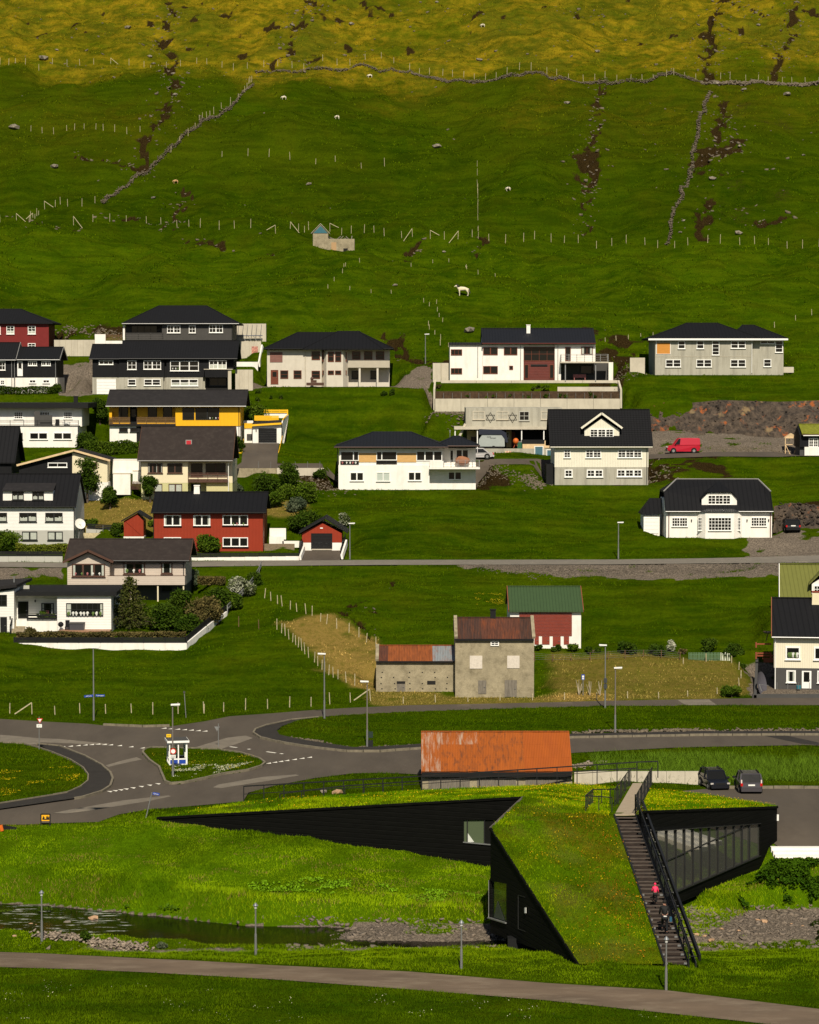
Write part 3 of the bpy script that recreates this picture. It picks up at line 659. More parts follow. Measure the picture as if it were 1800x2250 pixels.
h.win(-60,244,103,407,2,2,BFRAME,off=-.2,sill=False);h.door(2,568,104,822,BLACK,off=-.2);h.pots(980,1490,550,9,-.1,.26);h.pots(620,770,515,4,1.6,.2)
lamp_on(h,515,335,1.7);lamp_on(h,150,575,-.2)
for x0,x1 in ((968,1035),(1455,1505)):
 a=h.p(x0+8,380);b=h.p(x1,540);MB().box(a.x,b.x,h.Y-.06,h.Y-.045,b.z,a.z).build('curtain',CURT,h.root)
for k in range(7):# stone stair
 a=h.p(205-k*9,610+k*32,.9-k*.3);b=h.p(395-k*10,835,.9-k*.3)
 MB().box(a.x,b.x,a.y,a.y+.32,b.z-.3,a.z).build('stone_step',M('mossy_stone',(.28,.23,.15),.95,.35,5),h.root)
h.rails(395,525,845,610,BLACK,0.1,2,3,.2);h.box('terrace',235,612,832,790,WHITE,1.4,.25,ext=.3)
MB().bar(h.p(205,520,.6),h.p(205,640,.6),.12).bar(h.p(150,700,-1.4),h.p(150,810,-1.4),.12).bar(h.p(195,540,.6),h.p(150,700,-1.4),.1,.25).build('stair_rail',BLACK,h.root)
h.box('deck',848,772,1600,790,C('brick_deck',(.30,.16,.09)),1.8,-1.8,ext=.3)
HW=h
# --- beige hip house
h=House('beige_house','beige two-storey house with a black hipped roof, a bay, red-brown windows and a corner balcony','house',rE,900,727,10,525,1556)
h.wall(525,412,985,727,BEIGE);h.wall(985,412,1210,727,BEIGE,off=1.0,d=8.8);h.wall(1210,412,1556,500,BEIGE,off=1.2,d=8,ext=.1);h.wall(1210,500,1556,727,BEIGE,off=1.9,d=7)
a=[h.p(985,420,1.0),h.p(1025,420,-.3),h.p(1165,420,-.3),h.p(1206,420,1.0)];zb=h.Z(727)-.5
MB().prism([(q.x,q.y,zb) for q in a],(0,0,h.Z(420)-zb)).build('bay',BEIGE,h.root)
h.hip(497,1590,403,785,1310,268,ROOFBS,ov=.75,gut=BLACK,ridge=None);h.hip(830,1500,404,1125,1300,259,ROOFBS,off=-.2,d=9.5,ov=.8)
h.box('panel',549,436,655,521,M('purple_brown_boards',(.20,.09,.07),.7,.1,lines=('Z',.2,.015)),.05,-.05);h.win(545,410,660,452,1,1,BFRAME,fw=.04) if 0 else None
h.door(560,590,616,707,RDFRAME,glass=GLASS,frame=RDFRAME,gz_=(.1,.35))
for x0 in (636,748):h.win(x0,589,x0+68,658,1,2,RDFRAME,sill=False)
h.win(900,430,972,500,1,2,RDFRAME,sill=False);h.win(900,592,972,658,1,2,RDFRAME,sill=False)
for x0 in (1037,1098):h.win(x0,432,x0+52,516,1,2,RDFRAME,off=-.3,sill=False,curt=0);h.win(x0,590,x0+52,625,1,1,RDFRAME,off=-.3,sill=False)
for x0 in (990,1172):h.win(x0,432,x0+24,514,1,2,RDFRAME,off=.45,sill=False);h.win(x0,590,x0+24,625,1,1,RDFRAME,off=.45,sill=False)
for x0 in (1242,1343,1443):h.win(x0,430,x0+69,498,1,2,RDFRAME,off=1.2,sill=False)
h.box('balcony',1207,507,1557,566,M('pale_boards',(.45,.40,.31),.75,.05,lines=('X',.16,.01)),.12,-.2);h.box('balcony_floor',1207,562,1557,569,BEIGE,2.1,-.1);h.box('balcony_side',1551,507,1557.5,566,BEIGE,1.9,-.1)
for x in (1297,1448):h.post(x,569,x+16,727,BEIGE,-.1)
h.win(1238,592,1300,660,1,1,BFRAME,off=1.9);h.win(1396,592,1450,660,1,1,BFRAME,off=1.9);h.pipe(847,430,720,CONC)
q=h.p(930,720,-1.2);MB().box(q.x-1.2,q.x+1.2,q.y-.4,q.y+.4,q.z+.05,q.z+.45).box(q.x-.6,q.x+.2,q.y-.3,q.y+.3,q.z+.46,q.z+.8).ball((q.x-.4,q.y,q.z+1.0),.25,jit=.2).build('wood_stack',BRFRAME,h.root)
# --- modern white black-roofed house on a plinth
h=House('white_modern_house','modern white house with a white chimney and tall maroon glazed entrance above concrete terraces','house',rH,700,495,9,165,1380)
h.wall(165,228,408,495,WHITE,8,off=.3);h.box('roof',163,211,408,229,ROOFN,8.6,0.0)
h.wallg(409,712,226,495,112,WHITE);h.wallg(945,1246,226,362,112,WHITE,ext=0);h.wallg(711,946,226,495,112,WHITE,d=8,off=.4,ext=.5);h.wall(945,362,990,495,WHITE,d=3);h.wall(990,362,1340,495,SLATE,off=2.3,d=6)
h.gable(404,1250,214,106,ROOFN,ov=.6,gut=MAROON);h.box('fascia',409,214,1246,226,MAROON,.1,-.35);h.chimney(734,84,762,146,WHITE,3)
for yy in (262,402):h.win(172,yy,256,yy+44,3,1,RDFRAME,off=.3,sill=False)
h.win(412,246,521,304,1,1,RDFRAME,units=2,sill=False,curt=0);h.win(566,246,667,304,1,1,RDFRAME,units=2,sill=False);h.win(412,386,521,444,1,1,RDFRAME,units=2,sill=False);h.win(606,384,635,413,1,1,RDFRAME,sill=False)
h.win(713,244,945,350,4,2,RDFRAME,off=.38,sill=False);h.box('cladding',713,351,945,492,MAROON,.05,.32);h.win(718,374,750,480,1,1,RDFRAME,off=.32,sill=False);h.win(905,374,938,480,1,1,RDFRAME,off=.32,sill=False);h.win(766,374,890,388,2,1,BFRAME,off=.32,sill=False)
h.win(1022,245,1063,348,1,1,RDFRAME,sill=False);h.win(1140,242,1228,300,2,1,RDFRAME,sill=False,curt=1);h.win(1136,382,1240,444,1,1,BFRAME,off=2.3)
h.box('balcony_floor',985,354,1345,364,CONC,2.6,-1.6);h.rails(992,300,1342,356,METAL,-1.6,4,7,.035,side=1.5)
for x in (1020,1245):h.post(x,364,x+7,490,METAL,-1.3)
h.wall(1345,358,1378,478,WHITE,5,off=1);h.pipe(372,235,470,METAL,.3);h.pipe(690,232,490,METAL);h.pipe(968,232,490,METAL)
q=h.p(1130,470,.5);MB().box(q.x-.9,q.x+.9,q.y,q.y+.5,q.z-.05,q.z).box(q.x-.9,q.x+.9,q.y+.45,q.y+.5,q.z,q.z+.4).box(q.x-.8,q.x-.7,q.y,q.y+.4,q.z-.5,q.z-.06).box(q.x+.7,q.x+.8,q.y,q.y+.4,q.z-.5,q.z-.06).build('bench',C('pink_bench',(.35,.12,.11)),h.root)
HM=h
Yt=HM.Y-1.2;tx0,tx1=HM.X(45),HM.X(1430)
def strip(root,name,reg,x0,y0,x1,y1,Y,d,mat,ext=.5):
 a=at(*reg(x0,y0),Y);b=at(*reg(x1,y1),Y);return MB().box(a.x,b.x,Y,Y+d,b.z-ext,a.z).build(name,mat,root)
ter=empty('concrete_terrace',at(*rH(735,715),Yt-4),'long stepped pale concrete terrace walls with a planted bed below the modern white house','wall')
n=5
for i in range(n):
 x0=98+(1412-98)*i/n;x1=98+(1412-98)*(i+1)/n
 strip(ter,'upper_panel',rH,x0+1,492,x1-1,541,Yt,.3,CONC)
strip(ter,'step_wall',rH,965,541,1412,566,Yt-.8,.25,CONC)
for i in range(7):
 x0=50+(1430-50)*i/7;x1=50+(1430-50)*(i+1)/7
 strip(ter,'lower_panel',rH,x0+1,629,x1-1,715-i*3,Yt-4,.3,CONC,1.5)
strip(ter,'planting_bed',rH,52,575,1425,640,Yt-3.6,3.4,SOIL)
MB().prism([at(*rH(1412,492),Yt),at(*rH(1431,560),Yt-4),at(*rH(1431,700),Yt-4),at(*rH(1412,600),Yt)],(.25,0,0)).build('side_wall',CONC,ter)
MB().prism([at(*rH(48,492),Yt),at(*rH(42,560),Yt-4),at(*rH(42,715),Yt-4),at(*rH(48,600),Yt)],(.25,0,0)).build('side_wall',CONC,ter)
MB().box(at(*rH(38,0),HM.Y).x,at(*rH(98,0),HM.Y).x,HM.Y-1,HM.Y-.7,at(*rH(0,560),HM.Y).z,at(*rH(0,364),HM.Y).z).build('stair_wall',CONC,ter)
MB().box(at(*rH(100,0),HM.Y).x,at(*rH(155,0),HM.Y).x,HM.Y-.5,HM.Y-.2,at(*rH(0,560),HM.Y).z,at(*rH(0,364),HM.Y).z).build('stair_wall',CONC,ter)
for i in range(21):
 q=at(*rH(118+i*65.5,628),Yt-3.95);q2=at(*rH(118+i*65.5,585),Yt-3.95);MB().tube(q,q2,.025,n=5).build('fence_post',METAL,ter)
x0=at(*rH(45,0),Yt-4).x;x1=at(*rH(1430,0),Yt-4).x
PADS.append(([(x0,Yt-4.2),(x1,Yt-4.2),(x1,Yt-.2),(x0,Yt-.2)],at(*rH(0,712),Yt-4).z-.1,1.5))
PADS.append(([(x0,Yt+.1),(x1,Yt+.1),(x1,HM.Y+.2),(x0,HM.Y+.2)],HM.zb,1.5))
# --- grey concrete hipped house
h=House('concrete_house','unpainted grey concrete house with a black hipped roof and an orange board patch, top right','house',rI,880,552,10,345,1425)
h.wall(345,250,1160,552,CONCW);h.wall(1160.5,250,1425,540,CONCW,off=.6,d=8.5)
h.hip(288,1240,243,610,868,113,ROOFBS,ov=.6,fascia=WFRAME);h.hip(1000,1464,243,1080,1175,130,ROOFBS,off=.3,d=9,ov=.6,fascia=WFRAME)
h.box('board_panel',360,281,472,373,ORANGEB,.05,-.05);MB().box(h.p(356,0).x,h.p(360,0).x,h.Y-.07,h.Y,h.Z(377),h.Z(278)).box(h.p(472,0).x,h.p(476,0).x,h.Y-.07,h.Y,h.Z(377),h.Z(278)).box(h.p(360,0).x,h.p(472,0).x,h.Y-.07,h.Y,h.Z(377),h.Z(373.5)).build('panel_frame',WFRAME,h.root)
h.win(537,264,597,331,1,2);h.win(694,264,755,331,1,2);h.win(824,264,885,384,1,4);h.win(982,264,1106,328,1,2,units=2)
h.win(1230,262,1352,290,2,1,off=.6);h.win(1356,262,1419,362,1,3,off=.6)
for x0 in (432,691,978):h.win(x0,421,x0+129,485,1,2,units=2)
h.win(1258,418,1322,482,1,2,off=.6);h.pipe(1160,245,535,WFRAME);h.pipe(356,248,290,WFRAME);h.box('band',345,394,1160,397,CONC,.04,-.04)
h.box('low_wall',1426,484,1512,532,CONC,.3,1);h.box('side_wall',133,406,258,540,CONC,.3,1.5,ext=1)
HC=h
# --- white lower hip house
h=House('white_hipped_house','white house with a dark hipped roof, timber panels between wide windows and a corner balcony','house',rG,700,752,10,168,1325)
h.wall(168,545,935,752,WHITE);h.wall(172,405,935,545,WHITE,off=.1,d=9.8,ext=0);h.wall(933,520,1325,752,WHITE,off=1.0,d=9);h.wall(933,400,1060,520,WHITE,off=1.0,d=9,ext=0);h.wall(1060,400,1325,520,WHITE,off=2.0,d=8,ext=0)
h.hip(132,1092,388,462,778,263,ROOFN,ov=.8,gut=BRFRAME,d=10);h.hip(985,1358,378,1140,1185,298,ROOFN,off=1.0,d=6,ov=1.0,gut=BRFRAME)
for x0,x1 in ((340,488),(662,824)):h.box('timber_panel',x0,443,x1,519,TIMBER,.06,.04)
h.win(184,427,340,508,1,1,off=.1,units=1,sill=False);MB().box(h.p(290,0).x,h.p(298,0).x,h.Y-.02,h.Y+.08,h.Z(508),h.Z(427)).build('mullion',WFRAME,h.root)
h.win(184,508,340,541,1,1,BFRAME,off=.1,sill=False);h.win(487,427,661,504,1,1,off=.1,sill=False);MB().box(h.p(529,0).x,h.p(537,0).x,h.Y-.02,h.Y+.08,h.Z(504),h.Z(427)).build('mullion',WFRAME,h.root)
h.win(487,506,661,536,2,1,BFRAME,off=.1,sill=False);h.win(824,425,1042,508,1,1,off=.1,units=3,sill=False)
h.win(266,604,380,677,1,1,units=2);h.win(488,604,602,680,1,1,glass=GLASSP,units=2,mat=C('pale_frame',(.7,.7,.65)));h.win(756,602,866,675,1,1,units=2);h.win(1092,600,1205,668,1,1,off=1.0,units=2,curt=0)
h.box('balcony_wall',937,508,1056,562,WHITE,.12,-.8);h.box('balcony_floor',932,563,1360,578,WHITE,2.0,-.85);h.rails(1056,503,1356,564,METAL,-.8,4,6,.03,side=1.8)
h.door(1105,415,1140,550,WFRAME,off=2,glass=GLASS,gz_=(.05,.85));h.win(1158,412,1264,490,1,1,off=2,units=2);h.pots(195,330,536,5,.02,.2)
q=h.p(1212,545,.5);MB().ball((q.x,q.y,q.z+.55),.75,1.2,.7,.75,10,6,.08).build('wicker_chair',C('wicker',(.28,.12,.06),.8),h.root);h.pipe(160,400,540,DMETAL)
# --- white cottage with bay
h=House('white_cottage','white cottage with a black roof, a centre dormer over a bay and small-paned windows','house',rK,880,695,8.5,438,1330)
h.wall(438,476,1328,695,WHITE);cz_=h.Z(312,1.9)-.75;MB().prism([(h.X(438),h.Y,h.Z(476)),(h.X(438),h.Y+1.95,cz_),(h.X(438),h.Y+6.55,cz_),(h.X(438),h.Y+8.5,h.Z(476))],(h.X(1328)-h.X(438),0,0)).build('gable_wall',WHITE,h.root);h.wall(248,510,382,660,WHITE,4,off=3.0)
d=8.5;ov=.4;a=h.p(432,470,-ov);b=h.p(1340,470,-ov);R0=h.p(525,200,d/2);R1=h.p(1210,200,d/2);H0=h.p(404,305,1.9);H1=h.p(1334,305,1.9)
y0=a.y;y1=h.Y+d+ov;yh0=H0.y;yh1=h.Y+d-1.9
V=[(a.x,y0,a.z),(b.x,y0,a.z),(b.x,yh0,H0.z),(R1.x,R0.y,R0.z),(R0.x,R0.y,R0.z),(a.x,yh0,H0.z),(b.x,yh1,H0.z),(a.x,yh1,H0.z),(b.x,y1,a.z),(a.x,y1,a.z)]
V2=[(x,y,z-.18) for x,y,z in V]
rf=MB().add(V+V2,[(0,1,2,3,4,5),(2,6,3),(5,4,7),(4,3,6,8,9,7),(10,15,14,13,12,11),(12,13,16),(15,17,14),(14,17,19,18,16,13),(0,10,11,1),(1,11,12,2),(5,15,10,0),(2,12,16,6),(6,16,18,8),(7,17,15,5),(9,19,17,7),(8,18,19,9)]).build('roof',ROOFBS,h.root)
for P,Q in ((V[4],V[3]),(V[5],V[4]),(V[2],V[3])):MB().bar(P,Q,.14,.1).build('ridge_cap',C('grey_trim',(.25,.24,.22)),rf)
MB().tube((a.x,y0-.08,a.z-.08),(b.x,y0-.08,a.z-.08),.06,n=6).build('gutter',METAL,rf)
MB().prism([h.p(737,442,.3),h.p(1033,442,.3),h.p(1033,365,.3),h.p(985,318,.3),h.p(790,318,.3),h.p(737,365,.3)],(0,2.8,0)).build('dormer',WHITE,h.root)
ap=h.p(880,215,3.6);e=[h.p(728,368,.0),h.p(785,312,.0),h.p(992,312,.0),h.p(1042,368,.0)];eb=[q+Vector((0,3.2,0)) for q in e]
MB().add(e+eb+[ap],[(0,1,5,4),(1,2,8),(2,3,7,6),(2,6,8),(1,8,5)]).build('dormer_roof',ROOFBS,h.root)
h.win(790,338,978,414,2,3,off=.3,units=3,fw=.06)
bq=[h.p(698,485,0),h.p(768,485,-.9),h.p(1010,485,-.9),h.p(1078,485,0)];zb=h.Z(695)-.4
MB().prism([(q.x,q.y,zb) for q in bq],(0,0,h.Z(480)-zb)).build('bay',WHITE,h.root)
MB().add([h.p(690,476,-.2),h.p(765,478,-1.1),h.p(1012,478,-1.1),h.p(1085,476,-.2),h.p(990,440,.3),h.p(795,440,.3)],[(0,1,5),(1,2,4,5),(2,3,4)]).build('bay_roof',M('dark_tiles',(.04,.04,.04),.5,.2,lines=('X',.25,.03)),h.root)
h.win(486,527,616,601,3,3,units=2,fw=.06);h.win(1154,525,1282,599,3,3,units=2,fw=.06);h.win(794,525,985,635,7,4,off=-.9,fw=.06);
h.win(706,525,756,634,3,4,off=-.42,fw=.05);h.win(1020,525,1064,632,3,4,off=-.42,fw=.05);h.pipe(460,478,690,MAROON);h.pipe(1316,478,690,MAROON);lamp_on(h,650,550);lamp_on(h,1118,550);lamp_on(h,1300,548)
h.garage(252,532,368,660,WFRAME,off=3.0,n=4)
a=h.p(228,500,2.7);b=h.p(400,500,2.7);r0=h.p(297,362,5);r1=h.p(400,362,5)
MB().add([a,b,r1,r0,a+Vector((0,4.5,0))],[(0,1,2,3),(0,3,4)]).build('garage_roof',ROOFBS,h.root)
# --- black roofed cream house
h=House('cream_boarded_house','cream boarded house on a grey basement with a tall black roof and gabled dormer','house',rJ,850,915,9,340,1356)
h.wallg(340,1356,512,722,100,WVBOARD,ext=0,drop=.35);h.wall(342,723,1350,915,CONCW)
rr=h.gable(292,1402,498,96,ROOFB,ov=.5,trim=BLACK,gut=WVBOARD)
a=h.last[0];bq=h.last[1];zr=h.last[2];yr_=h.last[3]
for k in range(20):# tile courses
 t=(k+.5)/20;y=a.y+(yr_-a.y)*t;z=a.z+(zr-a.z)*t
 MB().bar((a.x,y,z+.02),(bq.x,y,z+.02),.06,.05).build('tile_course',ROOFB,rr)
h.gfront(664,1040,428,318,850,196,WVBOARD,3.2,off=.9,ext=0,name='dormer');h.rfront(628,295,850,133,1074,295,ROOFB,3.6,off=.9,ov=.5,trim=WVBOARD,name='dormer_roof')
h.win(722,308,978,398,2,3,off=.9,units=3,fw=.1)
h.win(440,532,512,620,2,3);h.win(676,532,842,620,2,3,units=2);h.win(1024,532,1283,620,2,3,units=3)
h.win(447,748,534,830,2,2,fw=.13);h.win(687,748,864,830,2,2,units=2,fw=.13);h.win(1014,746,1286,827,2,2,units=3,fw=.13);h.pipe(1340,505,905,DMETAL)
h.box('lean_to',250,690,338,915,BLACK,4,1.5)
# --- unfinished concrete shed
h=House('concrete_workshop','unfinished concrete workshop with a long canopy, boarded windows and two star-shaped light frames','building',rH,600,1000,9,290,1000,Y=None)
h.wall(283,697,1000,852,CONCW,8,off=0,ext=0);h.wall(290,855,1000,1000,BLACKB,7,off=2.0);h.box('canopy',197,838,1000,858,CONC,5,-1.6)
for x0,gl in ((335,0),(512,0),(680,1),(842,0)):
 if gl:h.win(x0,722,x0+75,792,2,2,GREYW)
 else:h.win(x0,722,x0+88,784,2,2,CONC,glass=CONCW)
for cx,cy in ((466,768),(630,768)):
 q=h.p(cx,cy,-.06);m=MB();R_=.66
 for s_ in (0,1):
  P_=[Vector((q.x+R_*math.sin(math.radians(120*k+60*s_)),q.y-.03*s_,q.z+R_*math.cos(math.radians(120*k+60*s_)))) for k in range(3)]
  for k in range(3):m.bar(P_[k],P_[(k+1) % 3],.035)
 m.build('star_light',DMETAL,h.root)
h.box('timber_front',292,866,375,990,PALEW,.1,1.8);h.box('timber_front',585,866,622,990,PALEW,.1,1.8);h.box('hatch',322,912,372,985,BRFRAME,.05,1.72)
h.win(582,876,606,925,1,2,off=1.8);h.door(622,875,650,985,MAROON,off=1.9)
for x in (200,366,695,860):h.post(x,858,x+7,1000,WFRAME,-1.4)
MB().bar(h.p(238,905,-1),h.p(280,815,-1),.22,.3).build('raking_prop',CONC,h.root)
h.box('plinth_wall',330,1000,960,1030,CONCW,.4,-3.2,ext=1.0);h.box('timber_stack',705,965,870,1002,PALEW,1,-2.4);h.box('tarpaulin',700,935,868,966,BLACK,1.1,-2.4);h.box('timber_stack',868,942,905,995,PALEW,1,-2.2)
HWk=h
PADS.append(([(tx0,HWk.Y+8.6),(tx1+.5,HWk.Y+8.6),(tx1+.5,Yt-4.1),(tx0,Yt-4.1)],at(*rH(0,714),Yt-4).z-.2,2.1))
# --- turf roofed house
h=House('turf_roofed_house','small dark house with a grass roof and white base at the right edge','house',rF2,1600,1245,5,1200,2400)
h.wallg(1205,2400,690,1010,395,BLACKB,ext=0);h.wall(1335,1010,2400,1245,WHITE,5,off=-.15);h.wall(1205,1010,1335,1245,SLATE,4,off=.4)
TURFG=M('turf',(.16,.17,.012),.95,.35,3,bmp=.05)
h.gable(1265,2450,645,392,TURFG,ov=.5,th=.25);h.box('fascia',1270,668,2450,690,BRFRAME,.1,-.6);h.box('gutter',1300,690,2450,712,WFRAME,.1,-.62);h.win(1445,770,1700,1015,2,3,units=2)
# --- green and red barn
h=House('red_white_barn','white barn with a red slatted front, three red doors and a green steel roof','barn',rL,1350,580,8,1070,1560)
h.wallg(1070,1558,322,582,155,WHITE,ext=.6);h.gable(1062,1574,318,152,GREENR,ov=.35,trim=C('rust_red_trim',(.25,.07,.035)))
n=17
for k in range(n):
 y0=326+(494-326)*k/n;h.box('slat',1133,y0+1,1496,y0+(494-326)/n-1.2,REDH,.07,-.07)
for x0,x1 in ((1238,1268),(1290,1342),(1364,1418),(1440,1476)):h.door(x0,496,x1,552 if x0 != 1364 else 562,REDH)
h.box('dark_slot',1130,318,1500,325,BLACK,.08,-.08)
# --- old concrete house and byre
h=House('old_concrete_house','weathered two-storey concrete house with a rusty brown sheet roof, black chimney and boarded openings','house',rL,960,918,6.5,692,1234)
h.wallg(692,1234,524,918,375,CONCD,drop=.15)
RUST=M('rusty_sheet',(.085,.030,.016),.85,.3,2.5,(3,.3,.3),stain=((.20,.05,.012),.8,(3,.35,.35)),lines=('X',.15,.02))
RUSTD=M('dark_rusty_sheet',(.05,.024,.016),.85,.3,2.5,(3,.3,.3),stain=((.16,.045,.012),.6,(4,.3,.3)),lines=('X',.15,.02))
RUSTO=M('orange_rust_sheet',(.24,.065,.014),.85,.3,2.5,(3,.3,.3),stain=((.09,.03,.015),.7,(3,.35,.35)),lines=('X',.15,.02))
RUSTB=M('bare_zinc_sheet',(.22,.24,.25),.6,.15,2.5,(3,.3,.3),stain=((.24,.08,.03),.7,(2,.6,.6)),lines=('X',.15,.02))
def sheet_roof(h,x0,x1,ye,yr,d,off,mats,n,ov=.25,rows=1):
 a=h.p(x0,ye,off-ov);b=h.p(x1,ye,off-ov);zr=h.Z(yr,off+d/2);ym=h.Y+off+d/2;y0=a.y
 r=MB().slab([(a.x,y0+.04,a.z-.06),(b.x,y0+.04,a.z-.06),(b.x,ym,zr-.06),(a.x,ym,zr-.06)],.1).slab([(a.x,ym+.01,zr),(b.x,ym+.01,zr),(b.x,2*ym-y0,a.z),(a.x,2*ym-y0,a.z)],.1).build('roof',mats(0.5,0),h.root)
 for j in range(rows):
  for i in range(n):
   xa=a.x+(b.x-a.x)*i/n;xb=a.x+(b.x-a.x)*(i+1)/n+.02
   t0=j/rows;t1=(j+1)/rows+.015;k=random.uniform(0,.012)+(i % 2)*.014+(rows-j)*.001+j*.016
   f=lambda t:(y0+(ym-y0)*min(t,1),a.z+(zr-a.z)*min(t,1)+k)
   (ya,za),(yb,zb_)=f(t0),f(t1)
   MB().slab([(xa,ya,za),(xb,ya,za),(xb,yb,zb_),(xa,yb,zb_)],.02).build('roof_sheet',mats(i/n,j),r)
 MB().bar((a.x,ym,zr+.04),(b.x,ym,zr+.04),.3,.06).build('ridge_cap',mats(.2,0),r)
 return r
sheet_roof(h,692,1232,514,368,6.5,0,lambda t,j:RUSTD if t<.3 or t>.8 else RUST,12)
for xx in (697,1233):
 a=h.p(xx,505,-.3);zr=h.Z(358,3.25);MB().bar((a.x,a.y,a.z),(a.x,h.Y+3.25,zr),.3,.2).bar((a.x,h.Y+3.25,zr),(a.x,h.Y+6.8,a.z),.3,.2).build('parapet',CONCD,h.root)
h.chimney(934,316,970,372,BLACK,3.3);h.box('eave_board',692,514,1232,527,BLACK,.2,-.25);h.win(935,527,993,562,2,2,WFRAME,sill=False)
for x0,y0,x1,y1 in ((792,630,878,719),(1050,630,1135,716)):h.box('window_board',x0,y0,x1,y1,M('white_board_nailed',(.58,.52,.44),.8,.12,5),.05,-.05)
for x0,y0,x1,y1 in ((849,800,906,892),(1032,798,1116,914)):h.door(x0,y0,x1,y1,WOOD)
h=House('old_concrete_byre','low weathered concrete byre with a rust-orange and zinc roof beside the old house','barn',rL,420,878,6,146,690)
h.wallg(146,690,678,880,566,CONCD,drop=.15)
sheet_roof(h,150,688,667,560,6,0,lambda t,j:(RUST if t<.12 else RUSTO) if t<.45 else (RUSTO if t<.7 else RUSTB),14)
a=h.p(153,660,-.3);zr=h.Z(556,3);MB().bar(a,(a.x,h.Y+3,zr),.3,.2).bar((a.x,h.Y+3,zr),(a.x,h.Y+6.3,a.z),.3,.2).build('parapet',CONCD,h.root)
h.box('eave_board',148,667,688,678,BLACK,.2,-.25);h.door(289,808,347,884,WOOD);h.dark(289,806,347,822,-.05);h.dark(498,803,556,828)
for yy in (745,780,822,858):
 for x in (185,272,375,465,555,636):
  if random.random()<.75:
   q=h.p(x+random.uniform(-6,6),yy,0);MB().box(q.x-.06,q.x+.06,q.y-.012,q.y-.002,q.z-.05,q.z+.05).build('painted_hole',DARKIN,h.root)  # dark tile on the wall face, painted shade of a small hole
# --- cream house with black roof, right
h=House('cream_dark_house','cream house on a dark grey basement with a white basement door, right edge','house',rB2,660,1885,9,370,1300)
h.wallg(372,1300,1200,1605,684,M('cream_fine_render',(.72,.66,.50),.8,.03,lines=('X',.2,.004)),ext=0,drop=.3);h.wall(374,1606,1300,1885,SLATE)
h.gable(348,1320,1192,680,ROOFBS,ov=.4,trim=C('terracotta_trim',(.25,.09,.04)),gut=METAL)
h.win(518,1320,712,1494,1,1,fw=.14,curt=0);h.win(888,1322,1090,1494,1,1,fw=.14);h.win(530,1634,652,1796,1,1,fw=.12,curt=1);h.win(933,1634,1060,1796,1,1,fw=.12);h.door(732,1640,854,1870,WFRAME,glass=GLASS,gz_=(.06,.56));h.pots(550,690,1465,5,-.1,.3)
h.chimney(793,604,886,735,CREAM,4,cap=REDH,taper=.06);h.pipe(388,1200,1885,WFRAME)
q=h.p(705,1878,-.8);MB().tube((q.x,q.y,q.z),(q.x,q.y,q.z+.3),.2,.22,10).build('blue_tub',C('teal_plastic',(.03,.17,.22)),h.root)
HR=h
# --- olive green roofed house behind
h=House('green_roofed_house','house with an olive green roof and black chimney behind the cream house, right edge','house',rB2,700,900,9,450,1300,Y=HR.Y+16)
h.wallg(452,1300,800,900,262,WHITE,ext=4,drop=.3);h.gable(450,1320,760,236,OLIVER,ov=.4,trim=WFRAME);h.chimney(898,110,960,278,BLACK,4.2)
h.gfront(852,1100,628,495,975,420,WHITE,3,off=.6,ext=0,name='dormer');h.rfront(820,490,985,330,1150,490,OLIVER,3.2,off=.6,ov=.3,name='dormer_roof');h.win(874,512,1060,618,4,2,off=.6,fw=.1)
for h_ in (HR,h):h_.root.rotation_euler.z=-.13
# --- orange roofed barn by the town hall
h=House('orange_roofed_barn','low grey wooden barn with a bright orange rusty sheet roof, behind the black turf-roofed hall','barn',rP,700,580,7.5,155,1255,Y=191)
h.wallg(160,1252,492,590,165,CONCD,drop=.2)
ORS=M('orange_painted_sheet',(.30,.072,.006),.7,.12,2,(1,.3,.3),stain=((.075,.03,.014),1.0,(3.2,.7,.9)),lines=('X',.12,.012))
ORC=M('orange_clean_sheet',(.31,.070,.006),.65,.08,2,(1,.3,.3),stain=((.25,.05,.012),.4,(3,.3,.3)),lines=('X',.12,.012))
ORG_=M('orange_flaking_sheet',(.28,.070,.008),.75,.2,2,(1,.3,.3),stain=((.42,.38,.30),.9,(3.0,.35,.35)),lines=('X',.12,.012))
sheet_roof(h,153,1252,448,160,7.5,0,lambda t,j:(ORG_ if (t<.12 or (t<.32 and j==2)) else ORS) if t<.63 else ORC,16,ov=.3,rows=3)
h.box('eave_board',155,455,1250,490,BLACK,.2,-.32)
n=60
for k in range(n):
 x0=205+(1215-205)*k/n;x1=x0+(1215-205)/n-1.5
 if 495<x0<552 or 842<x0<902:continue
 h.box('plank',x0,490+random.uniform(0,5),x1,588,WOOD,.04,-.05-random.uniform(0,.02))
# --- ruin on the hill
h=House('stone_ruin','roofless concrete ruin with a narrow teal-gabled tower, standing alone on the hillside','ruin',rT,670,275,3.5,538,803)
h.gfront(540,636,275,150,588,92,CONCD,3);h.rfront(528,150,588,88,646,150,CONC,3.2,ov=.2,th=.08);polywall(h,[(542,150),(588,103),(634,150)],C('teal_board',(.03,.12,.15)),.05,-.06,'gable_board')
h.wall(636,186,802,275,CONCD,.4);h.wall(636,190,802,275,CONCD,.4,off=3);h.wall(795,186,802,275,CONCD,3,off=.4);h.dark(656,208,688,275,0,C('rubble_tan',(.4,.25,.12)));h.dark(732,246,760,275)
for k in range(9):q0=h.p(640+k*18,188,.5+random.random());q1=h.p(640+k*18+random.uniform(-25,25),178+random.uniform(-12,6),1+random.random());MB().bar(q0,q1,.12).build('rafter',WOOD,h.root)
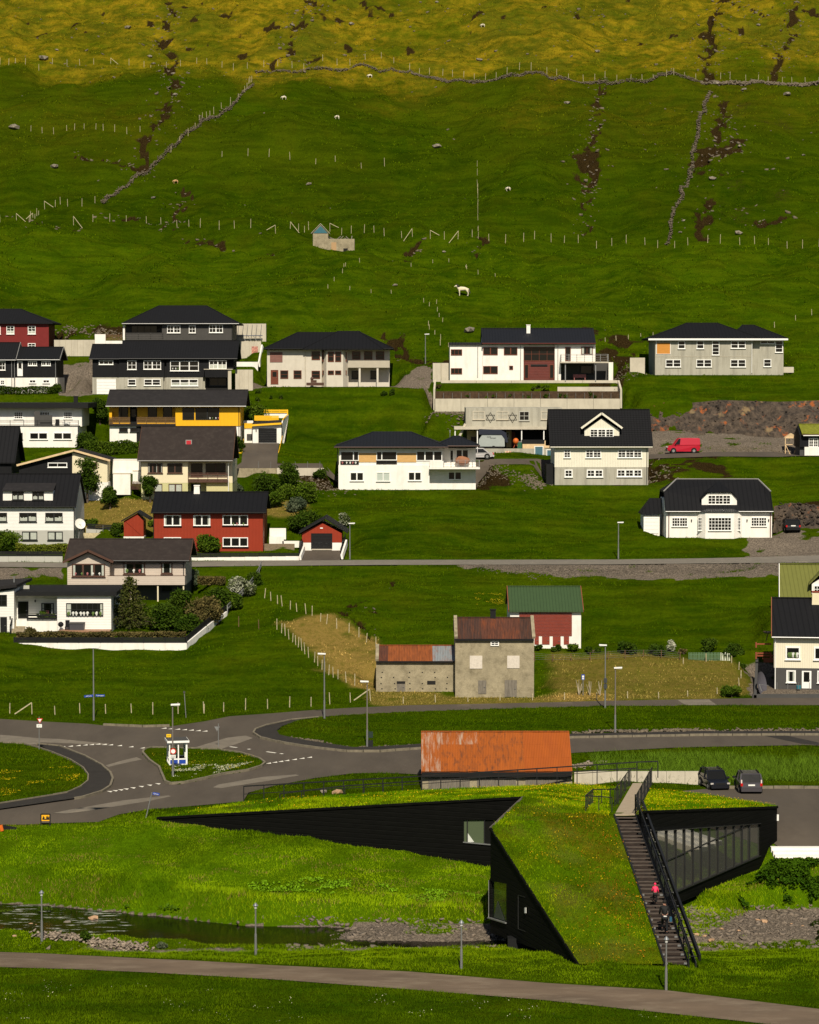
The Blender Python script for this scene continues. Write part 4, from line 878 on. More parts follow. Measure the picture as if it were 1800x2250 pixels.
                # roads and ground zones (measured outlines)
def W2(pts,reg=FULL):return [(q.x,q.y) for q in hits(pts,reg)]
junction_px=[(-260,1574),(0,1579.6),(104,1586),(188,1590),(227,1594),(313,1598),(373,1596.5),(450,1585),(504,1574),(603,1567),(690,1560),(777,1555),(900,1549.6),(1330,1540),
 (1656,1534),(1800,1530.5),(2060,1525),(2060,1552),(2060,1636),(1800,1638),(1773,1637),(1600,1640),(1473,1643),(1263,1654),(1100,1672),(925,1697),(777,1699),(690,1710),(600,1727),(546,1741.6),(534,1761),(443,1769),(359,1776.5),
 (339,1776.5),(261,1789.6),(216,1806),(112,1809),(52,1812),(0,1812),(-260,1815)]
island_l_px=[(-260,1630),(0,1634),(52,1637),(86,1646),(117,1656.5),(156.5,1673.5),(182.6,1690),(194,1706),(193,1719),(177,1732),(146,1745),(117,1750),(0,1768.7),(-260,1790)]
island_s_px=[(314,1656.5),(317,1648.7),(334,1644.8),(417,1646.7),(480,1649.6),(530,1656.8),(571,1669.9),(582.6,1678.5),(574,1685.8),(545,1694.5),(487,1703),(400,1717.7),(404,1721.8),(365,1723),(357,1706),(349.6,1687.8),(328.7,1673.5)]
island_s_px=[(314,1656.5),(317,1648.7),(334,1644.8),(417,1646.7),(480,1649.6),(530,1656.8),(571,1669.9),(582.6,1678.5),(574,1685.8),(545,1694.5),(487,1703),(450,1712.6),(404,1721.8),(375,1724),(363,1720),(357,1706),(349.6,1687.8),(328.7,1673.5)]
island_r_px=[(608.7,1607.5),(620,1597.4),(661,1583),(719,1575.7),(806,1570),(900,1565.5),(1100,1559),(1300,1553.6),(1500,1552),(1800,1552),(2060,1552),(2060,1606),(1800,1608),(1537,1608),(1263,1614),(1100,1624),(900,1638),(835,1642),(777,1643.8),(719,1635),(661,1626.4),(614.5,1616)]
walk_r_px=[(556.5,1613.3),(562,1604.6),(585.5,1596),(640,1584),(727,1575.6),(719,1576),(661,1583.4),(620,1597.8),(608.2,1607.5),(614,1616.5),(661,1627),(719,1635.6),(777,1644.4),(835,1642.6),(900,1638.6),(1100,1624.6),(1263,1614.6),(1537,1608.6),(1800,1608.6),(2060,1606.6),(2060,1614),(1800,1615.8),(1546,1616.8),(1263,1622),(1100,1633),(900,1648),(835,1653),(762,1652.5),(690,1644.6),(626,1635),(574,1623.5)]
walk_l_px=[(81,1637),(130,1642),(182.6,1662),(222,1682.6),(242.6,1701),(248,1714),(242.6,1729.6),(222,1742.6),(182.6,1754),(164,1757),(0,1780.4),(-260,1800),(-260,1791),(0,1769.3),(117,1750.6),(146,1745.6),(177.4,1732.6),(193.6,1719.4),(194.6,1706),(183,1689.6),(157,1673),(117.3,1656)]
parking_px=[(1500,1738),(1562,1733),(1700,1732),(1800,1732),(2150,1732),(2150,1861),(1712,1861),(1600,1800),(1540,1760)]
JUNC=W2(junction_px);ISL=[W2(p) for p in (island_l_px,island_s_px,island_r_px)];WALKS=[W2(walk_r_px),W2(walk_l_px)];PARK=W2(parking_px)
path_px=[(-300,2079),(-100,2088),(0,2092),(150,2098),(330,2107),(600,2121),(900,2135),(1200,2160),(1464,2176),(1800,2217),(2200,2262),(2200,2310),(1800,2263),(1650,2246),(1464,2226),(1330,2212),(1200,2198),(900,2174),(600,2152),(330,2137),(150,2129),(0,2125),(-300,2115)]
PATH=W2(path_px)
mid_px=[(-200,1236),(0,1234.8),(137,1236.5),(420,1234),(540,1232),(850,1230.5),(1350,1229.6),(1800,1220.4),(2050,1215),(2050,1231),(1800,1236.5),(1350,1240.5),(850,1241.6),(539,1244),(420,1245.5),(137,1247),(0,1246),(-200,1248)]
MIDR=W2(mid_px)
van_px=[(512,1029),(531,1016),(536,974),(613,974),(609,1019),(720,1018),(900,1016),(1047,1009),(1200,1008),(1426,999),(1577,993),(1700,993),(1900,992),(1900,1003),(1700,1004),(1577,1003),(1426,1008),(1215,1020),(1150,1020),(1047,1021),(900,1027),(720,1029)]
VANR=W2(van_px)
drive_px=[(667,1209),(740,1209),(757,1208),(752,1230.5),(655,1231.5)]
DRV=W2([(665,1208),(750,1208),(748,1231),(657,1232)])
ROADS=[JUNC,PARK,PATH,MIDR,VANR,DRV]
HAY=W2([(800,350),(850,347),(960,345),(1110,320),(1250,390),(1400,450),(1465,510),(1465,780),(1300,770),(1170,690),(1100,650),(960,500),(850,400)],rO)
DRYR=W2([(-220,850),(0,862),(350,865),(600,875),(1000,880),(1130,980),(1140,1100),(900,1150),(500,1150),(0,1160),(-220,1150)],rM)
DRYB=W2([(160,880),(400,870),(690,925),(1240,930),(1700,900),(1700,940),(900,962),(300,975),(150,960)],rL)
OLAWN=W2([(185,1105),(335,1103),(600,1100),(650,1110),(645,1135),(335,1150),(190,1160)])
GRAV=[W2([(100,1480),(372,1480),(372,1880),(1300,1880),(1300,1960),(95,1965)],rB2),W2([(1000,1239),(1400,1240),(1720,1237),(1720,1262),(1500,1266),(1300,1262),(1150,1255),(1040,1246)]),W2([(138,842),(200,842),(202,868),(140,868)],FULL),
  W2([(1650,1170),(1800,1165),(1960,1165),(1960,1221),(1650,1224)]),W2([(1432,960),(1800,950),(1950,950),(1950,992),(1428,1000)]),W2([(0,1246),(130,1247),(130,1262),(0,1275)]),W2([(560,840),(860,838),(930,800),(930,796),(945,810),(945,848),(560,852)]),W2([(132,800),(200,800),(200,842),(134,842)])]
DIRT=[W2([(1350,1010),(1560,1005),(1590,1040),(1450,1065),(1360,1062)]),W2([(1700,1110),(1960,1100),(1960,1150),(1700,1155)]),W2([(1040,1020),(1110,1020),(1100,1060),(1050,1075)]),W2([(560,1005),(728,1040),(728,1075),(660,1080)]),
  W2([(115,712),(275,720),(275,735),(120,750)]),W2([(1310,775),(1380,775),(1385,840),(1315,850)]),W2([(1290,740),(1370,745),(1370,775),(1290,775)])]
def W1(pts,reg):return [(q.x,q.y,q.z) for q in hits(pts,reg)]
GUL=[(W1([(700,-60),(720,60),(700,130),(660,185),(735,210),(715,250),(730,300),(720,370),(735,410),(720,430),(700,500),(660,560),(640,610),(580,700)],rR),1.6,1.1),
 (W1([(1360,-60),(1300,70),(1220,150),(1210,220),(1150,250),(1110,280)],rR),1.4,1.0),(W1([(780,770),(755,830),(740,890),(710,945)],rR),1.1,.6),
 (W1([(1330,-60),(1300,80),(1270,110),(1275,200),(1250,260),(1265,320),(1270,345)],rS),1.9,1.5),(W1([(795,340),(785,480),(790,540),(775,620),(770,690),(770,740),(760,800),(745,880),(740,990)],rS),.9,.8),
 (W1([(760,690),(785,720),(760,740)],rS),3.6,1.6),(W1([(1320,430),(1320,520),(1300,640),(1260,680),(1220,750),(1300,760)],rS),1.7,1.1),(W1([(1400,610),(1330,700)],rS),1.4,.8),(W1([(1225,660),(1290,665)],rS),4.2,.8),
 (W1([(1260,860),(1240,940),(1230,990),(1225,1020)],rS),1.9,1.0),(W1([(1650,50),(1610,140),(1550,270),(1520,330)],rS),1.3,.8),(W1([(1410,910),(1480,950),(1600,930)],rS),1.3,.8),
 (W1([(620,50),(720,60),(800,60)],rS),1.6,.9),(W1([(705,50),(715,90)],rS),2.4,1.4),(W1([(1250,230),(1340,225)],rR),.9,1.0),(W1([(400,910),(560,900),(680,905)],rR),.8,.9),(W1([(290,690),(420,665),(560,690)],rR),.6,.5),
 (W1([(740,985),(830,1010),(960,1040)],rR),1.1,1.1),(W1([(0,955),(80,960),(200,1000),(330,970)],rR),1.2,.8),(W1([(450,200),(540,235),(750,255),(800,265)],Reg(0,660,3.8333)),1.5,1.6),
 (W1([(0,250),(140,262),(300,262),(530,270)],rT),.9,.9),(W1([(850,268),(930,270)],rT),1.0,.8),(W1([(1000,320),(1080,340),(1160,345)],rT),1.3,.8),(W1([(1190,220),(1190,275)],rT),1.0,.8),(W1([(1590,220),(1570,285)],rT),1.0,.8),
 (W1([(940,795),(990,790),(1250,745),(1380,760),(1480,740)],FULL),1.0,.7),(W1([(1350,10),(1500,75),(1700,80)],rS),1.0,.7),(W1([(850,730),(880,780),(925,790)],FULL),1.4,.8),
 (W1([(1600,125),(1500,150),(1380,180),(1300,260),(1280,310)],rO),.75,.9),(W1([(1360,320),(1450,390),(1520,460)],rO),.7,.9),(W1([(1590,20),(1600,80)],rO),.5,.7),(W1([(0,330),(60,345),(110,360)],rL),.6,.4)]
                # terrain mesh (fan-shaped grid, finer towards the village)
ys=[40.0]
while ys[-1]<1250:
 y=ys[-1];ys.append(y+(1.2 if y<118 else 0.24 if y<178 else 0.42 if y<250 else 0.6 if y<375 else 0.95 if y<600 else 6 if y<800 else 20))
ys=np.array(ys);NXc=400
ts=np.linspace(-1,1,NXc)
Yg,Tg=np.meshgrid(ys,ts,indexing='ij')
Xg=Tg*(Yg*0.215+4+np.maximum(0,Yg-600)*.5);Xg=Xg+np.where(np.abs(Tg)>.985,np.sign(Tg)*250,0)
PADS.append(([(22.6,163.8),(48,163.8),(48,167.3),(22.6,167.3)],3.25,2.0))
PADS.append(([(14.6,156.5),(17.8,162.5),(19.4,161.6),(16.2,155.2)],1.25,1.8));PADS.append(([(18.2,163.0),(22.6,169.6),(23.9,168.9),(19.4,162.0)],2.0,1.8))
def road_dist(x,y):
 d=np.full(x.shape,99.0)
 for P_ in ROADS:
  xs=[p[0] for p in P_];yy=[p[1] for p in P_];m=(x>min(xs)-5) & (x<max(xs)+5) & (y>min(yy)-5) & (y<max(yy)+5)
  if m.any():d[m]=np.minimum(d[m],polydist(x[m],y[m],P_))
 return d
xf=Xg.ravel();yf=Yg.ravel()
HALL=[(-16.7,176.9),(-6,173.2),(5.5,168.6),(5.2,154.5),(9.1,140.6),(14.4,140.6),(16.2,160),(23.6,171.8),(20.3,186),(12,189.5),(1,186.5),(-11.2,182.4)]
def full_height(x,y,detail=True):
 z=gz(x,y)
 rd=road_dist(x,y)
 damp=smooth((rd-0.1)/2.5)
 pd=np.full(x.shape,9.0)
 for poly,pz,fo in PADS:
  xs=[p[0] for p in poly];yy=[p[1] for p in poly];m=(x>min(xs)-4) & (x<max(xs)+4) & (y>min(yy)-4) & (y<max(yy)+4)
  if m.any():pd[m]=np.minimum(pd[m],polydist(x[m],y[m],poly))
 damp2=damp*smooth(pd/3.2)
 far=smooth((y-375)/60);up_s=smooth((y-535)/25)
 near=1-smooth((y-180)/15)
 n=fbm(x,y,26,3)*(0.5+2.6*far)*smooth((y-236)/25)+fbm(x,y,5.5,3,2)*(0.20+.7*far)+fbm(x,y,11,3,5)*(.8+1.0*far)*smooth((y-240)/10)+fbm(x,y,1.3,2,4)*(.10+.12*far+.10*near)+(np.abs(fbm(x,y,7,4,3))-.2)*1.6*up_s
 d,t=_segdist(x,y,RIV);n=n*(1-np.exp(-np.maximum(d-4,0)/1.5)*0 )*np.where(d<3.2,.35,1.2)
 z=z+n*damp2
 for li,(poly) in enumerate(ISL):
  d_=polydist(x,y,poly);z=z+np.where(d_<=0,0.11,0)
 inr=np.zeros(x.shape,bool)
 for P_ in ROADS:
  inr |= polydist(x,y,P_)<=0
 for poly in ISL:inr &= ~inpoly(x,y,poly)
 dirt=np.zeros(x.shape)
 for pts,w,dep in GUL:
  xs=[p[0] for p in pts];yy=[p[1] for p in pts];m=(x>min(xs)-8) & (x<max(xs)+8) & (y>min(yy)-8) & (y<max(yy)+8)
  if not m.any():continue
  wx=fbm(x[m],y[m],3.0,3,5)*2.6;wy=fbm(x[m]+50,y[m],3.0,3,1)*2.6
  d_,_=_segdist(x[m]+wx,y[m]+wy,pts);w2=w*.46*np.clip(.9+1.9*fbm(x[m],y[m],3.2,3,6),.12,2)
  k=np.clip(1-d_/(w2*1.25),0,1);z[m]=z[m]-dep*smooth(k)*1.0;dirt[m]=np.maximum(dirt[m],smooth(np.clip(1.5-d_/w2,0,1)))
 hd=polydist(x,y,HALL);z=np.where(hd<=0,np.minimum(z,np.interp(y,[154,160,165,176,190],[1.2,1.2,1.6,3.6,4.0])-.0),z)
 z=np.where(inr,gz(x,y)-0.10,z)
 return z,dirt,rd
zf,dirt,rdist=full_height(xf,yf)
print('terrain pts',len(xf))
masks=dict(dirt=dirt.copy())
def pmask(polys,soft=1.2):
 m=np.zeros(xf.shape)
 for P_ in polys:
  xs=[p[0] for p in P_];yy=[p[1] for p in P_];k=(xf>min(xs)-3) & (xf<max(xs)+3) & (yf>min(yy)-3) & (yf<max(yy)+3)
  if k.any():m[k]=np.maximum(m[k],1-smooth((polydist(xf[k],yf[k],P_)+fbm(xf[k],yf[k],1.5,2,3)*1.2)/soft))
 return m
dry=pmask([HAY])+.55*pmask([DRYR],2.0)+.6*pmask([DRYB])+.75*pmask([OLAWN],2)
dd_,_=_segdist(xf,yf,RIV);hwv=4.2
stone=pmask(GRAV,.9);dm=pmask(DIRT,2.0)*np.clip(.55+fbm(xf,yf,2.4,4,2)*1.6,0,1);dirt=np.maximum(dirt,dm)
ctr=np.interp(xf,[r[0] for r in RIV],[r[1] for r in RIV]);bed=smooth((WATER_Z+.5-zf)/.35)*(dd_<7.5)*np.where((yf>ctr) & (xf<-3.5),smooth((WATER_Z+.12-zf)/.1),1)
stone=np.maximum(stone,bed)
olive=np.clip(smooth((yf-519+fbm(xf,yf,14,4)*26)/26)*(.8+fbm(xf,yf,20,3,2)*.9)+.22*smooth((yf-470)/40)*(1+2*fbm(xf,yf,25,3)),0,1)
pt=fbm(xf*1.0,yf*.5,3.2,4,1);up=smooth((yf-530)/20)
dirt=np.maximum(dirt,np.clip((pt-.36)*6,0,1)*up*.85)
swl=smooth((xf-38)/14)*smooth((yf-440)/10)*(1-smooth((yf-532)/8));dirt=np.maximum(dirt,.45*swl*np.clip(fbm(xf,yf,7,4,2)+.45,0,1))
lush=(1-smooth((yf-173)/10))*smooth((yf-150)/5)*np.clip(.75+fbm(xf,yf,5,3,3)*1.3,.1,1.2)
attrs=dict(lush=lush,deep=smooth((yf-438)/12)*(1-smooth((yf-524)/10)),dry=np.clip(dry,0,1),dirt=np.clip(dirt,0,1),stone=np.clip(stone,0,1),olive=olive)
nr,nc=Yg.shape;idx=np.arange(nr*nc).reshape(nr,nc)
Fq=np.stack([idx[:-1,:-1],idx[:-1,1:],idx[1:,1:],idx[1:,:-1]],-1).reshape(-1,4)
m,nt,b=newmat('grassland')
co=coords(nt)
n_big=noise(nt,co,.045,4);n_mid=noise(nt,co,.35,5,.65)
st=coords(nt,(1.0,.45,1.0));n_f=noise(nt,st,2.6,6,.75);n_vf=noise(nt,co,9.0,4,.7)
g=mix(nt,ramp(nt,n_big,.35,.65),(.021,.050,.0006),(.046,.088,.0010))
g=mix(nt,ramp(nt,n_mid,.40,.68),g,(.060,.095,.0012))
g=mix(nt,mth(nt,'MULTIPLY',ramp(nt,noise(nt,co,.13,4,.6),.50,.72),.5),g,(.070,.078,.002))
ol=mix(nt,ramp(nt,noise(nt,coords(nt,(.35,.35,.35)),1.0,6,.7),.38,.60),(.300,.205,.009),(.100,.100,.004))
ol=mix(nt,mth(nt,'MULTIPLY',ramp(nt,noise(nt,co,.07,4,.6),.48,.62),.7),ol,(.075,.088,.005))
a=attr(nt,'olive').outputs['Fac'];g=mix(nt,a,g,ol)
n_s=noise(nt,coords(nt,(.10,.55,.55)),1.0,5,.65);g=mix(nt,mth(nt,'MULTIPLY',ramp(nt,n_s,.54,.38),.6),g,mix(nt,.55,g,(.010,.022,.0004)));g=mix(nt,mth(nt,'MULTIPLY',ramp(nt,n_s,.50,.66),.55),g,mix(nt,.45,g,(.10,.145,.002)))  # stretched streaks put the dark and bright of relief folds into the colour
a=attr(nt,'lush').outputs['Fac'];g=mix(nt,mth(nt,'MULTIPLY',a,.75),g,(.085,.170,.0020));a=attr(nt,'deep').outputs['Fac'];g=mix(nt,mth(nt,'MULTIPLY',a,.55),g,mix(nt,.6,g,(.010,.018,.0004)));a=attr(nt,'dry').outputs['Fac'];dr=mix(nt,ramp(nt,n_f,.35,.62),(.40,.26,.07),(.17,.13,.025));g=mix(nt,a,g,dr)
g=mix(nt,mth(nt,'MULTIPLY',ramp(nt,n_f,.62,.34),.72),g,mix(nt,.5,g,(.008,.016,.0004)))
g=mix(nt,mth(nt,'MULTIPLY',ramp(nt,n_vf,.58,.72),.35),g,mix(nt,.3,g,(.20,.22,.01)))
a=attr(nt,'dirt').outputs['Fac'];dc=mix(nt,ramp(nt,n_vf,.4,.65),(.009,.006,.002),(.055,.035,.012));dfac=ramp(nt,mth(nt,'ADD',a,mth(nt,'MULTIPLY',mth(nt,'SUBTRACT',n_f,.5),.9)),.38,.62)
g=mix(nt,dfac,g,dc)
a=attr(nt,'stone').outputs['Fac'];sc_=mix(nt,ramp(nt,noise(nt,co,6,5,.8),.38,.64),(.075,.062,.05),(.27,.22,.165));g=mix(nt,ramp(nt,mth(nt,'ADD',a,mth(nt,'MULTIPLY',mth(nt,'SUBTRACT',n_f,.5),.5)),.4,.6),g,sc_)
nt.links.new(g,b.inputs['Base Color']);b.inputs['Roughness'].default_value=.95;b.inputs['Specular IOR Level'].default_value=0
hh=mth(nt,'ADD',mth(nt,'ADD',mth(nt,'MULTIPLY',n_f,.7),mth(nt,'MULTIPLY',n_vf,.15)),mth(nt,'MULTIPLY',n_s,.6));bump(nt,b,hh,.55,.9)
GRASSM=m
ground=mesh_np('ground',np.stack([xf,yf,zf],-1),Fq,GRASSM,smooth_=True,attrs=attrs);tag(ground,kind='structure')
                # draped sheets
def sheet(name,poly,mat,dz,sp=1.5,holes=(),parent=None,kind='structure',th=None,zf_=None):
 pts=[];edges=[]
 def ring(P_):
  n0=len(pts);k=0;P_=list(P_)
  for i in range(len(P_)):
   a_=P_[i];b_=P_[(i+1) % len(P_)];L=math.hypot(b_[0]-a_[0],b_[1]-a_[1]);n=max(1,int(L/sp))
   for j in range(n):pts.append(Vector((a_[0]+(b_[0]-a_[0])*j/n,a_[1]+(b_[1]-a_[1])*j/n)));k += 1
  for i in range(k):edges.append((n0+i,n0+(i+1) % k))
 ring(poly)
 for H_ in holes:ring(H_)
 xs=[p[0] for p in poly];yy=[p[1] for p in poly]
 gx=np.arange(min(xs),max(xs),sp);gy=np.arange(min(yy),max(yy),sp);GX,GY=np.meshgrid(gx,gy);GX=GX.ravel();GY=GY.ravel()
 if len(GX):
  ok=inpoly(GX,GY,poly)
  for H_ in holes:ok &= ~inpoly(GX,GY,H_)
  pts += [Vector((float(a_),float(b_))) for a_,b_ in zip(GX[ok],GY[ok])]
 v,e,f,*_=delaunay_2d_cdt(pts,edges,[],0,1e-4)
 V_=np.array([[q.x,q.y] for q in v]);T_=np.array([t for t in f if len(t)==3])
 c=V_[T_].mean(1);ok=inpoly(c[:,0],c[:,1],poly)
 for H_ in holes:ok &= ~inpoly(c[:,0],c[:,1],H_)
 T_=T_[ok]
 Zv=(zf_ or gz)(V_[:,0].copy(),V_[:,1].copy())+dz
 A_=V_[T_];cr=(A_[:,1,0]-A_[:,0,0])*(A_[:,2,1]-A_[:,0,1])-(A_[:,1,1]-A_[:,0,1])*(A_[:,2,0]-A_[:,0,0]);T_[cr<0]=T_[cr<0][:,::-1]
 o=mesh_np(name,np.column_stack([V_,Zv]),T_,mat,parent=parent)
 if kind and parent is None:tag(o,kind=kind)
 return o
road=sheet('road',JUNC,ASPH,0.0,1.5,ISL)
sheet('pavement',WALKS[0],ASPHD,0.10,1.5);sheet('pavement',WALKS[1],ASPHD,0.10,1.5)
sheet('parking_area',PARK,ASPH,0.006,1.5);sheet('footpath',PATH,PATHM,0.0,1.0)
sheet('road',MIDR,ASPHU,0.02,1.5);sheet('road',VANR,ASPH,0.02,1.0);sheet('driveway',DRV,ASPH,0.03,1.0)
def patch(pts,mat=ASPHL,dz=.008,name='road_patch',reg=FULL):return sheet(name,W2(pts,reg),mat,dz,1.0,kind='structure')
patch([(0,1615),(30,1617),(80,1622),(130,1624),(240,1634.5),(236,1638),(160,1634),(85,1631.5),(110,1636),(52,1636),(0,1633)])
patch([(232,1682),(270,1671),(300,1664),(312,1669),(270,1678),(238,1685.5)]);patch([(185,1679),(212,1680),(232,1693),(238,1699),(195,1700)],ASPHD,.116)
patch([(417,1646),(450,1636),(500,1621),(540,1616.5),(556,1622),(520,1635),(478,1648.5),(440,1648)]);patch([(468,1730.5),(480,1724),(580,1707),(650,1702),(658,1704),(590,1716),(486,1732)])
patch([(116,1787),(150,1780),(270,1759),(370,1748),(376,1750),(330,1760),(200,1781),(146,1788)]);patch([(1489,1538),(1558,1537),(1580,1551),(1512,1552)],ASPHL);patch([(1680,1616.6),(1730,1616.6),(1800,1632),(1800,1637),(1760,1634)],ASPHD,.01)
def kerb(pts,name='kerb',h=.13,w=.16,close=False,reg=FULL,label=None,dz=0,piece=1.2):
 P_=W2(pts,reg)
 if close:P_=P_+[P_[0]]
 r=MB();root=None;k=0
 o=bpy.data.objects.new(name,None);COL.objects.link(o);o['kind']='structure';ORG[o.name]=Vector()
 big=MB()
 for i in range(len(P_)-1):
  a_=Vector((*P_[i],0));b_=Vector((*P_[i+1],0));L=(b_-a_).length;n=max(1,round(L/piece))
  for j in range(n):
   p0=a_.lerp(b_,(j+.02)/n);p1=a_.lerp(b_,(j+.98)/n);z0=float(gz(p0.x,p0.y));z1=float(gz(p1.x,p1.y));hh_=h+random.uniform(-.012,.012)
   if k<295:MB().bar((p0.x,p0.y,z0+hh_/2+dz),(p1.x,p1.y,z1+hh_/2+dz),w,hh_+.1).build('kerb_stone',KERB,o);k += 1
   else:big.bar((p0.x,p0.y,z0+hh_/2),(p1.x,p1.y,z1+hh_/2),w,hh_+.1)
 if big.v:tag(big.build('kerb_stones',KERB,o),kind='stuff')
 return o
kerb([(556.5,1613.3),(562,1604.6),(585.5,1596),(640,1584),(700,1578)]);kerb([(556.5,1613.3),(574,1623.5),(626,1635),(690,1644.6),(762,1652.5),(835,1653),(900,1648),(1100,1633),(1263,1622),(1546,1616.8),(1800,1615.8)])
kerb([(81,1637),(130,1642),(182.6,1662),(222,1682.6),(242.6,1701),(248,1714),(242.6,1729.6),(222,1742.6),(182.6,1754),(164,1757)]);kerb([(0,1634),(52,1637),(86,1646),(117,1656.5),(156.5,1673.5),(182.6,1690),(194,1706),(193,1719),(177,1732),(146,1745),(117,1750),(0,1768.7)],w=.1)
kerb(island_s_px,close=True);kerb([(227,1594),(313,1598),(373,1596.5)]);kerb([(1562,1733),(1700,1733),(1800,1733),(1900,1733)],dz=.02)
def tri_row(pts,n,wpx,hpx,flip=1):
 o=bpy.data.objects.new('give_way_marking',None);COL.objects.link(o);o['kind']='structure';ORG[o.name]=Vector()
 for i in range(n):
  t=i/(n-1)*(len(pts)-1);k=min(int(t),len(pts)-2);u=t-k
  x=pts[k][0]+(pts[k+1][0]-pts[k][0])*u;y=pts[k][1]+(pts[k+1][1]-pts[k][1])*u
  q=[hit(x-wpx/2,y+(hpx if flip>0 else -hpx)*.5),hit(x+wpx/2,y+(hpx if flip>0 else -hpx)*.5),hit(x+wpx*(.45 if flip>0 else .2),y-(hpx if flip>0 else -hpx)*.5)]
  MB().poly([(p.x,p.y,float(gz(p.x,p.y))+.012) for p in q]).build('triangle',ROADP,o)
tri_row([(138,1641),(180,1637.5),(215,1635),(250,1637),(313,1643.5)],11,11.5,2.6);tri_row([(360,1600.2),(450,1606.5)],7,12.5,2.4)
tri_row([(241,1740),(283,1733.5),(347,1723)],8,13,2.8,-1);tri_row([(590,1677),(630,1671),(680,1664)],7,12,2.8)
for x0,y0,x1,y1 in ((505,1641,521,1643),(545,1646,550,1647),(586,1652,606,1655),(616,1656,622,1657)):
 a_=hit(x0,y0);b_=hit(x1,y1);za=float(gz(a_.x,a_.y))+.012;d_=Vector((b_.x-a_.x,b_.y-a_.y,0)).normalized().cross(Vector((0,0,1)))*.12
 o=MB().poly([(a_.x-d_.x,a_.y-d_.y,za),(b_.x-d_.x,b_.y-d_.y,za),(b_.x+d_.x,b_.y+d_.y,za),(a_.x+d_.x,a_.y+d_.y,za)]).build('road_marking',ROADP);tag(o,kind='structure')
                # river water
m,nt,b=newmat('river_water');co=coords(nt,(1,.6,1));nn=noise(nt,co,2.2,5,.65)
foam=ramp(nt,mth(nt,'ADD',noise(nt,coords(nt,(.5,1.8,1)),1.1,6,.75),mth(nt,'MULTIPLY',attr(nt,'foam').outputs['Fac'],.19)),.755,.80)
nt.links.new(mix(nt,foam,(.003,.003,.0015),(.42,.42,.38)),b.inputs['Base Color']);b.inputs['Roughness'].default_value=.12;b.inputs['Specular IOR Level'].default_value=.10
bump(nt,b,nn,.02,.5)
wl=[];wr=[]
for i in range(len(RIV)-1):
 for j in range(12):
  t=j/12;x=RIV[i][0]+(RIV[i+1][0]-RIV[i][0])*t;y=RIV[i][1]+(RIV[i+1][1]-RIV[i][1])*t;wl.append((x,y-7));wr.append((x,y+7))
Vw=[];Nw=18
for (x,ya),(_,yb) in zip(wl,wr):
 for k in range(Nw):Vw.append((x,ya+(yb-ya)*k/(Nw-1),WATER_Z))
Vw=np.array(Vw);ii=np.arange(len(wl)*Nw).reshape(len(wl),Nw);Fw=np.stack([ii[:-1,:-1],ii[1:,:-1],ii[1:,1:],ii[:-1,1:]],-1).reshape(-1,4)
Vw[:,2] += fbm(Vw[:,0],Vw[:,1],1.5,3)*.05
river=mesh_np('river',Vw,Fw,m,smooth_=True,attrs=dict(foam=smooth((-13-Vw[:,0])/5)));tag(river,kind='structure')
def ground_z(x,y):
 z,_,_=full_height(np.array([x],float),np.array([y],float));return float(z[0])
Zg=zf.reshape(nr,nc)
def gl(x,y):
 x=np.atleast_1d(np.asarray(x,float));y=np.atleast_1d(np.asarray(y,float))
 i=np.clip(np.searchsorted(ys,y)-1,0,nr-2);fy=(y-ys[i])/(ys[i+1]-ys[i])
 hw_=y*0.215+4+np.maximum(0,y-600)*.5;t=(x/hw_+1)/2*(NXc-1);j=np.clip(t.astype(int),0,NXc-2);fx=np.clip(t-j,0,1)
 return (Zg[i,j]*(1-fx)+Zg[i,j+1]*fx)*(1-fy)+(Zg[i+1,j]*(1-fx)+Zg[i+1,j+1]*fx)*fy
def G(x,y):return float(gl(x,y)[0])
_gf=lambda x,y:gl(x,y)
def ghit(px,py):return hit(px,py,fn=_gf)
                # black turf-roofed hall
hA=at(345,1797,176.5);hC=at(1150,1752,166.96);hD=at(1078,1820,154);hE=at(1272,2120,139.9);hE2=at(1460,2120,139.5);hS3=at(1512,2120,139.5)
hS1=at(1350,1795,159);hS2=at(1397,1795,159);hG=at(1478,1782,160);hH=at(1708,1773,172)
B1=Vector((-11.2,182.6,4.38));B2=Vector((1,187.0,4.42));B3=Vector((12,190.0,4.42));hK=Vector((20.6,186.6,4.25))
hJ=Vector((13.95,157.2,hS2.z-.35))
hall=empty('turf_roofed_hall',(6,165,3),'black angular hall with a sloping grass roof and a glazed wing over the stream','building')
def on_plane(px,py,P,Q,off=0.0):
 """point of the vertical plane through P and Q that the measurement px,py falls on"""
 a,b_=ray(px,py);d=Vector((Q.x-P.x,Q.y-P.y,0)).normalized();n=Vector((d.y,-d.x,0))
 if n.y>0:n=-n
 P0=Vector((P.x,P.y,0))+n*off;Y=P0.dot(n)/(a*n.x+n.y);return Vector((a*Y,Y,ZC+b_*Y))
def nrm(P,Q):
 d=Vector((Q.x-P.x,Q.y-P.y,0)).normalized();n=Vector((d.y,-d.x,0));return n if n.y<0 else -n
HBL=M('charred_board_cladding',(.0030,.0030,.0022),.7,.35,1.2,(1,1,5),lines=('Z',.30,.012),spec=.10)
CTRIM=M('roof_edge_trim',(.10,.085,.07),.8,.1)
def vwall(pts,th=.3,mat=HBL,name='wall',parent=None,P=None,Q=None):
 P=P or pts[0];Q=Q or pts[1];return MB().prism(pts,-nrm(P,Q)*th).build(name,mat,parent or hall)
def px1(x,y,off=0):return on_plane(x,y,hA,hC,off)
w0=px1(1018.5,1802);w1=px1(1100,1801);w2=px1(1100,1858);w3=px1(1018.5,1850.5)
def topz(P,A_,B_):t=(P.x-A_.x)/(B_.x-A_.x);return A_.z+(B_.z-A_.z)*t
wl0=Vector((w0.x,w0.y,0));wr0=Vector((w1.x,w1.y,0))
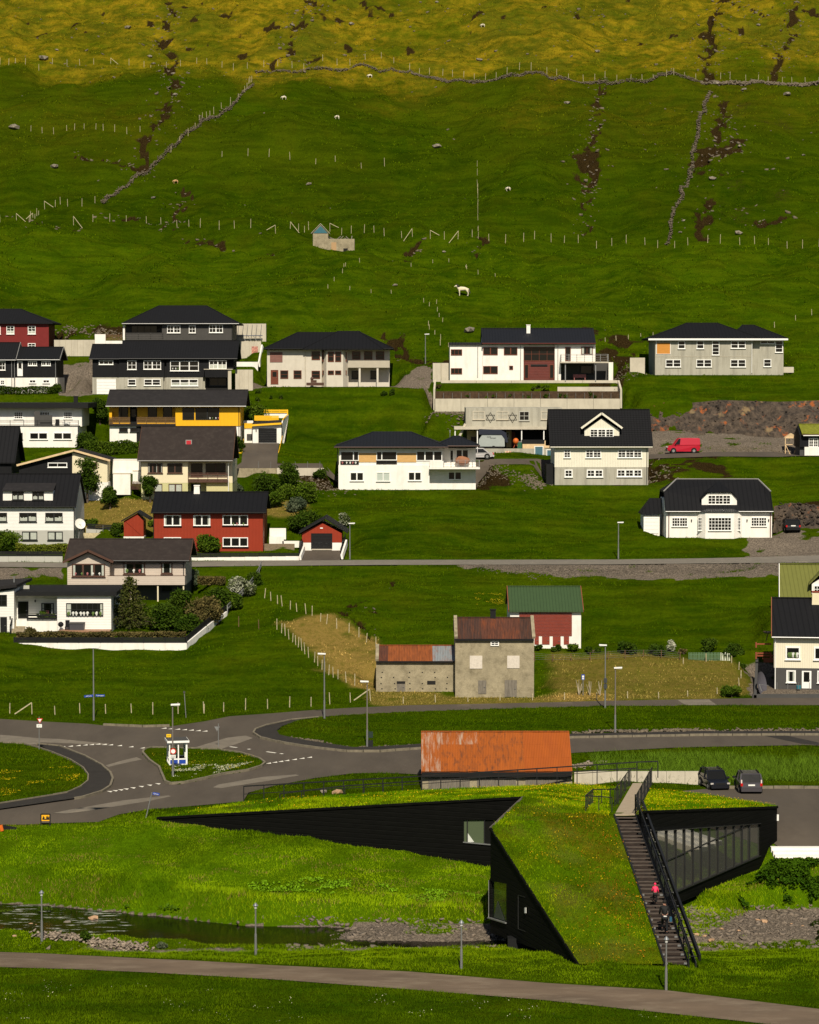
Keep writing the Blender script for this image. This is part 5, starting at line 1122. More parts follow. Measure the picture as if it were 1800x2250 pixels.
vwall([hA,Vector((w0.x,w0.y,topz(w0,hA,hC))),Vector((w0.x,w0.y,1.2)),Vector((hA.x,hA.y,3.2))])
vwall([Vector((w0.x+.002,w0.y,topz(w0,hA,hC))),Vector((w1.x,w1.y,topz(w1,hA,hC))),w1,w0]);vwall([w3,w2,Vector((w1.x,w1.y,1.2)),Vector((w0.x+.002,w0.y,1.2))])
vwall([Vector((w1.x,w1.y,topz(w1,hA,hC))),hC,Vector((hC.x,hC.y,1.2)),Vector((w1.x,w1.y,1.2))])
n1=nrm(hA,hC);PG=glassmat('greenish_pane',(.085,.11,.06),.1,.5)
wn_=MB().bar(w3+n1*.02,w2+n1*.02,.12,.06).build('window_sill',METAL,hall)
xs_=[1018.5,1027,1064.5,1100]
for i in range(3):
 MB().poly([px1(xs_[i],1802,-.12),px1(xs_[i+1],1802,-.12),px1(xs_[i+1],1858,-.12),px1(xs_[i],1852,-.12)]).build('pane',PG if i<2 else GLASS,wn_)
 MB().bar(px1(xs_[i],1802,-.08),px1(xs_[i],1856,-.08),.07,.06).build('mullion',DMETAL,wn_)
MB().prism([px1(1027.5,1830,-.10),px1(1042,1850,-.10),px1(1027.5,1851,-.10)],n1*.01).build('curtain',C('white_fabric',(.6,.62,.55)),wn_)
Dl=on_plane(1075,2048,hD,hE);vw=lambda x,y,o=0:on_plane(*rV(x,y),hD,hE,o)
bz=Dl.z
a0,a1,a2,a3=vw(752,925),vw(918,958),vw(920,1330),vw(752,1278)
def wz(P):return topz(P,hD,hE)
ze=lambda P:Dl.z+(hE.z-Dl.z)*(P.x-hD.x)/(hE.x-hD.x)
vwall([Vector((a1.x,a1.y,wz(a1))),hE,Vector((a1.x,a1.y,ze(a1)))],P=hD,Q=hE)
vwall([hD,Vector((a1.x-.002,a1.y,wz(a1))),a1,a0,Vector((hD.x,hD.y,a0.z))],P=hD,Q=hE);vwall([Vector((hD.x,hD.y,a3.z)),a3,a2,Vector((a1.x-.002,a1.y,ze(a1))),Vector((hD.x,hD.y,bz))],P=hD,Q=hE)
vwall([Vector((hD.x,hD.y,a0.z)),a0,a3,Vector((hD.x,hD.y,a3.z))],P=hD,Q=hE)
n2=nrm(hD,hE)
ww=MB().bar(a3+n2*.03,a2+n2*.03,.14,.07).bar(a0,a3,.05).build('window_sill',METAL,hall)
MB().poly([vw(752,925,-.12),vw(918,958,-.12),vw(920,1330,-.12),vw(752,1278,-.12)]).build('pane',glassmat('dark_green_pane',(.018,.026,.014),.08,.6),ww)
MB().prism([vw(835,1120,-.1),vw(905,1310,-.1),vw(800,1275,-.1)],n2*.01).build('curtain',C('dim_fabric',(.05,.06,.045)),ww)
dd=MB()
for p_,q_ in (((1030,1065),(1030,1385)),((1030,1385),(1095,1410)),((1030,1065),(1095,1085))):dd.bar(vw(*p_,.01),vw(*q_,.01),.03)
dd.build('door_outline',C('joint_grey',(.02,.02,.018)),hall);MB().prism([vw(1094,1183,.05),vw(1108,1183,.05),vw(1108,1236,.05),vw(1094,1236,.05)],n2*.04).build('wall_light',C('pale_plastic',(.6,.6,.55)),hall)
MB().prism([hC,hD,Vector((hD.x,hD.y,bz)),Vector((hC.x,hC.y,1.2))],(.3,-.05,0)).build('wall',HBL,hall)
g0=lambda x,y,o=0:on_plane(*rU(x,y),hG,hH,o)
n4=nrm(hG,hH)
Gt=g0(560,182);Ht=hH;Hb=on_plane(1708,1894,hG,hH);Gb=on_plane(1478,1992,hG,hH);Jb=Vector((hJ.x,hJ.y,Gb.z+(Gb.z-Hb.z)*(hG.x-hJ.x)/(hH.x-hG.x)))
xe=[600,645,700,765,822,877,930,982,1035,1087,1138,1190,1240,1287,1355]
ty=lambda x:308+(x-645)*(258-308)/710.0;by=lambda x:710+(x-780)*(462-710)/575.0
TL,TR,BR,BL=g0(xe[0],ty(xe[0])),g0(1355,ty(1355)),g0(1355,by(1355)),g0(xe[0],by(xe[0]))
Jt=Vector((hJ.x,hJ.y,hG.z+(hG.z-hH.z)*(hG.x-hJ.x)/(hH.x-hG.x)));Jt2=on_plane(1400,1785,hG,hH)
vwall([Jt,Ht,Vector((TR.x,TR.y,TR.z)),TL,Vector((hJ.x,hJ.y,TL.z+.2))],P=hG,Q=hH);vwall([TR,Vector((Ht.x,Ht.y,TR.z+(Ht.z-Ht.z))),Vector((Ht.x,Ht.y,BR.z)),BR],P=hG,Q=hH)
vwall([Vector((Ht.x,Ht.y,TR.z)),Ht,TR],P=hG,Q=hH)
vwall([BL,BR,Vector((Ht.x,Ht.y,BR.z)),Hb,Jb,Vector((hJ.x,hJ.y,BL.z))],P=hG,Q=hH)
gm,gnt,gb=newmat('reflecting_glazing');gb.inputs['Metallic'].default_value=.5;gb.inputs['Base Color'].default_value=(.12,.12,.10,1);gb.inputs['Roughness'].default_value=.03;gb.inputs['Specular IOR Level'].default_value=1.0;gb.inputs['IOR'].default_value=1.75
wg=MB().bar(BL+n4*.02,BR+n4*.02,.1,.05).bar(TL+n4*.02,TR+n4*.02,.08,.05).build('glazing_frame',DMETAL,hall)
for i in range(len(xe)-1):
 x0,x1=xe[i],xe[i+1]
 MB().poly([g0(x0,ty(x0)-6,-.1),g0(x1,ty(x1)-6,-.1),g0(x1,by(x1)+6,-.1),g0(x0,by(x0)+6,-.1)]).build('pane',gm,wg)
 MB().bar(g0(x0,ty(x0),-.05),g0(x0,by(x0),-.05),.08,.09).build('mullion',DMETAL,wg)
MB().bar(g0(700,520,-.06),g0(1300,262,-.06),.05,.05).build('glass_diagonal',DMETAL,wg)  # added bar, draws the diagonal edge that shows in the glass
dH=Vector((hH.x,hH.y,0));kk=Vector((hK.x,hK.y,hK.z))
MB().prism([Ht,Hb,Vector((hK.x,hK.y,3.0)),hK],(-.3,-.05,0)).build('wall',HBL,hall)
MB().prism([hJ,hS3+Vector((.1,0,0)),Vector((hS3.x+.1,hS3.y,2.0)),Vector((hJ.x,hJ.y,1.5))],(-.2,0,0)).build('wall',HBL,hall)
MB().add([(hD.x+.3,hD.y,bz),(hJ.x,hJ.y,Jb.z),(Hb.x,Hb.y,Hb.z),(hC.x,hC.y,1.3),(hE.x+.2,hE.y+.5,hE.z-.1),(hS3.x,hS3.y+.5,2.4),(hK.x,hK.y,3.0)],[(0,1,2,3),(0,4,5,1),(3,2,6)]).build('underside',BLACK,hall)
q=on_plane(1140,2070,hD,hE);MB().box(q.x-.6,q.x+4,q.y+.4,q.y+1.2,.2,q.z+.1).build('foundation',BLACK,hall)  # concrete block coloured black to paint the deep shade under the hall
MB().bar(hH+n4*.05+Vector((0,0,-.5)),hH+n4*.05+Vector((0,0,-.9)),.12).build('wall_light',WFRAME,hall)
RV=[hA,B1,B2,B3,hK,hH,hG,hS2,hS1,hC,hD,hE,hE2,Jt]
RT=[(0,9,1),(9,2,1),(9,3,2),(9,8,3),(9,10,8),(10,12,8),(10,11,12),(8,7,3),(7,4,3),(7,5,4),(7,6,5),(7,13,6)]
def roof_z(x,y):
 z=np.full(np.shape(x),np.nan)
 for t in RT:
  a_,b_,c_=(RV[i] for i in t);dt=(b_.y-c_.y)*(a_.x-c_.x)+(c_.x-b_.x)*(a_.y-c_.y)
  l1=((b_.y-c_.y)*(x-c_.x)+(c_.x-b_.x)*(y-c_.y))/dt;l2=((c_.y-a_.y)*(x-c_.x)+(a_.x-c_.x)*(y-c_.y))/dt;l3=1-l1-l2
  ok=(l1>-.002) & (l2>-.002) & (l3>-.002);z=np.where(ok & np.isnan(z),l1*a_.z+l2*b_.z+l3*c_.z,z)
 return z
RP=[(v.x,v.y) for v in (hA,hC,hD,hE,hE2,hS1,hS2,Jt,hG,hH,hK,B3,B2,B1)]
def rzf(x,y):
 z=roof_z(x,y);d_=np.minimum(_segdist(x,y,RP+[RP[0]])[0],1.0)
 z=np.where(np.isnan(z),5.0,z);return z+(fbm(x,y,1.4,3,2)*.12)*d_+.02
roofo=sheet('turf_roof',RP,GRASSM,0.03,.33,parent=hall,kind=None,zf_=rzf)
vv=np.empty(len(roofo.data.vertices)*3);roofo.data.vertices.foreach_get('co',vv);vv=vv.reshape(-1,3)+np.array(hall.location)
for an,av in dict(deep=np.zeros(len(vv)),lush=np.clip(.75+fbm(vv[:,0],vv[:,1],3,3,4),.1,1.1),olive=np.clip(.1+fbm(vv[:,0],vv[:,1],4,3,1)*.8,0,.5),dry=np.clip(fbm(vv[:,0],vv[:,1],2.2,3,5)*.5,0,.25),dirt=np.zeros(len(vv)),stone=np.zeros(len(vv))).items():
 a_=roofo.data.attributes.new(an,'FLOAT','POINT');a_.data.foreach_set('value',av.astype(np.float32))
for P_,Q_ in ((hA,hC),(hC,hD),(hD,hE),(Jt,hH),(hH,hK)):
 MB().bar(P_+Vector((0,0,-.02)),Q_+Vector((0,0,-.02)),.16,.14).build('roof_edge',CTRIM if P_ is hC else HBL,hall)
                # outdoor stair
stair=empty('outdoor_stair',(13.5,150,4),'long black steel stair with dark plank treads climbing the grass roof','staircase')
TRD=M('dark_plank',(.075,.058,.045),.85,.4,3,(.7,3,3));N_=37
for i in range(N_):
 t=(i+.5)/N_;l=hS1.lerp(hE2,t);r_=hS2.lerp(hS3,t);up=.03+.02*math.sin(i*2.1)
 MB().box(l.x,r_.x,l.y-.12,l.y+.05,l.z+up,l.z+up+.06).build('tread',TRD,stair)
 if i % 2==0:MB().box(l.x+.02,l.x+.2,l.y-.26,l.y-.2,l.z-.05,l.z+.05).box(r_.x-.2,r_.x-.03,r_.y-.26,r_.y-.2,r_.z-.05,r_.z+.05).build('bracket',METAL if i>18 else DMETAL,stair)
MB().prism([hS1+Vector((0,0,-.28)),hS2+Vector((0,0,-.28)),hS3+Vector((0,0,-.28)),hE2+Vector((0,0,-.28))],(0,0,-.06)).build('gap_shade_sheet',M('gap_shade_brown',(.022,.014,.010),.9,.5,4),stair)  # added dark sheet below the treads, paints shade into the gaps
for P_,Q_,w in ((hS1,hE2,.1),(hS2,hS3,.1)):MB().bar(P_+Vector((0,0,.02)),Q_+Vector((0,0,.02)),w,.3).build('stringer',DMETAL,stair)
UPZ=Vector((0,0,1.0));RX=Vector((.42,0,0))
i0=hS2+Vector((.02,.6,.25));i1=hS3+Vector((.02,-.2,0))
MB().bar(i0+UPZ,i1+UPZ,.06).build('handrail',DMETAL,stair);MB().bar(i0+RX+UPZ*.55,i1+RX+UPZ*.55+Vector((.1,-.6,0)),.12,.34).build('outer_beam',DMETAL,stair)
for k in range(5):MB().bar(i0+UPZ*(.2+.15*k),i1+UPZ*(.2+.15*k),.02).build('rail_wire',DMETAL,stair)
for i in range(13):
 p0=i0.lerp(i1,i/12);MB().bar(p0-UPZ*.15,p0+UPZ,.06).build('railing_post',DMETAL,stair);MB().bar(p0+UPZ*.5,p0+RX+UPZ*.5,.05).build('strut',DMETAL,stair)
 if i<12:
  p1=i0.lerp(i1,(i+1)/12);MB().bar(p0-UPZ*.1+RX*.5,p1+UPZ*.95+RX*.5,.05).build('brace',DMETAL,stair)
 if i<12:MB().prism([p0+RX*.9+UPZ*-.3,p1+RX*.9+UPZ*-.3,p1+RX*.9+UPZ*.2,p0+RX*.9+UPZ*.2],(.02,0,0)).build('side_panel',SLATE,stair)
def rp(px,py):# on the roof planes
 a_,b_=ray(px,py);Y_=np.linspace(139,192,900);z=roof_z(a_*Y_,Y_);f=ZC+b_*Y_-np.where(np.isnan(z),-99,z);k=np.nonzero(f<0)[0]
 if not len(k):return ghit(px,py)
 Y=Y_[k[0]];return Vector((a_*Y,Y,ZC+b_*Y))
wk=empty('roof_walkway',(13,170,6),'pale board walkway running up the grass roof from the top of the stair','walkway')
wa,wb=at(1350,1795,159.2),at(1396,1793,159.2);wc,wd=Vector((17.2,188.2,4.7)),Vector((15.9,188.2,4.7))
nn_=30
for i in range(nn_):
 t0,t1=i/nn_,(i+.94)/nn_
 MB().slab([wa.lerp(wd,t0)+Vector((0,0,.12)),wb.lerp(wc,t0)+Vector((0,0,.12)),wb.lerp(wc,t1)+Vector((0,0,.12)),wa.lerp(wd,t1)+Vector((0,0,.12))],.08).build('plank',M('pale_walk_plank',(.36,.29,.20),.85,.12,3),wk)
def railing(name,label,bases,h,post=1.4,nr=2,bal=0.0,mat=DMETAL,t=.05,cat='railing',group=None):
 r=empty(name,bases[0],label,cat,group)
 for i in range(len(bases)-1):
  a_,b_=Vector(bases[i]),Vector(bases[i+1]);L=(b_-a_).length;n=max(1,round(L/post));U_=Vector((0,0,h))
  MB().bar(a_+U_,b_+U_,t*1.2).build('handrail',mat,r)
  for k in range(1,nr):MB().bar(a_+U_*(k/nr),b_+U_*(k/nr),t*.6).build('rail',mat,r)
  for k in range(n+(1 if i==len(bases)-2 else 0)):
   q=a_.lerp(b_,k/n);MB().bar(q-Vector((0,0,.1)),q+U_,t).build('post',mat,r)
  if bal:
   m_=int(L/bal)
   for k in range(1,m_):q=a_.lerp(b_,k/m_);MB().bar(q,q+U_,t*.8).build('baluster',mat,r)
 return r
q0,q1=wb+Vector((.05,0,.1)),wc+Vector((.05,0,.1));railing('walkway_railing','black balustrade along the right side of the roof walkway',[q0,q1],1.15,1.7,1,1.3,t=.04)
q0,q1=wa.lerp(wd,.28)+Vector((-.35,0,.0)),wd+Vector((-.15,0,.1));railing('walkway_railing','shorter black balustrade along the left side of the roof walkway',[q0,q1],1.1,1.7,1,1.3,t=.04)
railing('roof_railing','small square black railing on the grass roof left of the stair top',[rp(1345,1788),rp(1287,1784),rp(1303,1769),rp(1360,1768)],1.0,1.0,1,0)
up_=[(535.6,1727.8),(926.5,1705.5),(1180,1689),(1400,1674.5),(1446,1673)];Yb=[183.5,187.6,189.3,190.5,190.5]
railing('long_railing','long thin black railing running behind the hall roof past the orange barn',[at(x,y,Y)-Vector((0,0,1.1)) for (x,y),Y in zip(up_,Yb)],1.1,1.45,2,t=.065)
lo_=[(615,1744),(758,1727),(926,1716),(1180,1700),(1400,1688)];Yb=[182.8,184.2,186.4,187.6,188.5]
railing('long_railing','lower black railing in front of the long railing behind the hall roof',[at(x,y,Y)-Vector((0,0,.9)) for (x,y),Y in zip(lo_,Yb)],.9,1.35,1,t=.06)
cw=empty('low_concrete_wall',at(1400,1712,193),'low pale concrete wall between the orange barn and the parked cars','wall')
a_=at(1262,1696,193);b_=at(1546,1714,193)
for i in range(7):MB().box(a_.x+(b_.x-a_.x)*i/7+.01,a_.x+(b_.x-a_.x)*(i+1)/7-.01,193,193.35,b_.z-.5,a_.z).build('panel',CONC,cw)
ws=empty('white_steps',at(1760,1890,167),'flight of wide white steps below the parking area at the right edge','steps')
for k in range(4):
 z0=3.98-k*.16;y0=167.6-k*.52;MB().box(22.9+k*.05,46,y0-.52,y0,z0-(1.4 if k==3 else .3),z0).build('step',CONC if k==3 else WHITE,ws)
                # lamps and signs
def street_lamp(px,py,pt,label,kind='flat',group=None,boxes=0,Y=None,side=1,parent=None):
 b_=ghit(px,py);z0=G(b_.x,b_.y)-.1;top=at(px,pt,b_.y).z;r=empty('street_lamp' if kind != 'park' else 'path_lamp',(b_.x,b_.y,z0),label,'lamp',group)
 P_=Vector((b_.x,b_.y,z0));T_=Vector((b_.x,b_.y,top));H=top-z0
 if kind=='park':
  MB().tube(P_,P_+Vector((0,0,H*.45)),.075,.065).build('base_tube',METAL,r);MB().tube(P_+Vector((0,0,H*.45)),T_,.045,.04).build('pole',METAL,r)
  s_=MB();s_.tube(T_+Vector((0,0,0)),T_+Vector((0,0,.12)),.16,.06,14);s_.tube(T_+Vector((0,0,.12)),T_+Vector((0,0,.16)),.06,.02,10);s_.build('shade',C('shiny_steel',(.55,.55,.52),.25,.8),r)
  MB().tube(T_+Vector((0,0,-.16)),T_+Vector((0,0,-.02)),.07,.09,8).build('lamp_glass',C('milky_glass',(.6,.6,.55),.3),r)
 else:
  MB().tube(P_,P_+Vector((0,0,H*.3)),.085,.075).build('base_tube',METAL,r);MB().tube(P_+Vector((0,0,H*.3)),T_,.06,.045).build('pole',C('brown_grey_steel',(.16,.14,.12),.6) if kind=='flat2' else METAL,r)
  hd=MB().prism([T_+Vector((-.12*side,-.14,0)),T_+Vector((.55*side,-.14,.03)),T_+Vector((.55*side,.14,.03)),T_+Vector((-.12*side,.14,0))],(0,0,.1));hd.build('lamp_head',WFRAME,r)
  MB().box(min(T_.x+.1*side,T_.x+.5*side),max(T_.x+.1*side,T_.x+.5*side),T_.y-.1,T_.y+.1,T_.z-.03,T_.z+.001).build('lamp_glass',C('milky_glass',(.6,.6,.55),.3),r)
 if boxes:
  for k in range(boxes):MB().box(b_.x-.14,b_.x+.14,b_.y-.22,b_.y-.07,z0+H*.33+k*.5,z0+H*.33+k*.5+.4).build('meter_box',C('dark_box',(.04,.045,.05)),r)
 return r,P_,T_
for px,py,pt,lb in ((92,2068,1962,'steel path lamp by the rapids, leftmost of the four domed path lamps'),(562,2099,1990,'steel path lamp with a domed shade, second from the left, by the calm stream'),(1014,2129,2028,'steel path lamp left of the black wing of the hall'),(1464,2176,2064,'steel path lamp standing in front of the foot of the stair')):
 street_lamp(px,py,pt,lb,'park','domed lamps along the footpath')
l206,P206,T206=street_lamp(206,1583,1424,'tall street lamp carrying two blue street name plates','flat','street lamps')
l380,P380,T380=street_lamp(380,1706,1550,'tall street lamp in front of the bus shelter carrying a round red and white sign','flat2','street lamps')
street_lamp(713,1579,1438,'tall slim street lamp at the upper road beside the straw field','flat','street lamps',side=-1);l807,P807,T807=street_lamp(807,1645,1499,'street lamp with two dark bins at its foot on the pavement','flat2','street lamps',side=-1)
street_lamp(1330,1556,1419,'tall street lamp with a dark box on its pole right of the old concrete house','flat','street lamps',boxes=2,side=-1);street_lamp(1352,1612,1469,'street lamp on the grass strip between the two roads, right of the orange barn','flat2','street lamps')
street_lamp(1359,1228,1149,'short street lamp left of the white cottage on the middle road','flat','street lamps');street_lamp(769,1229,1151,'street lamp on the right of the red garage','flat','street lamps')
street_lamp(195.5,778,750,'small lamp in front of the panelled retaining wall','park','street lamps');street_lamp(989,976,947,'small lamp behind the roof of the white hipped house','park','street lamps');street_lamp(935,800,735,'lone lamp on the slope behind the beige house','flat','street lamps')
FNT=None
def text_part(name,s,size,loc,mat,parent,ry=0.0,rz=0.0,align='CENTER'):
 cu=bpy.data.curves.new(name,'FONT');cu.body=s;cu.size=size;cu.extrude=.003;cu.align_x=align;cu.align_y='CENTER';cu.resolution_u=3
 to=bpy.data.objects.new(name,cu);me=to.to_mesh();M_=Matrix.Translation(loc) @ Matrix.Rotation(rz,4,'Z') @ Matrix.Rotation(ry,4,'Y') @ Matrix.Rotation(math.pi/2,4,'X')
 V_=[M_ @ v.co for v in me.vertices];Fs=[tuple(p.vertices) for p in me.polygons];to.to_mesh_clear();bpy.data.objects.remove(to)
 m_=MB();m_.add(V_,Fs);me2=bpy.data.meshes.new(name);og=ORG.get(parent.name,Vector());me2.from_pydata([tuple(v-og) for v in V_],[],Fs);me2.materials.append(mat)
 o=bpy.data.objects.new(name,me2);COL.objects.link(o);o.parent=parent;ORG[o.name]=og;return o
SBLUE=C('sign_blue',(.012,.05,.32));SRED=C('sign_red',(.50,.02,.012));SWHITE=C('sign_white',(.78,.78,.72));SYEL=C('sign_yellow',(.80,.50,.01));SBLACK=C('sign_black',(.01,.01,.01));SORG=C('sign_orange',(.80,.40,.01))
def plate(parent,c,w,h,mat,rz=0,ry=0,d=.03,name='plate'):
 M_=Matrix.Translation(c) @ Matrix.Rotation(rz,4,'Z') @ Matrix.Rotation(ry,4,'Y')
 return MB().prism([M_ @ Vector((sx*w/2,0,sz*h/2)) for sx,sz in ((-1,-1),(1,-1),(1,1),(-1,1))],M_.to_3x3() @ Vector((0,d,0))).build(name,mat,parent)
def at_y(px,py,Y):return at(px,py,Y)
q=at(195,1529.5,P206.y-.1);plate(l206,q,.78,.18,SBLUE,ry=math.radians(-5),name='name_plate');text_part('lettering','við Ánna',.14,q+Vector((0,-.012,.0)),SWHITE,l206,ry=math.radians(-5))
q=at(220,1528.4,P206.y-.1);plate(l206,q,.78,.18,SBLUE,name='name_plate');text_part('lettering','Toftanesgøta',.125,q+Vector((0,-.012,0)),SWHITE,l206)
yy=P380.y-.12;q=at(380.5,1651,yy)
m_=MB();m_.tube(q,q+Vector((0,.03,0)),.23,.23,20);m_.build('sign_disc',SRED,l380);m_=MB();m_.tube(q+Vector((0,-.012,0)),q+Vector((0,-.002,0)),.155,.155,20);m_.build('sign_face',SWHITE,l380)
q=at(380,1662.5,yy);plate(l380,q,.42,.24,SWHITE,name='sub_plate');text_part('lettering','ÁKOYRING',.07,q+Vector((0,-.012,.04)),SBLACK,l380);text_part('lettering','FORBOÐIN',.07,q+Vector((0,-.012,-.05)),SBLACK,l380)
for k,dx in enumerate((.28,.30)):
 m_=MB();m_.box(P807.x+.1,P807.x+.46,P807.y-.2,P807.y+.15,P807.z+(.15 if k else 1.0),P807.z+(.75 if k else 1.45)).build('bin',C('bin_green' if k==0 else 'bin_black',(.015,.03,.02) if k==0 else (.01,.01,.01)),l807)
def sign_post(name,label,px,py,pt,lean=0.0,group=None,r=.035,ptx=None):
 b_=ghit(px,py);z0=G(b_.x,b_.y)-.1;t=at(ptx or px,pt,b_.y);rt=empty(name,(b_.x,b_.y,z0),label,'sign',group);MB().tube((b_.x,b_.y,z0),t,r,n=6).build('post',METAL,rt);return rt,b_,t
def tri(c,s,y):# point-down triangle
 return [(c.x-s,y,c.z+s*.58),(c.x+s,y,c.z+s*.58),(c.x,y,c.z-s*1.16)]
rt,b_,t=sign_post('give_way_sign','red and white give way sign with a small plate below, on the left grass island',86,1646.5,1575);c_=at(87.5,1582.5,b_.y-.08)
MB().prism(tri(c_,.24,c_.y),(0,.02,0)).build('sign_triangle',SRED,rt);MB().prism(tri(c_,.15,c_.y-.012),(0,.01,0)).build('sign_face',SWHITE,rt);q=at(86.3,1595,b_.y-.08);plate(rt,q,.42,.26,SWHITE,name='sub_plate');text_part('lettering','◄ ► 200 m'[4:],.1,q+Vector((0,-.012,0)),SBLACK,rt)
rt,b_,t=sign_post('give_way_sign','back of a grey give way sign beyond the bus shelter',480,1644,1590);c_=at(477,1600,b_.y+.02);MB().prism(tri(c_,.22,c_.y),(0,.02,0)).build('sign_triangle',METAL,rt)
rt,b_,t=sign_post('street_name_sign','leaning street name post with one blue plate at the tip of the black hall',320,1797,1741,ptx=334);q=at(343,1744.5,b_.y-.05);plate(rt,q,.46,.17,SBLUE,ry=math.radians(9),name='name_plate');text_part('lettering','Fýrsus',.13,q+Vector((0,-.012,0)),SWHITE,rt,ry=math.radians(9))
rt,b_,t=sign_post('bus_stop_sign','blue bus stop sign on a post beside the old concrete house',1281.5,1528,1481);q=at(1281.5,1488,b_.y-.05);plate(rt,q,.28,.5,SBLUE,name='plate');plate(rt,q+Vector((0,-.012,.06)),.18,.18,SWHITE,d=.01,name='symbol_field');plate(rt,q+Vector((0,-.02,-.14)),.18,.1,SWHITE,d=.01,name='symbol_field')
rt,b_,t=sign_post('thin_pole','thin dark pole with a small cap on the verge behind the bus shelter',409,1577,1523,ptx=405);tag(rt,cat='pole');MB().box(t.x-.08,t.x+.08,t.y-.08,t.y+.08,t.z,t.z+.15).build('cap',SLATE,rt)
b_=ghit(99.5,1815);ts_=empty('town_sign',(b_.x,b_.y,G(b_.x,b_.y)),'yellow-orange town sign with a black skyline in a dark frame, by the front road','sign')
y=b_.y;f=MB();TLz=at(90,1789,y);BRz=at(110,1804,y);zg=G(b_.x,b_.y)-.2
f.bar((TLz.x,y,zg),(TLz.x,y,TLz.z),.07).bar((BRz.x,y,zg),(BRz.x,y,TLz.z),.07).bar((TLz.x,y,TLz.z),(BRz.x,y,TLz.z),.07);f.build('frame',DMETAL,ts_)
MB().box(TLz.x+.04,BRz.x-.04,y-.02,y+.02,BRz.z,TLz.z-.05).build('plate',SORG,ts_)
w=BRz.x-TLz.x;hh_=TLz.z-BRz.z;sk=MB()
for x0,x1,hk in ((.16,.22,.3),(.22,.30,.55),(.30,.40,.42),(.40,.58,.15),(.58,.68,.5),(.68,.72,.38),(.72,.79,.6),(.79,.84,.35),(.84,.92,.47)):sk.box(TLz.x+w*x0,TLz.x+w*x1,y-.03,y-.021,BRz.z+hh_*.18,BRz.z+hh_*(.18+hk))
sk.build('skyline',SBLACK,ts_)
b_=ghit(12,1826);gr=empty('guard_rail',b_,'dark guard rail with an orange end at the bottom of the front road, left edge','guard rail')
MB().bar(at(-40,1810,b_.y),at(36,1823,b_.y+.4),.1,.3).build('rail',BLACK,gr);MB().bar(at(2,1813,b_.y-.1),at(5,1826,b_.y-.1),.2).build('end_post',C('orange_plastic',(.6,.12,.01)),gr)
b_=ghit(392,1681);SH=empty('bus_shelter',(b_.x,b_.y,G(b_.x,b_.y)),'white framed glass bus shelter with bright blue lower panels on the small grass island','shelter',rz=math.radians(11))
s_=F/b_.y/math.cos(.05);W_=40.5/s_;H_=54.5/s_;D_=1.75;zb0=-.02
PADS.append(([(b_.x-1.2,b_.y-.3),(b_.x+1.2,b_.y-.3),(b_.x+1,b_.y+2),(b_.x-1.3,b_.y+2)],G(b_.x,b_.y),.5))
def shp(name,mat,*boxes,parent=None):
 m_=MB()
 for bb in boxes:m_.box(*bb)
 return m_.build(name,mat,parent or SH)
shp('roof',WFRAME,(-W_/2-.16,W_/2+.13,-.18,D_+.1,H_-.16,H_));shp('roof_felt',SLATE,(-W_/2-.12,W_/2+.09,-.14,D_+.06,H_+.003,H_+.02))
for name,y0 in (('front_frame',0),('back_frame',D_-.06)):
 w_=.075;bx=[(-W_/2-.001,-W_/2+w_,y0,y0+.06,0,H_-.16),(W_/2-w_*1.7,W_/2+.001,y0,y0+.06,0,H_-.16),(-.04,.05,y0,y0+.06,0,H_-.16),(-W_/2,W_/2,y0+.003,y0+.057,0,.08),(-W_/2,W_/2,y0+.003,y0+.057,.40,.50),(-W_/2,W_/2,y0+.003,y0+.057,H_-.25,H_-.17)]
 fr=shp(name,WFRAME,*bx)
 for x0,x1 in ((-W_/2+w_,-.04),(.05,W_/2-w_*1.7)):
  shp('lower_panel',SBLUE,(x0,x1,y0+.02,y0+.04,.08,.40),parent=fr)
gm2,gn2,gb2=newmat('clear_glass');gb2.inputs['Base Color'].default_value=(.8,.85,.8,1);gb2.inputs['Transmission Weight'].default_value=1.0;gb2.inputs['Roughness'].default_value=.02;gb2.inputs['IOR'].default_value=1.1
for x0,x1 in ((-W_/2+.08,-.04),(.05,W_/2-.13)):shp('pane',gm2,(x0,x1,.025,.035,.5,H_-.25))
for xs in (-W_/2,W_/2-.06):
 fr=shp('side_frame',WFRAME,*[(xs,xs+.06,.06+(D_-.2)*k/3,.13+(D_-.2)*k/3,0,H_-.16) for k in range(4)],(xs+.005,xs+.055,.06,D_-.06,.0,.07),(xs+.005,xs+.055,.06,D_-.06,.4,.47))
 for k in range(3):shp('pane',gm2,(xs+.02,xs+.03,.13+(D_-.2)*k/3,.06+(D_-.2)*(k+1)/3,.47,H_-.2),parent=fr)
shp('bench',MAROON,(-W_/2+.1,W_/2-.1,D_-.55,D_-.15,.4,.45));shp('timetable',SWHITE,(W_/2-.22,W_/2-.14,-.03,-.002,.55,.98))
br_,Pb,Tb=None,None,None
q=at(371,1616.5,b_.y+1.2);bs=empty('bus_stop_sign',(q.x,q.y,G(q.x,q.y)),'small yellow bus stop sign above the shelter roof','sign');MB().tube((q.x,q.y,G(q.x,q.y)-.1),q,.03,n=6).build('post',METAL,bs)
plate(bs,q+Vector((0,-.05,0)),.36,.24,SYEL,name='plate');text_part('lettering','BUSSUR',.075,q+Vector((0,-.062,-.0)),SBLACK,bs)
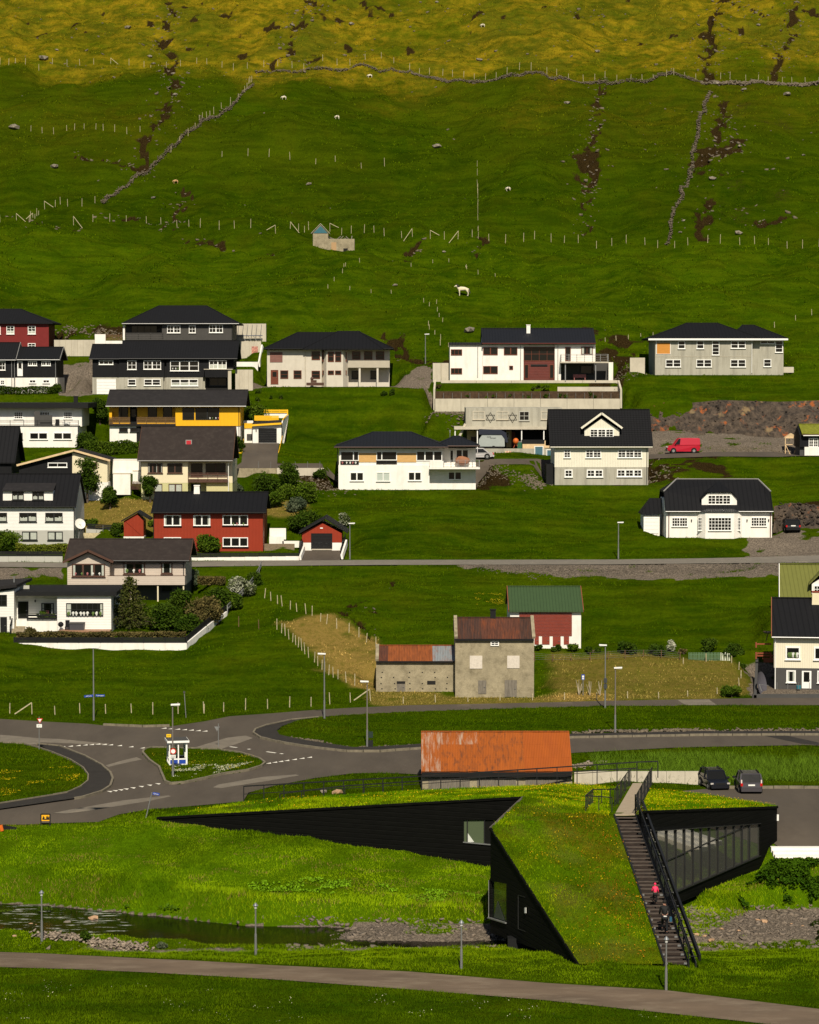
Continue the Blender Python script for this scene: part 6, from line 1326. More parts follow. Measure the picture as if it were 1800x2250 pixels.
                # cars
def loft(prof,inset=.08,drop=.05):
 """prof:(y,z,half width) round the side outline"""
 vs=[];n=len(prof);cy=sum(p[0] for p in prof)/n;cz=sum(p[1] for p in prof)/n
 for sgn,f in ((-1,0),(-1,1),(1,1),(1,0)):
  for y,z,w in prof:
   if f:vs.append((sgn*(w-inset),y,z))
   else:vs.append((sgn*w,y+(cy-y)*drop,z+(cz-z)*drop*1.6))
 fs=[]
 for r_ in range(3):
  for i in range(n):j=(i+1) % n;fs.append((r_*n+i,r_*n+j,(r_+1)*n+j,(r_+1)*n+i))
 fs.append(tuple(range(n)));fs.append(tuple(range(3*n,4*n))[::-1]);return vs,fs
def make_car(name,label,cat,loc,rz,L,W,H,kind,col,scale=1.0,plate_txt=None):
 r=empty(name,loc,label,cat,rz=rz);r.scale=(scale,)*3;ORG[r.name]=Vector();w=W/2;body=M('paint_%d' % int(col[0]*1e4+col[2]*1e6),col,.28,.03,1,spec=.5);bg_=.30;zs=H*(.56 if kind != 'van' else .55)
 def add(nm,prof,mat,par=r,**k):m_=MB();m_.add(*loft(prof,**k));return m_.build(nm,mat,par,False)
 if kind=='sedan':hood,A0,A1,C1,C0,tail=.40,.16,.02,-.20,-.36,-.47
 elif kind=='van':hood,A0,A1,C1,C0,tail=.42,.29,.15,-.47,-.49,-.495
 else:hood,A0,A1,C1,C0,tail=.42,.24,.08,-.36,-.455,-.49
 Yf=lambda t:t*L
 body_o=add('body',[(Yf(.5),bg_,w*.86),(Yf(.5),bg_+.25,w*.92),(Yf(hood+.04),zs*.86,w*.94),(Yf(A0),zs,w),(Yf(0),zs+.03,w),(Yf(C0),zs+.05,w),(Yf(tail),zs*.97,w*.95),(Yf(-.5),bg_+.3,w*.93),(Yf(-.495),bg_,w*.88),(Yf(-.36),.2,w*.97),(Yf(.36),.2,w*.97)],body)
 gh=add('cabin_glass',[(Yf(A0-.01),zs-.04,w*.93),(Yf(A1),H-.05,w*.78),(Yf(C1),H-.05,w*.78),(Yf(C0+.005),zs-.02,w*.92)],GLASS,inset=.06,drop=.0)
 add('roof',[(Yf(A1)+.06,H-.10,w*.82),(Yf(A1)-.05,H-.02,w*.80),(Yf((A1+C1)/2),H,w*.80),(Yf(C1)+.05,H-.02,w*.80),(Yf(C1)-.05,H-.10,w*.82)],body)
 for sx in (-1,1):
  m_=MB();a_=Vector((sx*w*.94,Yf(A0),zs));b_=Vector((sx*w*.80,Yf(A1),H-.06));m_.bar(a_,b_,.07);m_.build('pillar',body,r)
  m_=MB();m_.bar((sx*w*.94,Yf(C0),zs),(sx*w*.80,Yf(C1),H-.06),.12);m_.build('pillar',body,r)
  if kind != 'van':MB().bar((sx*w*.96,Yf(-.03),zs),(sx*w*.81,Yf(-.03),H-.05),.08).build('pillar',body,r)
  if kind=='van':m_=MB();m_.prism([(sx*w*.965,Yf(.12),zs-.02),(sx*w*.965,Yf(C0),zs-.02),(sx*w*.82,Yf(C1),H-.06),(sx*w*.82,Yf(.09),H-.06)],(-sx*.03,0,0)).build('side_panel',body,r)
  MB().ball((sx*(w+.1),Yf(A0-.04),zs+.08),.12,1.1,.6,.8,8,5).build('mirror',BLACK,r)
  for yy in (.31,-.31):
   t_=MB();t_.tube((sx*(w-.20),Yf(yy),.31),(sx*(w+.01),Yf(yy),.31),.31,n=18);ty_=t_.build('tyre',C('tyre',(.012,.012,.012),.9),r)
   t_=MB();t_.tube((sx*(w+.0),Yf(yy),.31),(sx*(w+.02),Yf(yy),.31),.18,n=12);t_.build('rim',METAL,ty_)
   t_=MB();t_.tube((sx*(w-.14),Yf(yy),.33),(sx*(w-.004),Yf(yy),.33),.37,n=18);t_.build('wheel_arch',BLACK,r)
  tl=MB();z_=zs*(.92 if kind != 'van' else .7)
  tl.box(sx*(w*.74),sx*(w*.93),Yf(-.485)-.06,Yf(-.47),z_-.14,z_+.08);tl.build('tail_light',C('lamp_red',(.45,.01,.01),.2),r)
  if kind=='mpv':MB().box(sx*(w*.80),sx*(w*.90),Yf(-.485),Yf(-.46),z_+.085,z_+.34).build('upper_light',C('lamp_pale',(.7,.6,.55),.2),r)
  MB().box(sx*(w*.66),sx*(w*.93),Yf(.475),Yf(.495),zs*.68,zs*.83).build('headlight',C('lamp_clear',(.45,.42,.38),.15),r)
 MB().box(-w*.88,w*.88,Yf(-.5)-.05,Yf(-.48),.28,.52).build('bumper',body if kind != 'van' else SLATE,r);MB().box(-w*.86,w*.86,Yf(.48),Yf(.5)+.05,.26,.5).build('bumper',body if kind != 'van' else SLATE,r)
 MB().box(-w*.45,w*.45,Yf(.495),Yf(.5)+.02,.53,.66).build('grille',BLACK,r)
 pz=.72 if kind != 'sedan' else .62
 pl=MB().box(-.26,.26,Yf(-.5)-.03,Yf(-.5)-.015,pz,pz+.12).build('number_plate',SWHITE,r)
 if kind in ('mpv','suv'):MB().bar((-w*.7,Yf(C1),H+.05),(-w*.7,Yf(A1),H+.05),.05).build('roof_rail',BLACK,r);MB().bar((w*.7,Yf(C1),H+.05),(w*.7,Yf(A1),H+.05),.05).build('roof_rail',BLACK,r)
 return r
def car_at(px,py,reg=FULL):q=ghit(*reg(px,py));return (q.x,q.y,G(q.x,q.y)+.02)
q=at(1654,1745.5,187.6);q.z=G(q.x,q.y)+.02;make_car('parked_car','grey people carrier seen from behind on the parking area','car',(q.x-.05,q.y+2.15,q.z),0,4.3,1.80,1.62,'mpv',(.055,.050,.055),.92)
q=at(1574,1738,190);q.z=G(q.x,q.y)+.02;make_car('parked_car','near-black hatchback facing the viewer behind the grass roof edge','car',(q.x,q.y+1.4,q.z),math.radians(188),3.9,1.62,1.45,'suv',(.008,.009,.013),.94)
q=ghit(1743,1172);make_car('parked_car','black car seen from behind on the gravel drive right of the white cottage','car',(q.x,q.y+2,G(q.x,q.y+.5)),0,4.3,1.80,1.48,'suv',(.008,.008,.009))
q=ghit(1502,997);make_car('parked_van','bright red panel van parked side-on below the rock face','van',(q.x,q.y+.6,G(q.x,q.y+.3)+.02),math.radians(91),4.25,1.75,1.95,'van',(.42,.012,.03))
q=ghit(1047,1013);make_car('parked_car','silver saloon half hidden behind the white hipped house','car',(q.x,q.y+.9,G(q.x,q.y+.5)+.02),math.radians(90),4.4,1.7,1.38,'sedan',(.45,.43,.42))
q0=rC2(410,400);q1=rC2(860,200);Yc=HWk.Y-2.0;a_=at(*rC2(412,400),Yc);b_=at(*rC2(858,196),Yc);zg=a_.z
cv=empty('camper_trailer',(a_.x,Yc,zg),'grey camper trailer with a dark blue canopy, in front of the workshop','trailer')
MB().prism([(a_.x,Yc,zg),(b_.x,Yc,zg),(b_.x-.05,Yc,b_.z-.35),(b_.x-.45,Yc,b_.z),(a_.x+.45,Yc,b_.z),(a_.x,Yc,zg+.9)],(0,1.7,0)).build('body',C('camper_grey',(.33,.36,.34),.45),cv)
cz=at(0,rC2(0,100)[1],Yc).z;MB().prism([(a_.x,Yc-.1,b_.z+.01),(a_.x,Yc-.1,cz),(b_.x-.5,Yc-.1,cz-.1),(b_.x+.15,Yc-.1,cz-.45),(b_.x+.45,Yc-.1,b_.z-1.0),(b_.x+.12,Yc-.1,b_.z-1.0),(b_.x-.02,Yc-.1,b_.z-.5),(b_.x-.4,Yc-.1,b_.z+.01)],(0,1.9,0)).build('canopy',C('navy_canvas',(.014,.018,.032),.5),cv)
text_part('lettering','super',.24,at(*rC2(585,232),Yc-.01)+Vector((0,-.01,0)),SBLACK,cv);text_part('lettering','Camper',.24,at(*rC2(655,254),Yc-.01)+Vector((0,-.01,0)),SBLACK,cv)
MB().box(a_.x+.2,b_.x-.1,Yc+.1,Yc+1.5,zg-.2,zg-.003).build('chassis',BLACK,cv);MB().tube((a_.x+1.9,Yc-.02,zg-.2),(a_.x+1.9,Yc+.2,zg-.2),.3,n=14).build('wheel',BLACK,cv)
q=at(*rC2(1048,425),Yc-.4);mx=empty('cement_mixer',q,'orange cement mixer beside the camper trailer','cement mixer');MB().ball((q.x,q.y,at(*rC2(0,305),Yc).z),.38,1,1,1.05,10,7).build('drum',C('mixer_orange',(.55,.12,.015),.6),mx)
m_=MB();tz=at(*rC2(0,330),Yc).z;m_.bar((q.x-.3,q.y,q.z),(q.x,q.y,tz),.07).bar((q.x+.3,q.y,q.z),(q.x,q.y,tz),.07).build('stand',C('mixer_red',(.35,.06,.02)),mx)
q=at(*rC2(1112,425),Yc-.5);bn=empty('wheelie_bin',q,'green bin between the orange mixer and a white post','bin');tz=at(*rC2(0,325),Yc).z;MB().box(q.x-.28,q.x+.28,q.y,q.y+.5,q.z-.1,tz).build('bin_body',C('bin_green2',(.02,.10,.05)),bn);MB().box(q.x-.3,q.x+.3,q.y-.03,q.y+.53,tz+.002,tz+.1).build('lid',METAL,bn)
for x0,y0,x1,y1,lb in ((1368,392,1524,604,'tall white framed window unit with blue film leaning on the wall'),(1575,450,1690,612,'smaller white framed window unit leaning behind the cream house corner')):
 Yw=HWk.Y-3.45;a_=at(*rC2(x0,y0),Yw);b_=at(*rC2(x1,y1),Yw);r=empty('spare_window',(a_.x,Yw,b_.z),lb,'window');f=MB();t=.1
 f.box(a_.x,b_.x,Yw,Yw+.1,a_.z-t,a_.z).box(a_.x,b_.x,Yw,Yw+.1,b_.z,b_.z+t).box(a_.x,a_.x+t,Yw,Yw+.1,b_.z+t,a_.z-t).box(b_.x-t,b_.x,Yw,Yw+.1,b_.z+t,a_.z-t).build('frame',WFRAME,r)
 MB().box(a_.x+t,b_.x-t,Yw+.04,Yw+.06,b_.z+t,a_.z-t).build('pane',GLASSB,r)
Yw=HWk.Y-3.5;a_=at(*rC2(832,478),Yw);b_=at(*rC2(968,632),Yw);r=empty('insulation_stack',(a_.x,Yw,b_.z),'pink and yellow striped insulation boards against the concrete wall','building material')
for k in range(5):MB().box(a_.x+(b_.x-a_.x)*k/5,a_.x+(b_.x-a_.x)*(k+.95)/5,Yw,Yw+.08,b_.z,a_.z-(0 if k else .35)).build('board',C('pink_foam',(.6,.3,.22)) if k % 2==0 else C('cream_foam',(.7,.52,.33)),r)
r=empty('timber_pile',at(*rC2(1110,640),Yw),'low pile of yellow boards on the road by the concrete wall','building material')
for k in range(4):q=at(*rC2(1060+25*k,640),Yw-.2);MB().box(q.x,q.x+.16,Yw-.3,Yw-.1,q.z,q.z+.2+.1*(k % 2)).build('board',PALEW,r)
Yp=ghit(*rF2(980,1215)).y;P_=lambda x,y,o=0:at(*rF2(x,y),Yp+o);r=empty('playhouse',P_(980,1215),'small open timber frame with a pointed roof panel, left of the turf-roofed house','playhouse');
for x in (812,1150):
 for o in (0,1.1):MB().bar(P_(x,1215 if x==812 else 960,o),P_(x,765,o),.1).build('post',PALEW,r)
MB().bar(P_(812,765),P_(1150,765),.12).build('beam',PALEW,r);MB().bar(P_(812,945),P_(1150,945),.1).build('beam',PALEW,r);MB().bar(P_(820,960),P_(945,1215),.08).bar(P_(1140,960),P_(1050,1190),.08).build('brace',PALEW,r)
MB().prism([P_(800,760),P_(1160,760),P_(980,640)],(0,1.2,0)).build('roof_panel',PALEW,r)
                # satellite dishes
def dish(name,label,c,R_,tilt,az,base,mat):
 r=empty(name,base,label,'satellite dish');M_=Matrix.Translation(c) @ Matrix.Rotation(az,4,'Z') @ Matrix.Rotation(tilt,4,'X');vs=[];fs=[];n=20
 for k,(rr,dp) in enumerate(((0,.0),(.5,.06),(1,.25))):
  if k==0:vs.append(M_ @ Vector((0,0,0)))
  else:vs += [M_ @ Vector((rr*R_*math.cos(2*math.pi*i/n),-dp*R_,rr*R_*math.sin(2*math.pi*i/n))) for i in range(n)]
 for i in range(n):fs.append((0,1+i,1+(i+1) % n));fs.append((1+i,1+n+i,1+n+(i+1) % n,1+(i+1) % n))
 d=MB();d.add(vs,fs);do=d.build('dish',mat,r,True);MB().tube(base,c,.06).build('mast',METAL,r);MB().bar(c,M_ @ Vector((0,-R_*.8,-.2)),.03).build('feed_arm',METAL,r)
hW3=[o for o in bpy.data.objects if o.get('label','').startswith('white boarded house')][0]
Yd=hW3.location.y+1.0;c_=at(*rB(672,812),Yd);dish('satellite_dish','white satellite dish on a mast at the corner of the white boarded house',c_,.62,math.radians(-25),math.radians(28),at(*rB(662,930),Yd),C('dish_white',(.7,.68,.6),.5))
c_=at(*rB2(170,1820),HR.Y-1.2);dish('satellite_dish','large dark satellite dish seen edge-on left of the cream and grey house',c_,1.15,math.radians(-10),math.radians(62),at(*rB2(200,1905),HR.Y-1.2),C('dish_grey',(.09,.085,.10),.6))
                # people (skin modifier bodies)
def person(label,foot,Hh,cloth,legs,hair,pose=0,extra=None):
 s=Hh/1.75;r=empty('person',foot,label,'person');f=Vector(foot)
 def sk(name,pts,edges,rad,mat,root=0):
  me=bpy.data.meshes.new(name);me.from_pydata([tuple(Vector(p)*s) for p in pts],edges,[]);o=bpy.data.objects.new(name,me);COL.objects.link(o);o.parent=r
  md=o.modifiers.new('Skin','SKIN');md.use_smooth_shade=True
  lay=me.skin_vertices[0].data if me.skin_vertices else None
  for i,rr in enumerate(rad):lay[i].radius=(rr*s,rr*s)
  lay[root].use_root=True
  sb=o.modifiers.new('Sub','SUBSURF');sb.levels=1;sb.render_levels=1;me.materials.append(mat);return o
 return r,s,sk
def build_person(label,foot,Hh,cloth,trouser,hairc,bag=None,band=None,lean=.16):
 s=Hh/1.75;r=empty('person',foot,label,'person')
 J=dict(pelvis=(0,0,.95),spine=(0,lean*.4,1.15),chest=(0,lean*.8,1.36),neck=(0,lean*1.05,1.50),head0=(0,lean*1.2,1.60),head1=(0,lean*1.35,1.70),
  lh=(-.10,0,.90),rh=(.10,0,.90),lk=(-.12,.18,.56),rk=(.11,-.02,.50),la=(-.12,.20,.26),ra=(.11,-.12,.10),lt=(-.12,.36,.19),rt=(.11,.02,.03),
  ls=(-.19,lean,1.42),rs=(.19,lean,1.42),le=(-.27,lean+.02,1.15),re=(.27,lean-.04,1.14),lw=(-.26,lean+.22,1.0),rw=(.29,lean+.10,.92),lf=(-.26,lean+.28,.97),rf=(.29,lean+.15,.86))
 R=dict(pelvis=.155,spine=.14,chest=.165,neck=.06,head0=.088,head1=.10,lh=.10,rh=.10,lk=.072,rk=.072,la=.048,ra=.048,lt=.045,rt=.045,ls=.075,rs=.075,le=.055,re=.055,lw=.036,rw=.036,lf=.036,rf=.036)
 ks=list(J);E_=[('pelvis','spine'),('spine','chest'),('chest','neck'),('neck','head0'),('head0','head1'),('pelvis','lh'),('pelvis','rh'),('lh','lk'),('rh','rk'),('lk','la'),('rk','ra'),('la','lt'),('ra','rt'),('chest','ls'),('chest','rs'),('ls','le'),('rs','re'),('le','lw'),('re','rw'),('lw','lf'),('rw','rf')]
 def chain(name,keys,edges,scale_,mat,root):
  ii={k:i for i,k in enumerate(keys)};me=bpy.data.meshes.new(name);me.from_pydata([tuple(Vector(J[k])*s) for k in keys],[(ii[a_],ii[b_]) for a_,b_ in edges if a_ in ii and b_ in ii],[]);o=bpy.data.objects.new(name,me);COL.objects.link(o);o.parent=r
  md=o.modifiers.new('Skin','SKIN');md.use_smooth_shade=True
  if not me.skin_vertices:me.attributes
  lay=me.skin_vertices[0].data
  for k in keys:rr=R[k]*scale_*s;lay[ii[k]].radius=(rr,rr)
  lay[ii[root]].use_root=True
  sb=o.modifiers.new('Sub','SUBSURF');sb.levels=1;sb.render_levels=1;me.materials.append(mat)
 chain('body',ks,E_,1.0,C('skin',(.35,.18,.12),.6),'pelvis')
 chain('trousers',['pelvis','lh','rh','lk','rk','la','ra'],E_,1.12,trouser,'pelvis')
 chain('jacket',['pelvis','spine','chest','neck','ls','rs','le','re','lw','rw'],E_,1.15,cloth,'chest')
 m_=MB();h1=Vector(J['head1'])*s;m_.ball((h1.x,h1.y-.02*s,h1.z+.005*s),.118*s,1,1.05,1.05,10,7);me=m_.build('hair',hairc,None,True);me.parent=r
 for k in ('lt','rt'):
  c_=Vector(J[k])*s;m_=MB().box(c_.x-.05*s,c_.x+.05*s,c_.y-.16*s,c_.y+.1*s,c_.z-.04*s,c_.z+.06*s);o=m_.build('shoe',BLACK,None);o.parent=r
 for k in ('lf','rf'):# five short bent fingers on each hand
  c_=Vector(J[k])*s;m_=MB()
  for q_ in range(4):m_.tube(c_+Vector(((q_-1.5)*.02,.0,0))*s,c_+Vector(((q_-1.5)*.022,.05,-.02))*s,.009*s,n=5)
  m_.tube(c_,c_+Vector((-.04 if k=='rf' else .04,.03,.01))*s,.010*s,n=5);o=m_.build('fingers',C('skin',(.35,.18,.12),.6),None);o.parent=r;o['kind']='stuff'
 if band:m_=MB();m_.tube((0,.015*s,.93*s),(0,.02*s,.975*s),.195*s,.195*s,14);o=m_.build('waist_band',band,None);o.parent=r
 if bag:m_=MB().box(.27*s,.40*s,lean*s-.1,lean*s+.2,.62*s,.86*s);o=m_.build('bag',bag,None);o.parent=r
 return r
def stair_pt(px,py):
 a_,b_=ray(px,py);best=None
 for i in range(400):
  t=i/400;l=hS1.lerp(hE2,t)
  if ZC+b_*l.y>=l.z:pass
  z=ZC+b_*l.y
  if best is None or abs(z-l.z)<best[0]:best=(abs(z-l.z),Vector((a_*l.y,l.y,l.z+.09)))
 return best[1]
build_person('child in a pink hooded jacket and dark trousers climbing the stair',stair_pt(1440,1990),1.12,C('pink_jacket',(.75,.03,.10),.7),BLACK,C('pink_jacket',(.75,.03,.10),.7))
build_person('adult in black with a white waist band and blue bag, climbing the stair',stair_pt(1461,2054),1.72,BLACK,C('black_trousers',(.008,.008,.009)),C('dark_hair',(.012,.009,.007),.8),C('blue_bag',(.02,.09,.15)),SWHITE)
                # horse
def animal(name,label,cat,px,py,L,mat,mane=None,rz=0.0,reg=FULL,group=None,down=False):
 q=ghit(*reg(px,py));r=empty(name,(q.x,q.y,G(q.x,q.y)),label,cat,group,rz=rz);s=L/2.0
 J=dict(pel=(.62,0,1.12),mid=(0,0,1.05),ch=(-.55,0,1.10),nk=(-.80,0,1.34),pl=(-1.02,0,1.58),mz=(-1.30,0,1.36),tl=(.80,0,1.08),t2=(.90,0,.60),
  a1=(-.55,-.17,.72),a2=(-.53,-.17,.38),a3=(-.56,-.17,.03),b1=(-.50,.17,.72),b2=(-.52,.17,.38),b3=(-.50,.17,.03),c1=(.60,-.18,.80),c2=(.74,-.18,.45),c3=(.68,-.18,.03),d1=(.55,.18,.80),d2=(.66,.18,.45),d3=(.60,.18,.03))
 R=dict(pel=.30,mid=.31,ch=.29,nk=.17,pl=.13,mz=.085,tl=.07,t2=.05,a1=.11,a2=.07,a3=.06,b1=.11,b2=.07,b3=.06,c1=.15,c2=.075,c3=.06,d1=.15,d2=.075,d3=.06)
 if down:
  J.update(pl=(-.98,0,.92),mz=(-1.12,0,.55),nk=(-.80,0,1.1));R.update(pel=.36,mid=.38,ch=.34)
 E_=[('pel','mid'),('mid','ch'),('ch','nk'),('nk','pl'),('pl','mz'),('pel','tl'),('tl','t2'),('ch','a1'),('a1','a2'),('a2','a3'),('ch','b1'),('b1','b2'),('b2','b3'),('pel','c1'),('c1','c2'),('c2','c3'),('pel','d1'),('d1','d2'),('d2','d3')]
 ks=list(J);me=bpy.data.meshes.new('body');me.from_pydata([tuple(Vector(J[k])*s) for k in ks],[(ks.index(a_),ks.index(b_)) for a_,b_ in E_],[]);o=bpy.data.objects.new('body',me);COL.objects.link(o);o.parent=r
 o.modifiers.new('Skin','SKIN').use_smooth_shade=True
 for k in ks:me.skin_vertices[0].data[ks.index(k)].radius=(R[k]*s,R[k]*s)
 me.skin_vertices[0].data[1].use_root=True;sb=o.modifiers.new('Sub','SUBSURF');sb.levels=sb.render_levels=1;me.materials.append(mat)
 for sy in (-.06,.06):m_=MB().tube(Vector((-1.0 if not down else -.95,sy,1.68 if not down else 1.0))*s,Vector((-1.0 if not down else -.93,sy*1.3,1.82 if not down else 1.08))*s,.04*s,.01*s,5);e=m_.build('ear',mane or mat,None);e.parent=r
 if mane:
  m_=MB().prism([Vector((-.42,-.16,1.42))*s,Vector((-.96,-.16,1.84))*s,Vector((-.90,-.16,1.38))*s,Vector((-.66,-.16,.95))*s],Vector((0,.32,0))*s);e=m_.build('mane',mane,None);e.parent=r
  m_=MB().tube(Vector((.84,0,1.12))*s,Vector((.98,0,.45))*s,.06*s,.10*s,6);e=m_.build('tail',mane,None);e.parent=r
 return r
animal('horse','pale cream horse with a dark mane and tail standing on the hillside','horse',1018,651,2.1,C('cream_coat',(.62,.55,.38),.8),C('dark_mane',(.03,.025,.02),.9))
WOOL=C('wool',(.62,.56,.42),.95)
for x,y,lb,c_ in ((624,219,'white sheep grazing high on the left half of the slope',WOOL),(741,262,'white sheep below the long stone wall, right of two rocks',WOOL),(386,404,'tan sheep low on the slope left of the big boulder',C('tan_wool',(.45,.27,.12),.95)),(813,171,'white sheep close under the long stone wall',WOOL),(1117,420,'pale sheep alone in the middle of the big meadow',WOOL),(1061,60,'pale sheep high on the olive slope',WOOL)):
 animal('sheep',lb,'sheep',x,y,1.05,c_,None,rz=random.uniform(-.5,.5),group='sheep on the slope',down=True)
                # garden walls and fences
def fence_line(name,label,bases,n,h,mat_post,wires=2,t=.09,lean=.06,group='wire fences',hjit=.15,cat='fence',wire=False,jit=.3,braces=()):
 """bases:measured ground points;posts spread evenly along them"""
 P_=[ghit(*b_) for b_ in bases];seg=[0]
 for i in range(len(P_)-1):seg.append(seg[-1]+(P_[i+1]-P_[i]).length)
 r=empty(name,P_[0],label,cat,group);tops=[]
 for k in range(n):
  d_=seg[-1]*(k+(random.uniform(-jit,jit)*.5 if 0<k<n-1 else 0))/max(1,n-1);d_=min(max(d_,0),seg[-1]);i=0
  while i<len(P_)-2 and seg[i+1]<d_:i += 1
  q=P_[i].lerp(P_[i+1],(d_-seg[i])/max(1e-6,seg[i+1]-seg[i]));z=G(q.x,q.y);hh_=h*(1+random.uniform(-hjit,hjit))
  tp=Vector((q.x+random.uniform(-lean,lean)*hh_,q.y+random.uniform(-lean,lean)*hh_,z+hh_));MB().tube((q.x,q.y,z-.15),tp,t/2,t/2*.9,5).build('post',mat_post,r);tops.append((Vector((q.x,q.y,z)),tp))
  if k in braces:
   sx=1 if braces[k]>0 else -1;MB().bar((q.x+sx*1.5,q.y,G(q.x+sx*1.5,q.y)+.05),tp,.09).build('brace',mat_post,r)
 if wire:
  for w in range(wires):
   m_=MB();f=(w+1)/(wires+.3)
   for i in range(len(tops)-1):
    m_.bar(tops[i][0].lerp(tops[i][1],f),tops[i+1][0].lerp(tops[i+1][1],f),.012)
   m_.build('wire',METAL,r)
 return r
rr_=lambda pts,reg:[reg(*p) for p in pts]
fence_line('pasture_fence','pasture fence of pale stakes above the long stone wall, left part',rr_([(0,272),(100,270),(350,272),(600,276),(700,285)],rR),15,1.25,POSTW,braces={9:1})
fence_line('pasture_fence','pasture fence of pale stakes crossing the first gully',rr_([(760,278),(860,272),(940,285),(1000,298),(1150,290),(1240,288),(1725,288)],rR),17,1.25,POSTW)
fence_line('pasture_fence','pasture fence of pale stakes along the top of the long stone wall, right part',rr_([(0,300),(150,318),(400,318),(600,318),(800,332),(1050,338),(1220,342),(1400,346),(1600,350),(1725,352)],rS),36,1.3,POSTW)
fence_line('pasture_fence','short row of stakes in the left meadow',rr_([(130,552),(260,552),(450,552),(590,555)],rR),11,1.2,POSTW)
fence_line('pasture_fence','row of brown stakes beside the slanting stone wall',rr_([(1060,345),(1035,385),(960,445),(900,480),(820,550),(770,590),(720,640)],rR),17,1.3,POSTW)
fence_line('pasture_fence','fence corner of stakes with diagonal braces at the lower left of the meadow',rr_([(0,935),(120,940),(165,905),(225,870),(270,872),(340,870),(400,855)],rR),14,1.3,POSTW,braces={1:1,4:-1,8:1})
fence_line('pasture_fence','line of stakes with braces at the foot of the meadow, left of the ruin',rr_([(310,948),(520,932),(600,935),(700,942),(850,960),(980,962),(1050,962),(1240,966),(1300,968)],rR),17,1.35,POSTW,braces={0:1,12:-1,13:1})
fence_line('pasture_fence','line of stakes with braces at the foot of the meadow, right of the ruin',rr_([(1390,975),(1500,985),(1600,990),(1725,1000)],rR)+rr_([(150,1008),(220,1008),(290,1005),(500,1012),(700,1022),(950,1027),(1200,1032),(1725,1038)],rS),34,1.3,POSTW,braces={0:1,7:-1,8:1,10:-1})
fence_line('pasture_fence','sparse faint stakes in the middle of the big meadow',rr_([(935,660),(1080,668),(1210,668),(1340,690),(1470,698),(1620,700)],rR),8,1.3,POSTW,hjit=.3)
fence_line('pasture_fence','upright line of thin stakes dividing the big meadow',rr_([(285,700),(287,800),(288,900),(290,1005)],rS),14,1.1,POSTW,t=.06)
for i,(pts,n,lb) in enumerate(([[(835,335),(747,357),(725,410),(683,445),(647,482),(622,500),(765,508),(936,527),(1035,530)],9,'loose zigzag of white stakes on the slope right of the ruin'],[[(1160,362),(1304,335),(1403,335),(1503,340),(1511,380),(1500,407),(1559,418),(1692,424)],8,'loose white stakes above the horse'],[[(1240,587),(1284,623),(1320,595),(1327,657),(1342,685),(1359,710)],6,'loose white stakes left of the horse track'])):
 fence_line('stake_row',lb,rr_(pts,rT),n,.62,POSTW,t=.08,wire=False,jit=0)
fence_line('stake_row','loose white stakes above the modern white house',rr_([(5,85),(15,125),(40,145),(98,170),(92,245),(155,245)],rH),6,.75,POSTW,wire=False,jit=0)
fence_line('stake_row','loose stakes above the unpainted concrete house',rr_([(1320,205),(1430,190),(1485,185),(1510,190),(1675,165)],rH),5,.65,POSTW,wire=False,jit=0)
fence_line('stake_row','three white stakes on the slope at the right edge',rr_([(1350,152),(1512,95),(1664,47)],rI),3,.8,POSTW,wire=False,jit=0)
fence_line('field_fence','row of stakes along the road edge on the left, below the garden',rr_([(82,490),(408,505),(585,495),(760,488),(946,487),(1125,487),(1307,500),(1498,493),(1718,490)],rN),9,.92,POSTW,jit=0,braces={1:-1})
fence_line('field_fence','row of stakes along the upper road towards the old byre',rr_([(167,992),(335,978),(503,968),(612,960),(788,948),(955,945),(1120,924),(1280,910),(1430,898)],rO),9,.95,POSTW,jit=0,lean=.12,braces={8:-1})
fence_line('field_fence','close row of stakes on the left side of the straw field',rr_([(720,357),(780,400),(860,470),(930,540),(1010,610),(1060,660),(1110,700),(1160,727),(1250,760),(1310,782)],rO),19,1.05,POSTW,lean=.08)
fence_line('field_fence','row of stakes above the straw field',rr_([(625,118),(720,160),(820,203),(920,235),(1040,287),(1090,313),(1160,345),(1245,375),(1305,392),(1365,430),(1408,460),(1470,490)],rO),15,.95,POSTW,lean=.12)
fence_line('field_fence','three rust brown stakes in the field below the garden corner',rr_([(275,325),(421,335),(583,355)],rO),3,1.05,POSTB,jit=0)
fence_line('field_fence','white stakes in front of the old concrete house and the dry field',rr_([(333,960),(604,950),(791,947),(1060,935),(1258,937),(1488,932),(1690,935)],rL)+rr_([(380,1150),(548,1157),(745,1137),(953,1120)],rM),11,.62,POSTW,jit=0)
fence_line('field_fence','posts with green wire netting in front of the hedge right of the old house',rr_([(1240,668),(1283,670),(1416,668),(1550,665),(1680,657)],rL)+rr_([(203,860),(351,845),(584,855),(670,862)],rM),9,.75,POSTB,jit=0,wires=4,wire=True)
fence_line('field_fence','leaning white stakes at the right side of the dry field',rr_([(695,893),(915,873),(1100,893),(1121,950),(1137,1015),(1120,1060)],rM),6,.7,POSTW,jit=0,lean=.12,wires=1)
r=empty('picket_fence',ghit(*rM(860,868)),'pale green wooden picket fence at the back of the dry field','fence')
Yq=ghit(*rM(860,868)).y
for k in range(32):
 x=740+k*10;q0=at(*rM(x,866),Yq);q1=at(*rM(x+random.uniform(-2,2)+(k>24)*random.uniform(-8,8),806+(k>24)*random.uniform(-5,12)),Yq);MB().bar(q0-Vector((0,0,.2)),q1,.07,.03).build('picket',C('picket_green',(.10,.17,.09)) if k<24 else C('picket_white',(.55,.58,.45)),r)
for yy in (822,850):MB().bar(at(*rM(738,yy),Yq+.05),at(*rM(1052,yy),Yq+.05),.08,.03).build('rail',C('picket_green',(.10,.17,.09)),r)
